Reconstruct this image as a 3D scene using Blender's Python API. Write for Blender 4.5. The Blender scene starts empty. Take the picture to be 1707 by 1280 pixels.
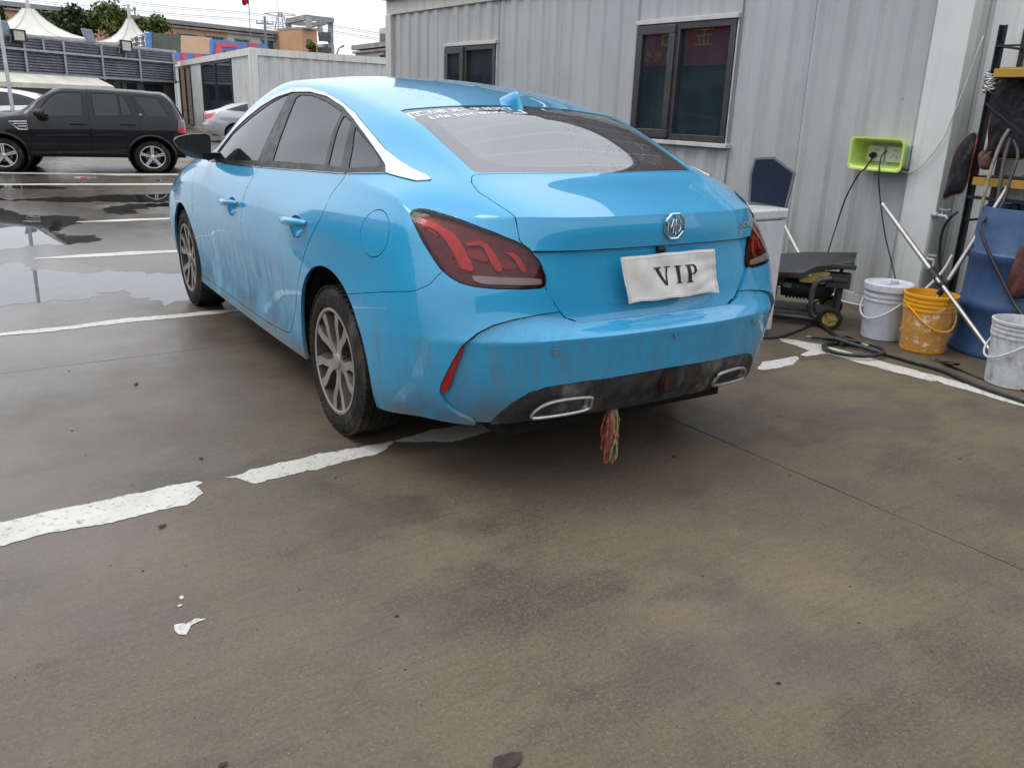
import bpy, bmesh, math, random
import numpy as np
from mathutils import Vector, Matrix, noise
R_ = math.radians
random.seed(7); rng = np.random.default_rng(7)
SC = bpy.context.scene
COL = SC.collection

# ---------------------------------------------------------------- camera
CAM_H = 1.346
YAW, PITCH, ROLL = R_(35.2254), R_(18.0693), R_(2.047)
FPX = 1412.06
def cam_axes():
    f = np.array([math.sin(YAW)*math.cos(PITCH), math.cos(YAW)*math.cos(PITCH), -math.sin(PITCH)])
    r = np.array([math.cos(YAW), -math.sin(YAW), 0.0]); u = np.cross(r, f)
    return math.cos(ROLL)*r + math.sin(ROLL)*u, -math.sin(ROLL)*r + math.cos(ROLL)*u, f
CR, CU, CF = cam_axes()
cam_d = bpy.data.cameras.new('camera'); cam = bpy.data.objects.new('camera', cam_d); COL.objects.link(cam)
cam.matrix_world = Matrix(((CR[0], CU[0], -CF[0], 0), (CR[1], CU[1], -CF[1], 0), (CR[2], CU[2], -CF[2], CAM_H), (0, 0, 0, 1)))
cam_d.sensor_width = 36; cam_d.lens = FPX / 1707 * 36; cam_d.clip_start = .05; cam_d.clip_end = 3000
SC.camera = cam

# ---------------------------------------------------------------- sky, sun, exposure
SUN_EL, SUN_AZ = R_(58), R_(-60)          # azimuth from +Y towards +X
w = bpy.data.worlds.new('World'); SC.world = w; w.use_nodes = True
nt = w.node_tree
sky = nt.nodes.new('ShaderNodeTexSky'); sky.sky_type = 'NISHITA'; sky.sun_disc = False
sky.sun_elevation = SUN_EL; sky.sun_rotation = SUN_AZ; sky.air_density = 1.0; sky.dust_density = 4.0
mixw = nt.nodes.new('ShaderNodeMix'); mixw.data_type = 'RGBA'; mixw.inputs[0].default_value = .90
nt.links.new(sky.outputs[0], mixw.inputs[6])
# overcast layer: an even veil of cloud, a little brighter overhead, with faint large clouds
tc = nt.nodes.new('ShaderNodeTexCoord'); sep = nt.nodes.new('ShaderNodeSeparateXYZ'); nt.links.new(tc.outputs['Generated'], sep.inputs[0])
nz = nt.nodes.new('ShaderNodeTexNoise'); nz.inputs['Scale'].default_value = 1.6; nz.inputs['Detail'].default_value = 4
nt.links.new(tc.outputs['Generated'], nz.inputs['Vector'])
rmp = nt.nodes.new('ShaderNodeMapRange'); rmp.inputs[1].default_value = .3; rmp.inputs[2].default_value = .7; rmp.inputs[3].default_value = .96; rmp.inputs[4].default_value = 1.05
nt.links.new(nz.outputs[0], rmp.inputs[0])
zr = nt.nodes.new('ShaderNodeMapRange'); zr.inputs[1].default_value = 0; zr.inputs[2].default_value = 1; zr.inputs[3].default_value = .78; zr.inputs[4].default_value = 1.38
nt.links.new(sep.outputs[2], zr.inputs[0])
mul = nt.nodes.new('ShaderNodeMath'); mul.operation = 'MULTIPLY'; nt.links.new(rmp.outputs[0], mul.inputs[0]); nt.links.new(zr.outputs[0], mul.inputs[1])
vm = nt.nodes.new('ShaderNodeVectorMath'); vm.operation = 'SCALE'; vm.inputs[0].default_value = (9.2, 9.6, 10.3)
nt.links.new(mul.outputs[0], vm.inputs['Scale']); nt.links.new(vm.outputs[0], mixw.inputs[7])
bg = nt.nodes['Background']; bg.inputs[1].default_value = .15
nt.links.new(mixw.outputs[2], bg.inputs[0])
sun_d = bpy.data.lights.new('sun', 'SUN'); sun = bpy.data.objects.new('sun', sun_d); COL.objects.link(sun)
sun_d.energy = 1.0; sun_d.angle = R_(25); sun_d.color = (1, .97, .92)
_d = Vector((math.sin(SUN_AZ)*math.cos(SUN_EL), math.cos(SUN_AZ)*math.cos(SUN_EL), math.sin(SUN_EL)))
sun.rotation_euler = (-_d).to_track_quat('-Z', 'Y').to_euler(); sun.location = _d * 40
SC.view_settings.view_transform = 'Standard'; SC.view_settings.look = 'None'
SC.view_settings.exposure = 0.0; SC.view_settings.gamma = 1.0; SC.view_settings.use_curve_mapping = False
SC.render.engine = 'CYCLES'; SC.cycles.max_bounces = 8; SC.cycles.transparent_max_bounces = 16
SC.cycles.use_denoising = True; SC.cycles.sample_clamp_indirect = 4.0; SC.cycles.blur_glossy = .5
SC.cycles.caustics_reflective = False; SC.cycles.caustics_refractive = False

# ---------------------------------------------------------------- helpers
def at(px, py, d):
    """a point of the place, seen in direction (px,py) of the photograph, d metres ahead"""
    v = CF + (px - 853.5)/FPX*CR - (py - 640)/FPX*CU
    return np.array([0, 0, CAM_H]) + v*d

class MB:
    def __init__(s): s.v = []; s.f = []; s.m = []
    def add(s, V, F, m=0):
        b = len(s.v); s.v += [tuple(map(float, p)) for p in V]; s.f += [tuple(int(i)+b for i in q) for q in F]; s.m += [m]*len(F); return s
    def box(s, c, size, rz=0, m=0, rot=None):
        x, y, z = (d/2 for d in size)
        V = np.array([(-x,-y,-z),(x,-y,-z),(x,y,-z),(-x,y,-z),(-x,-y,z),(x,-y,z),(x,y,z),(-x,y,z)])
        if rot is not None: V = V @ np.array(rot).T
        elif rz: cs, sn = math.cos(rz), math.sin(rz); V = V @ np.array([[cs,-sn,0],[sn,cs,0],[0,0,1]]).T
        return s.add(V + np.array(c), [(0,3,2,1),(4,5,6,7),(0,1,5,4),(1,2,6,5),(2,3,7,6),(3,0,4,7)], m)
    def beam(s, a, b, wd, ht, up=(0,0,1), m=0):
        a, b = np.array(a, float), np.array(b, float); d = b - a; L = np.linalg.norm(d); d /= L
        up = np.array(up, float)
        if abs(d @ up) > .99: up = np.array([1., 0, 0])
        sd = np.cross(d, up); sd /= np.linalg.norm(sd); u2 = np.cross(sd, d)
        return s.box((a+b)/2, (L, wd, ht), m=m, rot=np.stack([d, sd, u2], 1))
    def tube(s, P, r, n=8, m=0, caps=True, closed=False):
        P = np.array(P, float); k = len(P); r = np.broadcast_to(r, (k,)); V = []; 
        T = np.gradient(P, axis=0) if not closed else np.roll(P, -1, 0) - np.roll(P, 1, 0)
        T /= np.linalg.norm(T, axis=1)[:, None] + 1e-12
        up = np.array([0, 0, 1.]) if abs(T[0][2]) < .9 else np.array([1., 0, 0])
        sd = np.cross(T[0], up); sd /= np.linalg.norm(sd)
        for i in range(k):
            sd = sd - (sd @ T[i])*T[i]; sd /= np.linalg.norm(sd) + 1e-12; u = np.cross(sd, T[i])
            for q in range(n):
                a = 2*math.pi*q/n; V.append(P[i] + r[i]*(math.cos(a)*sd + math.sin(a)*u))
        F = [(i*n+q, i*n+(q+1) % n, ((i+1) % k)*n+(q+1) % n, ((i+1) % k)*n+q) for i in range(k if closed else k-1) for q in range(n)]
        if caps and not closed: F += [tuple(range(n))[::-1], tuple((k-1)*n+q for q in range(n))]
        return s.add(V, F, m)
    def lathe(s, prof, n=32, c=(0,0,0), axis='z', m=0, closed=False):
        V = []; k = len(prof)
        for (r, z) in prof:
            for q in range(n):
                a = 2*math.pi*q/n
                p = (r*math.cos(a), r*math.sin(a), z)
                if axis == 'y': p = (p[0], p[2], p[1])
                elif axis == 'x': p = (p[2], p[0], p[1])
                V.append((p[0]+c[0], p[1]+c[1], p[2]+c[2]))
        F = [(i*n+q, i*n+(q+1) % n, ((i+1) % k)*n+(q+1) % n, ((i+1) % k)*n+q) for i in range(k if closed else k-1) for q in range(n)]
        if axis == 'y': F = [f[::-1] for f in F]
        return s.add(V, F, m)
    def prism(s, poly, o, ex, ey, en, h, m=0):
        """flat polygon (2-D) in the frame o, ex, ey, thickened h along en"""
        o, ex, ey, en = (np.array(q, float) for q in (o, ex, ey, en)); n = len(poly)
        a = [o + ex*x + ey*y for x, y in poly]; b = [p + en*h for p in a]
        F = [tuple(range(n))[::-1], tuple(range(n, 2*n))] + [(i, (i+1) % n, n+(i+1) % n, n+i) for i in range(n)]
        return s.add(a + b, F, m)
    def quad(s, a, b, c, d, m=0): return s.add([a, b, c, d], [(0,1,2,3)], m)
    def build(s, name, mat, parent=None, smooth=40, bevel=0, fix=True, kind=None):
        me = bpy.data.meshes.new(name); me.from_pydata(s.v, [], s.f)
        for mm in (mat if isinstance(mat, (list, tuple)) else [mat]): me.materials.append(mm)
        if any(s.m): me.polygons.foreach_set('material_index', s.m)
        return finish(me, name, parent, smooth, bevel, fix, kind)

def finish(me, name, parent=None, smooth=40, bevel=0, fix=True, kind=None):
    if fix:
        bm = bmesh.new(); bm.from_mesh(me); bmesh.ops.recalc_face_normals(bm, faces=bm.faces); bm.to_mesh(me); bm.free()
    if smooth:
        me.polygons.foreach_set('use_smooth', [True]*len(me.polygons)); me.set_sharp_from_angle(angle=R_(smooth))
    o = bpy.data.objects.new(name, me); COL.objects.link(o)
    if parent is not None: o.parent = parent
    if bevel:
        b = o.modifiers.new('bevel', 'BEVEL'); b.width = bevel; b.segments = 2; b.limit_method = 'ANGLE'; b.angle_limit = R_(50)
    if kind: o['kind'] = kind
    return o

def tag(o, label, cat, group=None, kind=None):
    o['label'] = label; o['category'] = cat
    if group: o['group'] = group
    if kind: o['kind'] = kind
    return o
def thing(name, label, cat, loc=(0,0,0), rz=0, group=None):
    o = bpy.data.objects.new(name, None); COL.objects.link(o); o.empty_display_size = .2
    o.location = loc; o.rotation_euler = (0, 0, rz)
    return tag(o, label, cat, group)
def dup(o, parent=None, loc=None, rz=None, label=None, scale=None):
    c = o.copy(); COL.objects.link(c)
    if parent is not None: c.parent = parent
    if loc is not None: c.location = loc
    if rz is not None: c.rotation_euler = (0, 0, rz)
    if scale is not None: c.scale = scale
    if label: c['label'] = label
    for ch in list(o.children): dup(ch, c)
    return c
def resample(P, n):
    """smooth curve (Catmull-Rom) through points"""
    P = np.array(P, float); t = np.linspace(0, len(P)-1, n); k = np.clip(t.astype(int), 0, len(P)-2); u = (t-k)[:, None]
    Q = np.vstack([2*P[0]-P[1], P, 2*P[-1]-P[-2]]); a, b, c, d = Q[k], Q[k+1], Q[k+2], Q[k+3]
    return .5*(2*b + (c-a)*u + (2*a-5*b+4*c-d)*u**2 + (3*b-a-3*c+d)*u**3)
def text_mesh(body, size, name='lettering', thick=.004):
    cu = bpy.data.curves.new(name, 'FONT'); cu.body = body; cu.size = size; cu.extrude = thick; cu.align_x = 'CENTER'; cu.align_y = 'CENTER'
    to = bpy.data.objects.new(name, cu); COL.objects.link(to)
    dg = bpy.context.evaluated_depsgraph_get(); me = bpy.data.meshes.new_from_object(to.evaluated_get(dg))
    bpy.data.objects.remove(to); bpy.data.curves.remove(cu); me.name = name
    return me
def text_obj(body, size, mat, o, ex, ey, parent=None, name='lettering', thick=.004, sx=1.0):
    me = text_mesh(body, size, name, thick)
    me.materials.clear(); me.materials.append(mat)
    ex, ey = Vector(ex).normalized(), Vector(ey).normalized(); en = ex.cross(ey)
    M = Matrix(((ex[0]*sx, ey[0], en[0], o[0]), (ex[1]*sx, ey[1], en[1], o[1]), (ex[2]*sx, ey[2], en[2], o[2]), (0,0,0,1)))
    me.transform(M)
    ob = bpy.data.objects.new(name, me); COL.objects.link(ob)
    if parent is not None: ob.parent = parent
    return ob

# ---------------------------------------------------------------- materials
class NB:
    def __init__(s, name):
        s.mat = bpy.data.materials.new(name); s.mat.use_nodes = True; s.nt = s.mat.node_tree
        s.p = s.nt.nodes['Principled BSDF']; s.co = None
    def n(s, t, **k):
        nd = s.nt.nodes.new(t)
        for a, b in k.items(): setattr(nd, a, b)
        return nd
    def l(s, a, b): s.nt.links.new(a, b)
    def coords(s):
        if s.co is None: s.co = s.n('ShaderNodeTexCoord').outputs['Object']
        return s.co
    def world(s): return s.n('ShaderNodeNewGeometry').outputs['Position']
    def mapped(s, scale, src=None, rot=(0,0,0)):
        m = s.n('ShaderNodeMapping'); m.inputs['Scale'].default_value = scale; m.inputs['Rotation'].default_value = rot; s.l(src or s.coords(), m.inputs[0]); return m.outputs[0]
    def noise(s, scale, detail=4, rough=.55, src=None, out=0):
        x = s.n('ShaderNodeTexNoise'); x.inputs['Scale'].default_value = scale; x.inputs['Detail'].default_value = detail; x.inputs['Roughness'].default_value = rough
        s.l(src or s.coords(), x.inputs['Vector']); return x.outputs[out]
    def rng(s, v, a, b, c=0., d=1., smooth=True):
        m = s.n('ShaderNodeMapRange'); m.interpolation_type = 'SMOOTHSTEP' if smooth else 'LINEAR'
        s.l(v, m.inputs[0])
        for i, q in enumerate((a, b, c, d)): m.inputs[1+i].default_value = q
        return m.outputs[0]
    def math(s, op, a, b=None):
        m = s.n('ShaderNodeMath', operation=op)
        for i, q in enumerate((a, b)):
            if q is None: continue
            if isinstance(q, (int, float)): m.inputs[i].default_value = q
            else: s.l(q, m.inputs[i])
        return m.outputs[0]
    def mix(s, f, a, b):
        m = s.n('ShaderNodeMix', data_type='RGBA')
        for i, q in ((0, f), (6, a), (7, b)):
            if isinstance(q, (int, float)): m.inputs[i].default_value = q
            elif isinstance(q, tuple): m.inputs[i].default_value = (*q[:3], 1)
            else: s.l(q, m.inputs[i])
        return m.outputs[2]
    def sep(s, v):
        x = s.n('ShaderNodeSeparateXYZ'); s.l(v, x.inputs[0]); return x.outputs
    def bump(s, h, strength=.3, dist=.01, inp='Normal'):
        b = s.n('ShaderNodeBump'); b.inputs['Strength'].default_value = strength; b.inputs['Distance'].default_value = dist
        s.l(h, b.inputs['Height']); s.l(b.outputs[0], s.p.inputs[inp]); return b
    def set(s, **k):
        for a, b in k.items():
            i = s.p.inputs[a.replace('_', ' ')]
            if isinstance(b, tuple): i.default_value = (*b[:3], 1)
            elif isinstance(b, (int, float)): i.default_value = b
            else: s.l(b, i)
        return s

def plain(name, col, rough=.5, var=.15, scale=9, metal=0., dirt=None, bump=0., spec=.5, coat=0.):
    """a real-surface material: base colour with mottling, optional grime"""
    b = NB(name); nz_ = b.noise(scale, 5)
    c0 = tuple(x*(1-var) for x in col); c1 = tuple(min(1, x*(1+var)) for x in col)
    c = b.mix(b.rng(nz_, .3, .7), c0, c1)
    if dirt:
        dn = b.noise(scale*.35, 6, .65, b.mapped((1, 1, .45)))
        c = b.mix(b.rng(dn, .5, .72, 0, dirt[1]), c, dirt[0])
    b.set(Base_Color=c, Roughness=rough, Metallic=metal, Specular_IOR_Level=spec)
    if coat: b.set(Coat_Weight=coat, Coat_Roughness=.03)
    b.l(b.rng(b.noise(scale*2.5, 3), .3, .7, max(.02, rough*.8), min(1, rough*1.2)), b.p.inputs['Roughness'])
    if bump: b.bump(b.noise(scale*8, 3), bump, .002)
    return b.mat
# ---------------------------------------------------------------- car materials
def paint_mat(name, col, dirt=1.0, dust=(.155,.145,.125), flake=0.0, coat=1.0, base_rough=.26):
    b = NB(name); co = b.coords(); x, y, z = b.sep(co)
    n1 = b.noise(5.5, 6, .6); n2 = b.noise(2.2, 3)
    # road film low on the flanks, thrown up behind the wheels, with a ragged upper edge
    hgt = b.math('ADD', z, b.math('MULTIPLY', b.math('SUBTRACT', n1, .5), -.34))
    low = b.rng(hgt, .52, .18, 0, .9)
    strk = b.noise(1, 5, .6, b.mapped((34, 34, 1.1)))
    run = b.math('MULTIPLY', b.rng(strk, .47, .60), b.rng(z, .70, .50, 0, .32))
    spl = b.noise(38, 3, .6); spots = b.math('MULTIPLY', b.rng(spl, .60, .68), b.rng(z, .95, .45, 0, .30))
    d = b.math('MAXIMUM', b.math('MULTIPLY', low, b.rng(n1, .30, .55, .35, 1)), b.math('MAXIMUM', run, spots))
    film = b.rng(n2, .4, .7, .0, .008)
    d = b.math('MULTIPLY', b.math('MINIMUM', b.math('ADD', d, film), .85), dirt)
    b.set(Base_Color=b.mix(d, col, dust), Roughness=b.rng(d, 0, .7, base_rough, .75, False), Metallic=flake, Specular_IOR_Level=.18)
    b.l(b.rng(d, 0, .55, coat, .08*coat, False), b.p.inputs['Coat Weight']); b.set(Coat_Roughness=.025, Coat_IOR=1.55)
    # drying rain beads
    vo = b.n('ShaderNodeTexVoronoi'); vo.inputs['Scale'].default_value = 62; b.l(co, vo.inputs['Vector'])
    bead = b.rng(vo.outputs['Distance'], .34, .10); big = b.rng(b.noise(2.4, 2), .52, .66)
    bp = b.bump(b.math('MULTIPLY', bead, big), .12, .002); b.l(bp.outputs[0], b.p.inputs['Coat Normal'])
    return b.mat
def glass_mat(name, base, rough=.03, ior=1.7, spots=True, lines=False):
    b = NB(name); co = b.coords(); c = b.mix(b.rng(b.noise(3, 4), .35, .7), tuple(q*.8 for q in base), tuple(q*1.25 for q in base))
    if lines:
        x, y, z = b.sep(co); wv = b.math('SINE', b.math('MULTIPLY', b.math('ADD', x, b.math('MULTIPLY', z, -1.0)), 130.))
        c = b.mix(b.rng(wv, .9, 1.0, 0, .45), c, (.16,.15,.14))
    if spots:
        vo = b.n('ShaderNodeTexVoronoi'); vo.inputs['Scale'].default_value = 70; b.l(co, vo.inputs['Vector'])
        sp = b.math('MULTIPLY', b.rng(vo.outputs['Distance'], .30, .16), b.rng(b.noise(9, 2), .50, .62))
        c = b.mix(b.math('MULTIPLY', sp, .6), c, (.05,.05,.05)); b.bump(sp, .25, .0015)
    b.set(Base_Color=c, Roughness=rough, IOR=ior, Specular_IOR_Level=.5)
    return b.mat
M_PAINT = paint_mat('blue car paint', (.026,.295,.525))
M_DLO = plain('black window surround', (.010,.010,.0105), .35, .1, spec=.3)
M_GLASS = glass_mat('tinted side glass', (.012,.013,.014), .025, 1.52)
M_REARG = glass_mat('rear glass', (.055,.058,.060), .02, 2.7, True, True)
M_FRIT = glass_mat('rear glass border', (.045,.042,.042), .03, 2.5)
M_GLASSD = glass_mat('dark privacy glass', (.008,.008,.009), .03, 1.55, False)
M_CHROME = plain('bright trim', (.62,.63,.64), .14, .04, metal=1.0)
M_BLACKP = plain('black plastic', (.016,.016,.017), .5, .3, 14, dirt=((.08,.075,.065), .5), bump=.15, spec=.25)
M_GUNPL = plain('scuffed grey plastic', (.034,.034,.035), .45, .4, 18, dirt=((.20,.19,.175), .8), bump=.15, spec=.3)
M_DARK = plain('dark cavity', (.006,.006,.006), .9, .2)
M_TYRE = plain('tyre rubber', (.018,.017,.016), .8, .25, 20, dirt=((.10,.09,.075), .65), bump=.3, spec=.2)
M_RIMF = plain('machined wheel face', (.30,.275,.25), .45, .15, 12, metal=.35, dirt=((.17,.155,.13), .7))
M_RIMD = plain('dusty wheel well', (.030,.028,.025), .7, .3, 14, dirt=((.085,.075,.062), .55))
M_DISC = plain('brake disc', (.16,.15,.14), .45, .2, 30, metal=.7, dirt=((.16,.10,.06), .5))
M_STEEL = plain('dull silver trim', (.52,.51,.49), .35, .1, 10, metal=.85, dirt=((.22,.20,.17), .5))
M_REDL = plain('red light guide', (.55,.006,.006), .3, .15, 60, coat=.2)
M_RIMS = plain('bright alloy', (.62,.62,.61), .3, .06, 12, metal=.6)
M_REDD = plain('dim red reflector', (.26,.006,.008), .3, .2)
M_LAMPB = plain('lamp bowl', (.10,.006,.008), .35, .5, 45)
M_WHL = plain('clear lamp window', (.17,.12,.12), .2, .1)
M_REFL = plain('red reflector', (.32,.012,.010), .25, .2, 60)
M_CLOTH = plain('white plate cloth', (.72,.705,.66), .8, .05, 26, dirt=((.52,.48,.42), .45), bump=.2)
M_INK = plain('black print', (.02,.02,.022), .6, .15)
M_WHITEP = plain('white lettering', (.85,.85,.84), .5, .05)
def lens_mat():
    b = NB('smoked red lens'); nt_ = b.nt
    tr = b.n('ShaderNodeBsdfTransparent'); tr.inputs[0].default_value = (.97,.62,.62,1)
    gl = b.n('ShaderNodeBsdfGlossy'); gl.inputs[0].default_value = (1,1,1,1); gl.inputs['Roughness'].default_value = .04
    fr = b.n('ShaderNodeFresnel'); fr.inputs[0].default_value = 1.36
    df = b.n('ShaderNodeBsdfDiffuse'); df.inputs[0].default_value = (.05,.012,.013,1)
    m0 = b.n('ShaderNodeMixShader'); m0.inputs[0].default_value = .03; b.l(tr.outputs[0], m0.inputs[1]); b.l(df.outputs[0], m0.inputs[2])
    m1 = b.n('ShaderNodeMixShader'); b.l(fr.outputs[0], m1.inputs[0]); b.l(m0.outputs[0], m1.inputs[1]); b.l(gl.outputs[0], m1.inputs[2])
    b.l(m1.outputs[0], nt_.nodes['Material Output'].inputs[0]); return b.mat
M_LENS = lens_mat()
# ---------------------------------------------------------------- car surface
def hermite(kn, P, u, mode='c2'):
    """interpolate rows P at knots kn, evaluate at u (axis 0)."""
    n = len(kn); h = np.diff(kn); D = np.diff(P, axis=0) / h.reshape((-1,) + (1,) * (P.ndim - 1))
    M = np.zeros_like(P)
    if mode == 'c2':
        A = np.zeros((n, n)); R = np.zeros_like(P)
        A[0, 0] = 2; A[0, 1] = 1; R[0] = 3 * D[0]
        A[-1, -1] = 2; A[-1, -2] = 1; R[-1] = 3 * D[-1]
        for i in range(1, n - 1):
            A[i, i - 1] = h[i]; A[i, i] = 2 * (h[i] + h[i - 1]); A[i, i + 1] = h[i - 1]
            R[i] = 3 * (h[i] * D[i - 1] + h[i - 1] * D[i])
        M = np.linalg.solve(A, R.reshape(n, -1)).reshape(P.shape)
    else:
        for i in range(1, n - 1):
            M[i] = (h[i] * D[i - 1] + h[i - 1] * D[i]) / (h[i] + h[i - 1])
        M[0] = D[0]; M[-1] = D[-1]
    k = np.clip(np.searchsorted(kn, u, side='right') - 1, 0, n - 2)
    sh = (-1,) + (1,) * (P.ndim - 1)
    t = ((u - kn[k]) / h[k]).reshape(sh); hh = h[k].reshape(sh)
    t2 = t * t; t3 = t2 * t
    return (2*t3 - 3*t2 + 1) * P[k] + (t3 - 2*t2 + t) * hh * M[k] + (-2*t3 + 3*t2) * P[k+1] + (t3 - t2) * hh * M[k+1]

REAR = [  # rings bottom to lip, each rear centre -> corner
 [(-.98,0,.30),(-.975,.22,.30),(-.95,.42,.30),(-.92,.55,.295),(-.86,.66,.285),(-.76,.74,.275),(-.62,.805,.265)],
 [(-1.03,0,.40),(-1.02,.25,.40),(-.99,.45,.40),(-.95,.58,.395),(-.885,.69,.385),(-.785,.775,.37),(-.63,.84,.36)],
 [(-1.048,0,.50),(-1.038,.25,.50),(-1.005,.46,.50),(-.965,.59,.50),(-.897,.71,.495),(-.79,.797,.485),(-.63,.862,.48)],
 [(-1.065,0,.614),(-1.055,.26,.612),(-1.02,.46,.609),(-.976,.60,.604),(-.90,.72,.60),(-.79,.806,.59),(-.63,.870,.58)],
 [(-.995,0,.655),(-.99,.25,.655),(-.975,.43,.66),(-.942,.57,.68),(-.883,.70,.685),(-.783,.797,.68),(-.625,.870,.67)],
 [(-.977,0,.76),(-.972,.25,.762),(-.955,.44,.77),(-.922,.56,.78),(-.862,.69,.785),(-.770,.782,.785),(-.62,.860,.775)],
 [(-.966,0,.875),(-.960,.26,.875),(-.938,.44,.875),(-.897,.545,.875),(-.832,.66,.875),(-.742,.762,.875),(-.61,.846,.87)],
 [(-.968,0,.945),(-.960,.27,.945),(-.928,.44,.945),(-.873,.55,.94),(-.803,.645,.935),(-.717,.742,.935),(-.60,.832,.94)],
 [(-.957,0,1.003),(-.948,.27,1.003),(-.912,.44,1.003),(-.850,.55,1.0),(-.775,.628,.990),(-.69,.715,.985),(-.58,.806,.998)]]
SX = [-.5,-.3,0,.35,.75,1.2,1.7,2.2,2.68,3.0,3.25]
SY = [(.84,.865,.882,.892,.890,.880,.872,.855,.815),
 (.86,.885,.897,.903,.900,.893,.890,.872,.818),
 (.87,.89,.902,.908,.908,.905,.902,.880,.818),
 (.875,.885,.892,.902,.908,.908,.902,.874,.822),
 (.885,.875,.878,.893,.905,.905,.893,.868,.827),
 (.888,.875,.876,.893,.906,.906,.890,.866,.830),
 (.888,.876,.878,.893,.905,.905,.888,.864,.830),
 (.885,.88,.884,.896,.902,.900,.885,.858,.820),
 (.87,.885,.895,.902,.90,.89,.873,.84,.78),
 (.85,.87,.885,.892,.885,.87,.845,.80,.73),
 (.80,.83,.85,.855,.845,.825,.79,.74,.67)]
SZ = [.225,.30,.43,.56,.66,.76,.86,.94]
BELT = [1.03,1.055,1.068,1.055,1.04,1.02,1.0,.98,.95,.91,.85]
TOP = [
 [(-.57,.745,1.040),(-.63,.67,1.047),(-.68,.595,1.052),(-.73,.50,1.054),(-.76,.28,1.057),(-.77,0,1.058)],
 [(-.36,.76,1.085),(-.43,.68,1.105),(-.50,.60,1.112),(-.545,.527,1.112),(-.555,.28,1.113),(-.56,0,1.113)],
 [(-.03,.775,1.125),(-.09,.705,1.175),(-.16,.625,1.215),(-.22,.54,1.238),(-.24,.28,1.264),(-.25,0,1.274)],
 [(.33,.785,1.13),(.26,.725,1.225),(.16,.635,1.30),(.06,.55,1.318),(.04,.28,1.342),(.03,0,1.349)],
 [(.74,.79,1.13),(.70,.735,1.24),(.62,.65,1.36),(.52,.56,1.40),(.48,.28,1.422),(.47,0,1.43)],
 [(1.2,.79,1.12),(1.18,.735,1.24),(1.12,.655,1.395),(1.05,.56,1.44),(1.0,.28,1.468),(1.0,0,1.475)],
 [(1.7,.79,1.09),(1.66,.735,1.20),(1.58,.65,1.345),(1.52,.55,1.415),(1.5,.28,1.455),(1.5,0,1.465)],
 [(2.2,.78,1.03),(2.13,.74,1.10),(2.05,.68,1.19),(1.98,.58,1.26),(1.9,.3,1.34),(1.88,0,1.36)],
 [(2.62,.74,.985),(2.52,.68,1.0),(2.44,.60,1.03),(2.40,.50,1.06),(2.40,.28,1.075),(2.42,0,1.08)],
 [(2.97,.66,.95),(2.95,.55,.97),(2.93,.45,.98),(2.92,.35,.985),(2.92,.2,.99),(2.92,0,.995)],
 [(3.25,.58,.885),(3.26,.48,.90),(3.27,.38,.91),(3.28,.28,.915),(3.28,.15,.92),(3.28,0,.92)]]
FRONT = [(3.40,.74),(3.48,.62),(3.53,.45),(3.555,.33),(3.57,.22),(3.58,.1),(3.585,0)]
FZ = [.22,.30,.40,.50,.58,.64,.70,.75,.79]
FDX = [-.10,-.02,0,0,0,-.01,-.03,-.06,-.12]

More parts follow.
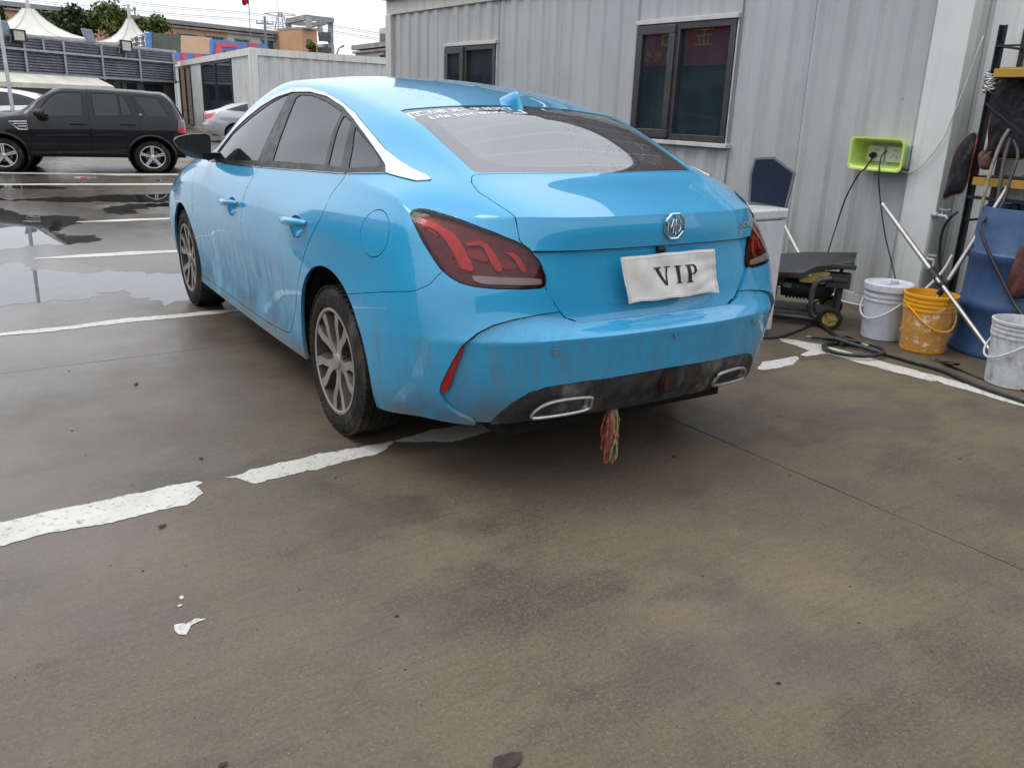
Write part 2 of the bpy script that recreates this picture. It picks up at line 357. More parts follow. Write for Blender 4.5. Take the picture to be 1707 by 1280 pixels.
def car_surface(step=.018):
    nj = 9
    W_ = np.zeros((nj, 7 + 11 + 7, 3))
    for j in range(nj):
        W_[j, :7] = REAR[j]
        for s in range(11):
            z = BELT[s] if j == 8 else SZ[j] + (0.02 if s == 0 and j < 2 else 0)
            if s >= 8 and j > 4:
                z = SZ[4] + (z - SZ[4]) * ((BELT[s] - SZ[4]) / (1.0 - SZ[4]) if j < 8 else 1)
            W_[j, 7 + s] = (SX[s], SY[s][j], z)
        for k, (x, y) in enumerate(FRONT):
            W_[j, 18 + k] = (x + FDX[j], y * (.94 if j in (0, 8) else 1), FZ[j])
    W_ = np.concatenate([W_[:3], (W_[3] + (W_[2]-W_[3])*.22)[None], W_[3:4], (W_[3] + (W_[4]-W_[3])*.25)[None], W_[4:]])
    def knots(A, axis):
        d = np.linalg.norm(np.diff(A, axis=axis), axis=2).mean(axis=1 - axis)
        return np.concatenate([[0], np.cumsum(d)])
    def params(kn, st):
        out = [kn[0]]; own = []
        for a, b in zip(kn[:-1], kn[1:]):
            m = max(1, int(math.ceil((b - a) / st)))
            out += list(a + (b - a) * np.arange(1, m + 1) / m)
        return np.array(out)
    kj = knots(W_, 0); ki = knots(W_, 1)
    uj = params(kj, step); ui = params(ki, step)
    wall = hermite(kj, W_, uj, 'cr')                       # (nu, 25, 3)
    wall = hermite(ki, wall.transpose(1, 0, 2), ui).transpose(1, 0, 2)
    # top patch: rows R0..R12 (x stations), columns c0..c6
    T = np.zeros((13, 7, 3))
    T[0] = W_[-1, :7][::-1]
    for r in range(11):
        T[1 + r, 0] = W_[-1, 7 + r]; T[1 + r, 1:] = TOP[r]
    T[12] = W_[-1, 18:]
    kr = ki[6:19] - ki[6]                                  # same spacing as the wall along the side
    ur = ui[(ui >= ki[6] - 1e-9) & (ui <= ki[18] + 1e-9)] - ki[6]
    kc = (ki[6] - ki[:7])[::-1]                            # c0 .. c6 spacing as rear wall
    uc = (ki[6] - ui[ui <= ki[6] + 1e-9])[::-1]
    front_u = ui[ui >= ki[18] - 1e-9] - ki[18]
    top = hermite(kr, T, ur)
    top = hermite(kc, top.transpose(1, 0, 2), uc).transpose(1, 0, 2)
    top[:, -1, 1] = 0
    # stitch the top patch to the wall's upper ring
    lipring = wall[-1]
    nrear = len(uc); side = lipring[nrear - 1: nrear - 1 + len(ur)]
    d = side - top[:, 0]
    w = np.clip(1 - uc / .35, 0, 1)[None, :, None]
    top = top + d[:, None, :] * w
    rear = lipring[:nrear][::-1]
    d = rear - top[0]
    w = np.clip(1 - ur / .25, 0, 1)[:, None, None]
    top = top + d[None] * w
    # front edge is only roughly stitched (hidden from every useful view)
    fr = lipring[nrear - 1 + len(ur) - 1:]
    ff = np.stack([np.interp(np.linspace(0, 1, nrear), np.linspace(0, 1, len(fr)), fr[:, k]) for k in range(3)], 1)
    d = ff - top[-1]
    w = np.clip(1 - (ur[-1] - ur) / .4, 0, 1)[:, None, None]
    top = top + d[None] * w
    # blend tangents a little across the belt so the shoulder is a tight round, not a knife edge
    V = []; F = []
    nu, nv = wall.shape[:2]
    idw = np.arange(nu * nv).reshape(nu, nv)
    V.append(wall.reshape(-1, 3))
    idt = np.arange(top.shape[0] * top.shape[1]).reshape(top.shape[:2]) + nu * nv
    V.append(top.reshape(-1, 3))
    idt[:, 0] = idw[-1, nrear - 1: nrear - 1 + len(ur)]
    idt[0, :] = idw[-1, :nrear][::-1]
    for I, fl in ((idw, False), (idt, True)):
        a, b, c, d = I[:-1, :-1].ravel(), I[:-1, 1:].ravel(), I[1:, 1:].ravel(), I[1:, :-1].ravel()
        q = np.stack([a, b, c, d], 1) if not fl else np.stack([a, b, c, d], 1)
        F.append(q)
    V = np.concatenate(V)
    patch = np.concatenate([np.zeros(len(wall.reshape(-1, 3))), np.ones(top.shape[0] * top.shape[1])])
    par = np.zeros((len(V), 2))
    par[:nu * nv] = np.stack(np.meshgrid(kj[-1] - uj, ui, indexing='ij'), -1).reshape(-1, 2) * (-1, 1)
    par[nu * nv:] = np.stack(np.meshgrid(ur, uc, indexing='ij'), -1).reshape(-1, 2)[:, ::-1]
    Q = np.concatenate(F)
    patchF = np.concatenate([np.zeros(len(F[0])), np.ones(len(F[1]))])
    # consistent orientation: outwards
    tri = np.concatenate([Q[:, [0, 1, 2]], Q[:, [0, 2, 3]]])
    pf = np.concatenate([patchF, patchF])
    cent = V[tri].mean(1)
    nrm = np.cross(V[tri[:, 1]] - V[tri[:, 0]], V[tri[:, 2]] - V[tri[:, 0]])
    ref = cent - np.array([1.2, 0, .55]) * np.array([0, 1, 1]) - np.stack([np.clip(cent[:, 0], -.6, 3.0), 0 * cent[:, 0], 0 * cent[:, 0]], 1)
    for k in (0, 1):
        m = pf == k
        if (nrm[m] * ref[m]).sum(1).mean() < 0:
            tri[m] = tri[m][:, ::-1]
    area = np.linalg.norm(np.cross(V[tri[:, 1]] - V[tri[:, 0]], V[tri[:, 2]] - V[tri[:, 0]]), axis=1)
    tri = tri[area > 1e-9]
    return V, tri, par
# ---------------------------------------------------------------- cutting a panelled skin out of a surface
def cut(M, f):
    """split a triangle skin by the zero line of f(V); returns (f<0, f>=0)"""
    V, T = M
    d = f(V); d = np.where(np.abs(d) < 1e-6, 1e-6, d)
    sg = (d[T] < 0).sum(1)
    ins = T[sg == 3]; outs = T[sg == 0]
    newV = [V]; nb = len(V); I = [ins]; O = [outs]; cache = {}
    mixed = np.where((sg == 1) | (sg == 2))[0]
    extra = []
    def edge(a, b):
        k = (a, b) if a < b else (b, a)
        if k not in cache:
            t = d[k[0]] / (d[k[0]] - d[k[1]])
            cache[k] = nb + len(extra); extra.append(V[k[0]] + (V[k[1]] - V[k[0]])*t)
        return cache[k]
    ia = []; oa = []
    for q in mixed:
        t = list(T[q]); s = [d[i] < 0 for i in t]
        lone = s.index(sum(s) == 1) if (sum(s) == 1) else s.index(False)
        t = t[lone:] + t[:lone]
        a, b, c = t; ab, ac = edge(a, b), edge(a, c)
        one = [(a, ab, ac)]; two = [(ab, b, c), (ab, c, ac)]
        if sum(s) == 1: ia += one; oa += two
        else: oa += one; ia += two
    VV = np.vstack([V] + ([np.array(extra)] if extra else []))
    def pack(base, add):
        F = np.vstack([base.reshape(-1, 3), np.array(add, int).reshape(-1, 3)]) if len(add) else base.reshape(-1, 3)
        if len(F) == 0: return np.zeros((0, V.shape[1])), np.zeros((0, 3), int)
        u, inv = np.unique(F, return_inverse=True); return VV[u], inv.reshape(F.shape)
    return pack(ins, ia), pack(outs, oa)

def sd_poly(poly, r=0.0):
    P = np.array(poly, float); Q = np.roll(P, -1, 0)
    def g(X):
        d = np.full(len(X), 1e9); inside = np.zeros(len(X), bool)
        for a, b in zip(P, Q):
            e = b - a; w_ = X - a
            t = np.clip((w_ @ e)/(e @ e + 1e-12), 0, 1)
            d = np.minimum(d, np.linalg.norm(w_ - t[:, None]*e, axis=1))
            c = ((a[1] <= X[:, 1]) != (b[1] <= X[:, 1]))
            with np.errstate(divide='ignore', invalid='ignore'):
                xi = a[0] + (X[:, 1]-a[1])/(b[1]-a[1])*e[0] if abs(b[1]-a[1]) > 1e-12 else np.full(len(X), 1e9)
            inside ^= c & (X[:, 0] < xi)
        return np.where(inside, -d, d) - r
    return g
def smooth_loop(P, n=6):
    P = np.array(P, float); k = len(P); out = []
    for i in range(k):
        a, b, c, d = P[i-1], P[i], P[(i+1) % k], P[(i+2) % k]
        for u in np.arange(n)/n:
            out.append(.5*(2*b + (c-a)*u + (2*a-5*b+4*c-d)*u**2 + (3*b-a-3*c+d)*u**3))
    return np.array(out)

def vnormals(V, T):
    n = np.cross(V[T[:, 1], :3]-V[T[:, 0], :3], V[T[:, 2], :3]-V[T[:, 0], :3]); N = np.zeros((len(V), 3))
    for k in range(3): np.add.at(N, T[:, k], n)
    return N/(np.linalg.norm(N, axis=1)[:, None] + 1e-12)

def fold(M, gap=.0015, depth=.010, keep=None, off=0.0):
    """turn the open edges of a skin inwards, leaving half a panel gap; keep(V) marks edges to leave alone"""
    V, T = M; V = V[:, :6].copy()
    N = V[:, 3:6]; N = N/(np.linalg.norm(N, axis=1)[:, None] + 1e-12)
    X = V[:, :3] + N*off
    E = np.vstack([T[:, [0,1]], T[:, [1,2]], T[:, [2,0]]]); opp = np.concatenate([T[:, 2], T[:, 0], T[:, 1]])
    key = np.sort(E, 1); _, inv, cnt = np.unique(key, axis=0, return_inverse=True, return_counts=True); inv = inv.ravel()
    bd = cnt[inv] == 1
    if keep is not None: bd &= ~(keep(X[E[:, 0]]) & keep(X[E[:, 1]]))
    e = E[bd]; op = opp[bd]
    if len(e) == 0: return X, T
    acc = np.zeros_like(X)
    ed = X[e[:, 1]] - X[e[:, 0]]; ed /= np.linalg.norm(ed, axis=1)[:, None] + 1e-12
    tin = X[op] - X[e[:, 0]]; tin -= (tin*ed).sum(1)[:, None]*ed; tin /= np.linalg.norm(tin, axis=1)[:, None] + 1e-12
    for k in (0, 1): np.add.at(acc, e[:, k], tin)
    acc /= np.linalg.norm(acc, axis=1)[:, None] + 1e-12
    bv = np.unique(e); mp = -np.ones(len(X), int); mp[bv] = np.arange(len(bv)) + len(X)
    X2 = X.copy(); X2[bv] += acc[bv]*gap
    edgev = X2[bv] - N[bv]*.0005; low = X2[bv] - N[bv]*depth
    allv = np.vstack([X2, edgev, low]); nb = len(bv)
    a, b = mp[e[:, 0]], mp[e[:, 1]]
    F2 = np.vstack([np.stack([b, a, a+nb], 1), np.stack([b, a+nb, b+nb], 1)])
    # bridge the tiny bevel between skin and return
    F3 = np.vstack([np.stack([e[:, 1], e[:, 0], a], 1), np.stack([e[:, 1], a, b], 1)])
    return allv, np.vstack([T, F3, F2])

def skin(name, X, T, mat, parent, mirror=False, smooth=38):
    X = np.asarray(X)[:, :3]; T = np.asarray(T)
    if mirror:
        n = len(X); X = np.vstack([X, X*(1, -1, 1)]); T = np.vstack([T, T[:, ::-1] + n])
    me = bpy.data.meshes.new(name); me.from_pydata(X.tolist(), [], T.tolist()); me.materials.append(mat)
    if mirror:
        bm = bmesh.new(); bm.from_mesh(me); bmesh.ops.remove_doubles(bm, verts=[v for v in bm.verts if abs(v.co.y) < 1e-4], dist=2e-4); bm.to_mesh(me); bm.free()
    return finish(me, name, parent, smooth, fix=False)
def on_side(V): return V[:, :3][:, [0, 2]]
# ---------------------------------------------------------------- ground
def ray_of(px, py): return CF + (px - 853.5)/FPX*CR - (py - 640)/FPX*CU
O_ = np.array([0, 0, CAM_H])
def hit(px, py, z=0.):
    d = ray_of(px, py); return O_ + d*((z - CAM_H)/d[2])
def hitp(px, py, p0, n):
    d = ray_of(px, py); return O_ + d*(((np.array(p0) - O_) @ n)/(d @ n))
def concrete():
    b = NB('yard concrete'); P = b.world(); x, y, z = b.sep(P)
    big = b.noise(.55, 5, .6, P); med = b.noise(2.6, 6, .6, P); fine = b.noise(95, 3, .6, P); grit = b.noise(240, 2, .5, P)
    broom = b.noise(1, 4, .6, b.mapped((3.5, 70, 1), P, (0, 0, R_(8))))
    c = b.mix(b.rng(big, .3, .7), (.088,.066,.041), (.160,.124,.081))
    c = b.mix(b.rng(med, .38, .68, 0, .65), c, (.068,.052,.034))
    c = b.mix(b.math('MULTIPLY', b.rng(b.noise(1.1, 7, .65, b.mapped((1, 1.7, 1), P)), .52, .63), .55), c, (.038,.030,.022))   # oil and tyre stains
    c = b.mix(b.math('MULTIPLY', b.rng(b.noise(5, 8, .72, P), .60, .70), .45), c, (.05,.045,.04))
    c = b.mix(b.rng(fine, .25, .75, 0, .55), c, (.140,.118,.090)); c = b.mix(b.rng(grit, .58, .75, 0, .75), c, (.05,.045,.04))
    c = b.mix(b.rng(b.noise(150, 1, .5, P), .70, .78, 0, .55), c, (.33,.30,.25))
    vo = b.n('ShaderNodeTexVoronoi'); vo.inputs['Scale'].default_value = 170; b.l(P, vo.inputs['Vector']); vs = b.sep(vo.outputs['Color'])
    c = b.mix(b.rng(vs[0], .72, .95, 0, .26, False), c, (.035,.027,.02)); c = b.mix(b.rng(vs[1], .80, 1.0, 0, .26, False), c, (.21,.18,.145))
    c = b.mix(b.math('MULTIPLY', b.rng(broom, .48, .68), .16), c, (.040,.032,.024))
    # rain film: the far left of the yard is still wet, the right has dried
    bias = b.math('ADD', b.math('MULTIPLY', x, -.115), b.math('MULTIPLY', b.math('MINIMUM', y, 8.5), .075))
    wet = b.rng(b.math('ADD', b.math('ADD', bias, b.math('MULTIPLY', med, .35)), b.math('MULTIPLY', big, .5)), .36, .92)
    wet2 = b.rng(b.noise(1.3, 5, .6, P), .50, .62, 0, .5)
    wet = b.math('MAXIMUM', wet, wet2)
    c = b.mix(b.math('MULTIPLY', wet, .45), c, (.042,.037,.032))
    rough = b.rng(wet, 0, 1, .62, .17, False)
    rough = b.math('ADD', rough, b.math('MULTIPLY', b.math('SUBTRACT', fine, .5), .12))
    b.set(Base_Color=c, Roughness=rough, Specular_IOR_Level=b.rng(wet, 0, .8, .22, .55, False))
    h = b.math('ADD', b.math('MULTIPLY', fine, .5), b.math('ADD', b.math('MULTIPLY', broom, .9), b.math('MULTIPLY', grit, .35)))
    bp = b.bump(h, .5, .003); b.l(b.rng(wet, 0, 1, .55, .12, False), bp.inputs['Strength'])
    return b.mat
M_CONC = concrete()
M_JOINT = plain('joint filler', (.02,.018,.016), .8)
def water_mat():
    b = NB('puddle water'); P = b.world(); rip = b.noise(2.2, 2, .5, P)
    b.set(Base_Color=b.mix(b.rng(b.noise(6, 5, .6, P), .35, .7), (.020,.019,.018), (.045,.042,.038)), Roughness=.015, IOR=1.6, Specular_IOR_Level=.5)
    b.bump(rip, .012, .01); return b.mat
M_WATER = water_mat()
def line_mat():
    b = NB('worn line paint'); P = b.world()
    wear = b.rng(b.noise(30, 8, .8, P), .53, .64, 0, .9); wear2 = b.rng(b.noise(7, 5, .7, P), .50, .72, 0, .35)
    c = b.mix(b.rng(b.noise(4, 4, .6, P), .3, .7), (.46,.445,.405), (.56,.54,.49)); c = b.mix(wear2, c, (.40,.375,.33)); c = b.mix(wear, c, (.17,.15,.13))
    b.set(Base_Color=c, Roughness=.6); b.bump(b.noise(120, 3, .6, P), .3, .002); return b.mat
M_LINE = line_mat()
XS = [-16.5, -11.7, -6.9, -2.07, 2.735, 7.5, 12.3]; YS = [-10.2, -5.2, -.27, 4.735, 9.7, 14.7, 19.7, 24.7, 29.7]
gr = MB().quad((-900,-900,-.016), (900,-900,-.016), (900,900,-.016), (-900,900,-.016)).build('ground', M_JOINT); gr['kind'] = 'structure'
fr_ = MB()
for (a, b_, c_, d_) in ((-900, XS[0], -900, 900), (XS[-1], 900, -900, 900), (XS[0], XS[-1], -900, YS[0]), (XS[0], XS[-1], YS[-1], 900)):
    fr_.quad((a+.003, c_+.003, 0), (b_-.003, c_+.003, 0), (b_-.003, d_-.003, 0), (a+.003, d_-.003, 0))
fr_.build('paving', M_CONC, gr)
for i in range(len(XS)-1):
    for j in range(len(YS)-1):
        g = .0028; x0, x1, y0, y1 = XS[i]+g, XS[i+1]-g, YS[j]+g, YS[j+1]-g
        if (j != 3) and not (i in (3, 4)): pass
        m = MB(); V = []; n = 24
        # slab outline with slightly crumbled arrises
        ring = [(x0+(x1-x0)*k/n, y0) for k in range(n)] + [(x1, y0+(y1-y0)*k/n) for k in range(n)] + [(x1-(x1-x0)*k/n, y1) for k in range(n)] + [(x0, y1-(y1-y0)*k/n) for k in range(n)]
        ring = [(a+rng.normal(0, .0012), b_+rng.normal(0, .0012)) for a, b_ in ring]; N_ = len(ring)
        m.add([(a, b_, 0) for a, b_ in ring] + [(a, b_, -.014) for a, b_ in ring], [tuple(range(N_))] + [(k, N_+k, N_+(k+1) % N_, (k+1) % N_) for k in range(N_)])
        m.build('slab', M_CONC, gr, smooth=0)

def ragged(P, amp=.008, step=.035, closed=True):
    P = np.array(P)[:, :2]; out = []
    for a, b_ in zip(P, np.roll(P, -1, 0)):
        L = np.linalg.norm(b_-a); n = max(1, int(L/step))
        for k in range(n):
            q = a + (b_-a)*k/n
            nn = noise.noise(Vector((q[0]*14, q[1]*14, 3.3))) + .55*noise.noise(Vector((q[0]*45, q[1]*45, 1.7))) + .45*noise.noise(Vector((q[0]*130, q[1]*130, 5.1)))
            d = (b_-a)/max(L, 1e-6); out.append(q + np.array([-d[1], d[0]])*nn*amp)
    return out
def sheet(name, pts, z, mat, amp=.008, step=.035):
    R = ragged(pts, amp, step); bm = bmesh.new(); vs = [bm.verts.new((a, b_, z)) for a, b_ in R]
    f = bm.faces.new(vs); bm.normal_update()
    if f.normal.z < 0: f.normal_flip()
    bmesh.ops.triangulate(bm, faces=[f]); me = bpy.data.meshes.new(name); bm.to_mesh(me); bm.free(); me.materials.append(mat)
    o = bpy.data.objects.new(name, me); COL.objects.link(o); return o
S_ = lambda L, x0, y0, k: [hit(x0+a*k, y0+b_*k) for a, b_ in L]
LINES = [
 [(-2.6,2.985),(.074,2.977),(.314,2.98),(.70,2.984),(.716,2.950),(.690,2.935),(.695,2.867),(.618,2.807),(.403,2.795),(.185,2.819),(.059,2.804),(-2.6,2.81)],
 [(.797,2.957),(.86,2.962),(.906,2.982),(1.185,2.996),(1.501,2.972),(1.45,2.915),(1.38,2.885),(1.198,2.865),(1.028,2.862),(.876,2.850),(.85,2.91),(.82,2.938)],
 [(1.505,2.968),(1.711,3.002),(1.938,2.984),(2.25,2.96),(2.24,2.90),(1.963,2.876),(1.80,2.845),(1.703,2.839),(1.575,2.925)],
 [(2.35,2.95),(2.75,2.985),(3.2,3.0),(3.19,2.93),(2.75,2.90),(2.36,2.91)],
 S_([(40,322),(215,276),(290,264),(300,270),(220,290),(70,318)], 1100, 540, .3556),
 S_([(455,212),(480,180),(560,168),(640,152),(655,165),(622,190),(560,205),(490,217)], 1100, 540, .3556),
 S_([(555,68),(640,76),(780,104),(1000,165),(1300,245),(1707,352),(2500,572),(2500,625),(1707,390),(1400,300),(1330,282),(1300,266),(1270,270),(940,185),(770,140),(690,152),(655,148),(700,125),(640,105),(575,85)], 1100, 540, .3556),
 S_([(-1100,250),(0,135),(300,105),(420,88),(520,75),(700,60),(950,38),(1200,16),(1210,26),(965,48),(750,70),(520,92),(300,118),(180,132),(0,147),(-1100,268)], 0, 500, .41),
 S_([(232,747),(560,722),(900,700),(1200,690),(1400,684),(1400,698),(1200,706),(700,735),(420,748),(240,752)], 0, 250, .2422),
 S_([(520,497),(800,480),(1170,468),(1450,462),(1450,470),(1170,478),(850,492),(530,500)], 0, 250, .2422),
 S_([(-200,235),(0,235),(1195,232),(1300,232),(1300,241),(1195,242),(0,242),(-200,242)], 0, 250, .2422),
 S_([(-200,150),(0,155),(690,164),(1230,165),(1300,166),(1300,175),(820,178),(690,172),(0,163),(-200,160)], 0, 250, .2422)]
for L in LINES:
    far = np.array(L)[:, 1].mean() > 6
    o = sheet('painted_line', L, .0018, M_LINE, .011 if not far else .02, .012 if not far else .12); o['kind'] = 'structure'
for L in ([(828,405),(860,395),(885,398),(930,372),(978,375),(930,394),(905,407),(885,450),(850,448),(830,430)], [(848,272),(860,264),(873,268),(866,282),(852,282)], [(840,312),(860,305),(864,312),(845,318)]):
    o = sheet('paint_fleck', S_(L, 0, 900, .3515), .0018, M_LINE, .003, .01); o['kind'] = 'structure'
PUD = [
 [(-500,800),(0,790),(120,776),(185,782),(215,830),(420,838),(600,850),(800,830),(1000,842),(1250,862),(1420,880),(1400,1000),(1290,1040),(1180,1062),(1100,1050),(870,970),(700,990),(600,1020),(450,1035),(300,1050),(0,1065),(-500,1080)],
 [(-500,390),(0,398),(130,440),(200,455),(400,450),(520,462),(570,480),(540,505),(400,548),(420,575),(480,592),(640,588),(700,600),(716,622),(600,640),(480,652),(300,650),(150,672),(0,690),(-500,700)],
 [(700,415),(760,390),(860,375),(1000,372),(1170,366),(1450,362),(1450,385),(1050,395),(930,412),(985,440),(850,446),(740,440)],
 [(-300,330),(180,338),(380,322),(560,328),(720,310),(1000,308),(1170,300),(1450,300),(1450,352),(1180,352),(1100,362),(900,362),(700,356),(550,362),(330,356),(200,350),(-300,350)],
 [(-300,240),(160,246),(330,250),(460,258),(440,270),(200,268),(-300,272)],
 [(170,168),(210,163),(255,170),(230,179),(185,178)], [(505,190),(560,183),(660,188),(640,198),(530,199)], [(1075,212),(1110,205),(1140,213),(1100,219)]]
for L in PUD:
    o = sheet('puddle', S_(L, 0, 250, .2422), .0008, M_WATER, .10, .05); o['kind'] = 'structure'

# ---------------------------------------------------------------- main cabin wall
def corr_mat(name, col, rough=.45):
    b = NB(name); P = b.world(); st = b.noise(1, 6, .62, b.mapped((9, 9, .38), P)); n = b.noise(1.6, 4, .6, P)
    c = b.mix(b.rng(n, .3, .7), tuple(q*.93 for q in col), tuple(q*1.05 for q in col))
    c = b.mix(b.rng(st, .48, .70, 0, .5), c, (.285,.29,.285)); c = b.mix(b.rng(b.noise(26, 4, .7, P), .66, .74, 0, .5), c, (.28,.26,.23))
    x, y, z = b.sep(P); c = b.mix(b.math('MULTIPLY', b.rng(z, .9, .1, 0, .75), b.rng(st, .35, .6, .3, 1)), c, (.22,.21,.19))
    rust = b.math('MULTIPLY', b.rng(b.noise(1, 5, .6, b.mapped((5, 5, .8), P)), .63, .72, 0, .45), b.rng(z, 1.9, 2.6)); c = b.mix(rust, c, (.33,.22,.13))
    b.set(Base_Color=c, Roughness=rough, Specular_IOR_Level=.4); b.bump(b.noise(2.5, 3, .5, P), .12, .02); return b.mat
M_PANELW = corr_mat('white wall sheet', (.56,.565,.555)); M_BEAMW = corr_mat('white steel', (.66,.66,.63)); M_PANEL = corr_mat('grey wall sheet', (.385,.40,.40)); M_BEAM = corr_mat('off-white steel', (.52,.52,.48), .4); M_POST = corr_mat('white post', (.60,.61,.585), .4)
M_WFR = plain('dark window frame', (.040,.040,.042), .4, .15, 6, dirt=((.10,.10,.10), .3))
M_WGL = glass_mat('window glass', (.016,.026,.034), .012, 1.75, False)
M_SEAL = plain('white trim', (.50,.50,.475), .5, .08, 10, dirt=((.30,.28,.24), .5))
XW = 5.80
def corr_profile(y0, y1, per=.25, dep=.020):
    """trapezoid ribs along a wall: list of (distance, height)"""
    out = []; k = math.floor(y0/per)*per
    while k < y1 + per:
        for u, h in ((0, 0), (.36, 0), (.50, 1), (.86, 1)): out.append((k + u*per, h*dep))
        k += per
    out = [(a, h) for a, h in out if y0 < a < y1]
    return [(y0, 0)] + out + [(y1, 0)]
def corr_panel(y0, y1, z0, z1, xw, mat, parent, name='wall_panel', holes=()):
    pr = corr_profile(y0, y1); V = []; F = []
    ys = [p[0] for p in pr]
    zs = sorted({z0, z1, *[z for h in holes for z in h[2:]]})
    zs = [z for z in zs if z0 <= z <= z1]
    for z in zs: V += [(xw - h, y, z) for y, h in pr]
    n = len(pr)
    for j in range(len(zs)-1):
        zc = (zs[j]+zs[j+1])/2
        for i in range(n-1):
            yc = (ys[i]+ys[i+1])/2
            if any(h[0] < yc < h[1] and h[2] < zc < h[3] for h in holes): continue
            F.append((j*n+i, j*n+i+1, (j+1)*n+i+1, (j+1)*n+i))
    m = MB(); m.add(V, F); o = m.build(name, mat, parent, smooth=0); sm = o.modifiers.new('s', 'SOLIDIFY'); sm.thickness = .003; sm.offset = 0
    return o
cab = thing('site_cabin', 'long grey corrugated steel cabin behind the blue car with two dark-framed windows', 'cabin', (0, 0, 0))
W2 = (5.154, 6.328, 1.112, 2.100); W1 = (8.731, 9.857, 1.112, 2.030)
for a, b_ in ((3.43, 4.418), (4.422, 5.12), (5.124, 6.36), (6.364, 7.55), (7.554, 8.70), (8.704, 9.89), (9.894, 11.33)):
    corr_panel(a, b_, .10, 2.50, XW, M_PANEL, cab, holes=[w_ for w_ in (W1, W2) if a < w_[0] < b_])
m = MB(); m.box((XW+.06, 7.46, 2.585), (.20, 8.06, .19)); m.box((XW+.02, 7.46, 2.685), (.30, 8.10, .012)); m.build('roof_beam', M_BEAM, cab, bevel=.008)
m = MB(); m.box((XW+.03, 7.45, .05), (.10, 7.9, .095)); m.build('base_beam', M_BEAM, cab, bevel=.006)
m = MB(); m.box((XW+.02, 11.41, 1.25), (.16, .155, 2.49)); m.build('corner_post', M_BEAM, cab, bevel=.01)
m = MB(); m.box((XW+.035, 3.298, 1.34), (.20, .25, 2.67)); m.box((XW-.066, 3.19, 1.34), (.004, .03, 2.67)); m.build('corner_post', M_POST, cab, bevel=.008)
m = MB(); m.box((7.1, 7.45, 1.35), (2.3, 8.0, 2.58)); m.build('cabin_shell', M_PANEL, cab)
def cabin_window(w_, ym, parent):
    y0, y1, z0, z1 = w_; f = MB(); xo = XW - .045; d = .11; t = .055
    for (ya, yb, za, zb_) in ((y0, y1, z1-t, z1), (y0, y1, z0, z0+t), (y0, y0+t, z0+t, z1-t), (y1-t, y1, z0+t, z1-t), (ym-.03, ym+.03, z0+t, z1-t)):
        f.box((xo+d/2, (ya+yb)/2, (za+zb_)/2), (d, yb-ya, zb_-za))
    fo = f.build('window', M_WFR, parent, bevel=.004)
    s = MB(); xs = xo - .022; a, b_ = ym+.012, y1-.008; t2 = .075
    for (ya, yb, za, zb_) in ((a, b_, z1-.012-t2, z1-.012), (a, b_, z0+.012, z0+.012+t2), (a, a+t2, z0+.012+t2, z1-.012-t2), (b_-t2, b_, z0+.012+t2, z1-.012-t2)):
        s.box((xs+.03, (ya+yb)/2, (za+zb_)/2), (.06, yb-ya, zb_-za))
    s.build('sash', M_WFR, fo, bevel=.006)
    m = MB(); m.box((xs+.035, (a+b_)/2, (z0+z1)/2), (.008, b_-a-2*t2+.01, z1-z0-2*t2-.02)); m.build('pane', M_WGL, fo)
    m = MB(); m.box((xo+.045, (y0+t+ym-.03)/2, (z0+z1)/2), (.008, ym-.03-y0-t+.01, z1-z0-2*t+.01)); m.build('pane', M_WGL, fo)
    m = MB(); m.box((xs+.02, b_-t2/2+.005, (z0+z1)/2-.1), (.03, .018, .11)); m.build('handle', M_WFR, fo, bevel=.003)
    m = MB(); m.box((xo+.03, (y0+y1)/2, z1+.022), (.085, y1-y0+.05, .040)); m.box((xo+.045, y0-.010, (z0+z1)/2-.004), (.06, .016, z1-z0+.004)); m.box((xo+.045, y1+.007, (z0+z1)/2-.004), (.05, .010, z1-z0)); m.box((xo+.022, (y0+y1)/2-.015, z0-.02), (.10, y1-y0+.07, .036)); m.build('window_trim', M_SEAL, parent, bevel=.004)
cabin_window(W2, 5.815, cab); cabin_window(W1, 9.395, cab)
for y, z in ((4.41, .95), (4.41, 1.35), (3.6, 1.5), (7.56, 1.72)):
    m = MB(); m.lathe([(.007, 0), (.006, .003), (.001, .004)], 10); o = m.build('rivet', M_STEEL, cab); o.location = (XW-.002 - .003, y, z); o.rotation_euler = (0, -math.pi/2, 0)
cab2 = thing('site_cabin', 'pale corrugated cabin wall behind the black shelf, right of the white corner post', 'cabin', (0, 0, 0))
for a, b_ in ((1.9, 3.168), (.6, 1.896), (-1.2, .596)): corr_panel(a, b_, .10, 2.60, 5.93, M_POST, cab2)
m = MB(); m.box((5.96, 1.0, .05), (.08, 4.3, .095)); m.build('base_beam', M_BEAM, cab2); m = MB(); m.box((7.0, .95, 1.35), (2.0, 4.3, 2.6)); m.build('cabin_shell', M_POST, cab2)
m = MB(); m.box((5.98, 1.0, 2.68), (.2, 4.3, .16)); m.build('roof_beam', M_BEAM, cab2)

# dark red board standing along the cabin roof: its foot just shows at the top of the frame, its face in the car's roof and rear window
M_RBOARD = plain('dark red roof board', (.045,.014,.015), .55, .3, 1.2); M_RFRAME = plain('dark board frame', (.02,.018,.018), .6, .3, 4)
rb_ = thing('roof_sign', 'dark red board on a frame along the grey cabin roof, mirrored in the car', 'sign', (XW+.05, 7.4, 2.70))
for k in range(7): m = MB(); m.box((0, -3.45+1.15*k, .84), (.06, 1.14, 1.33)); m.build('panel', M_RBOARD, rb_)
for k in range(8): m = MB(); m.box((.07, -4.02+1.15*k, .76), (.06, .06, 1.50)); m.build('upright', M_RFRAME, rb_)
for z in (.14, 1.48): m = MB(); m.box((.0, 0, z), (.10, 8.1, .06)); m.build('rail', M_RFRAME, rb_)
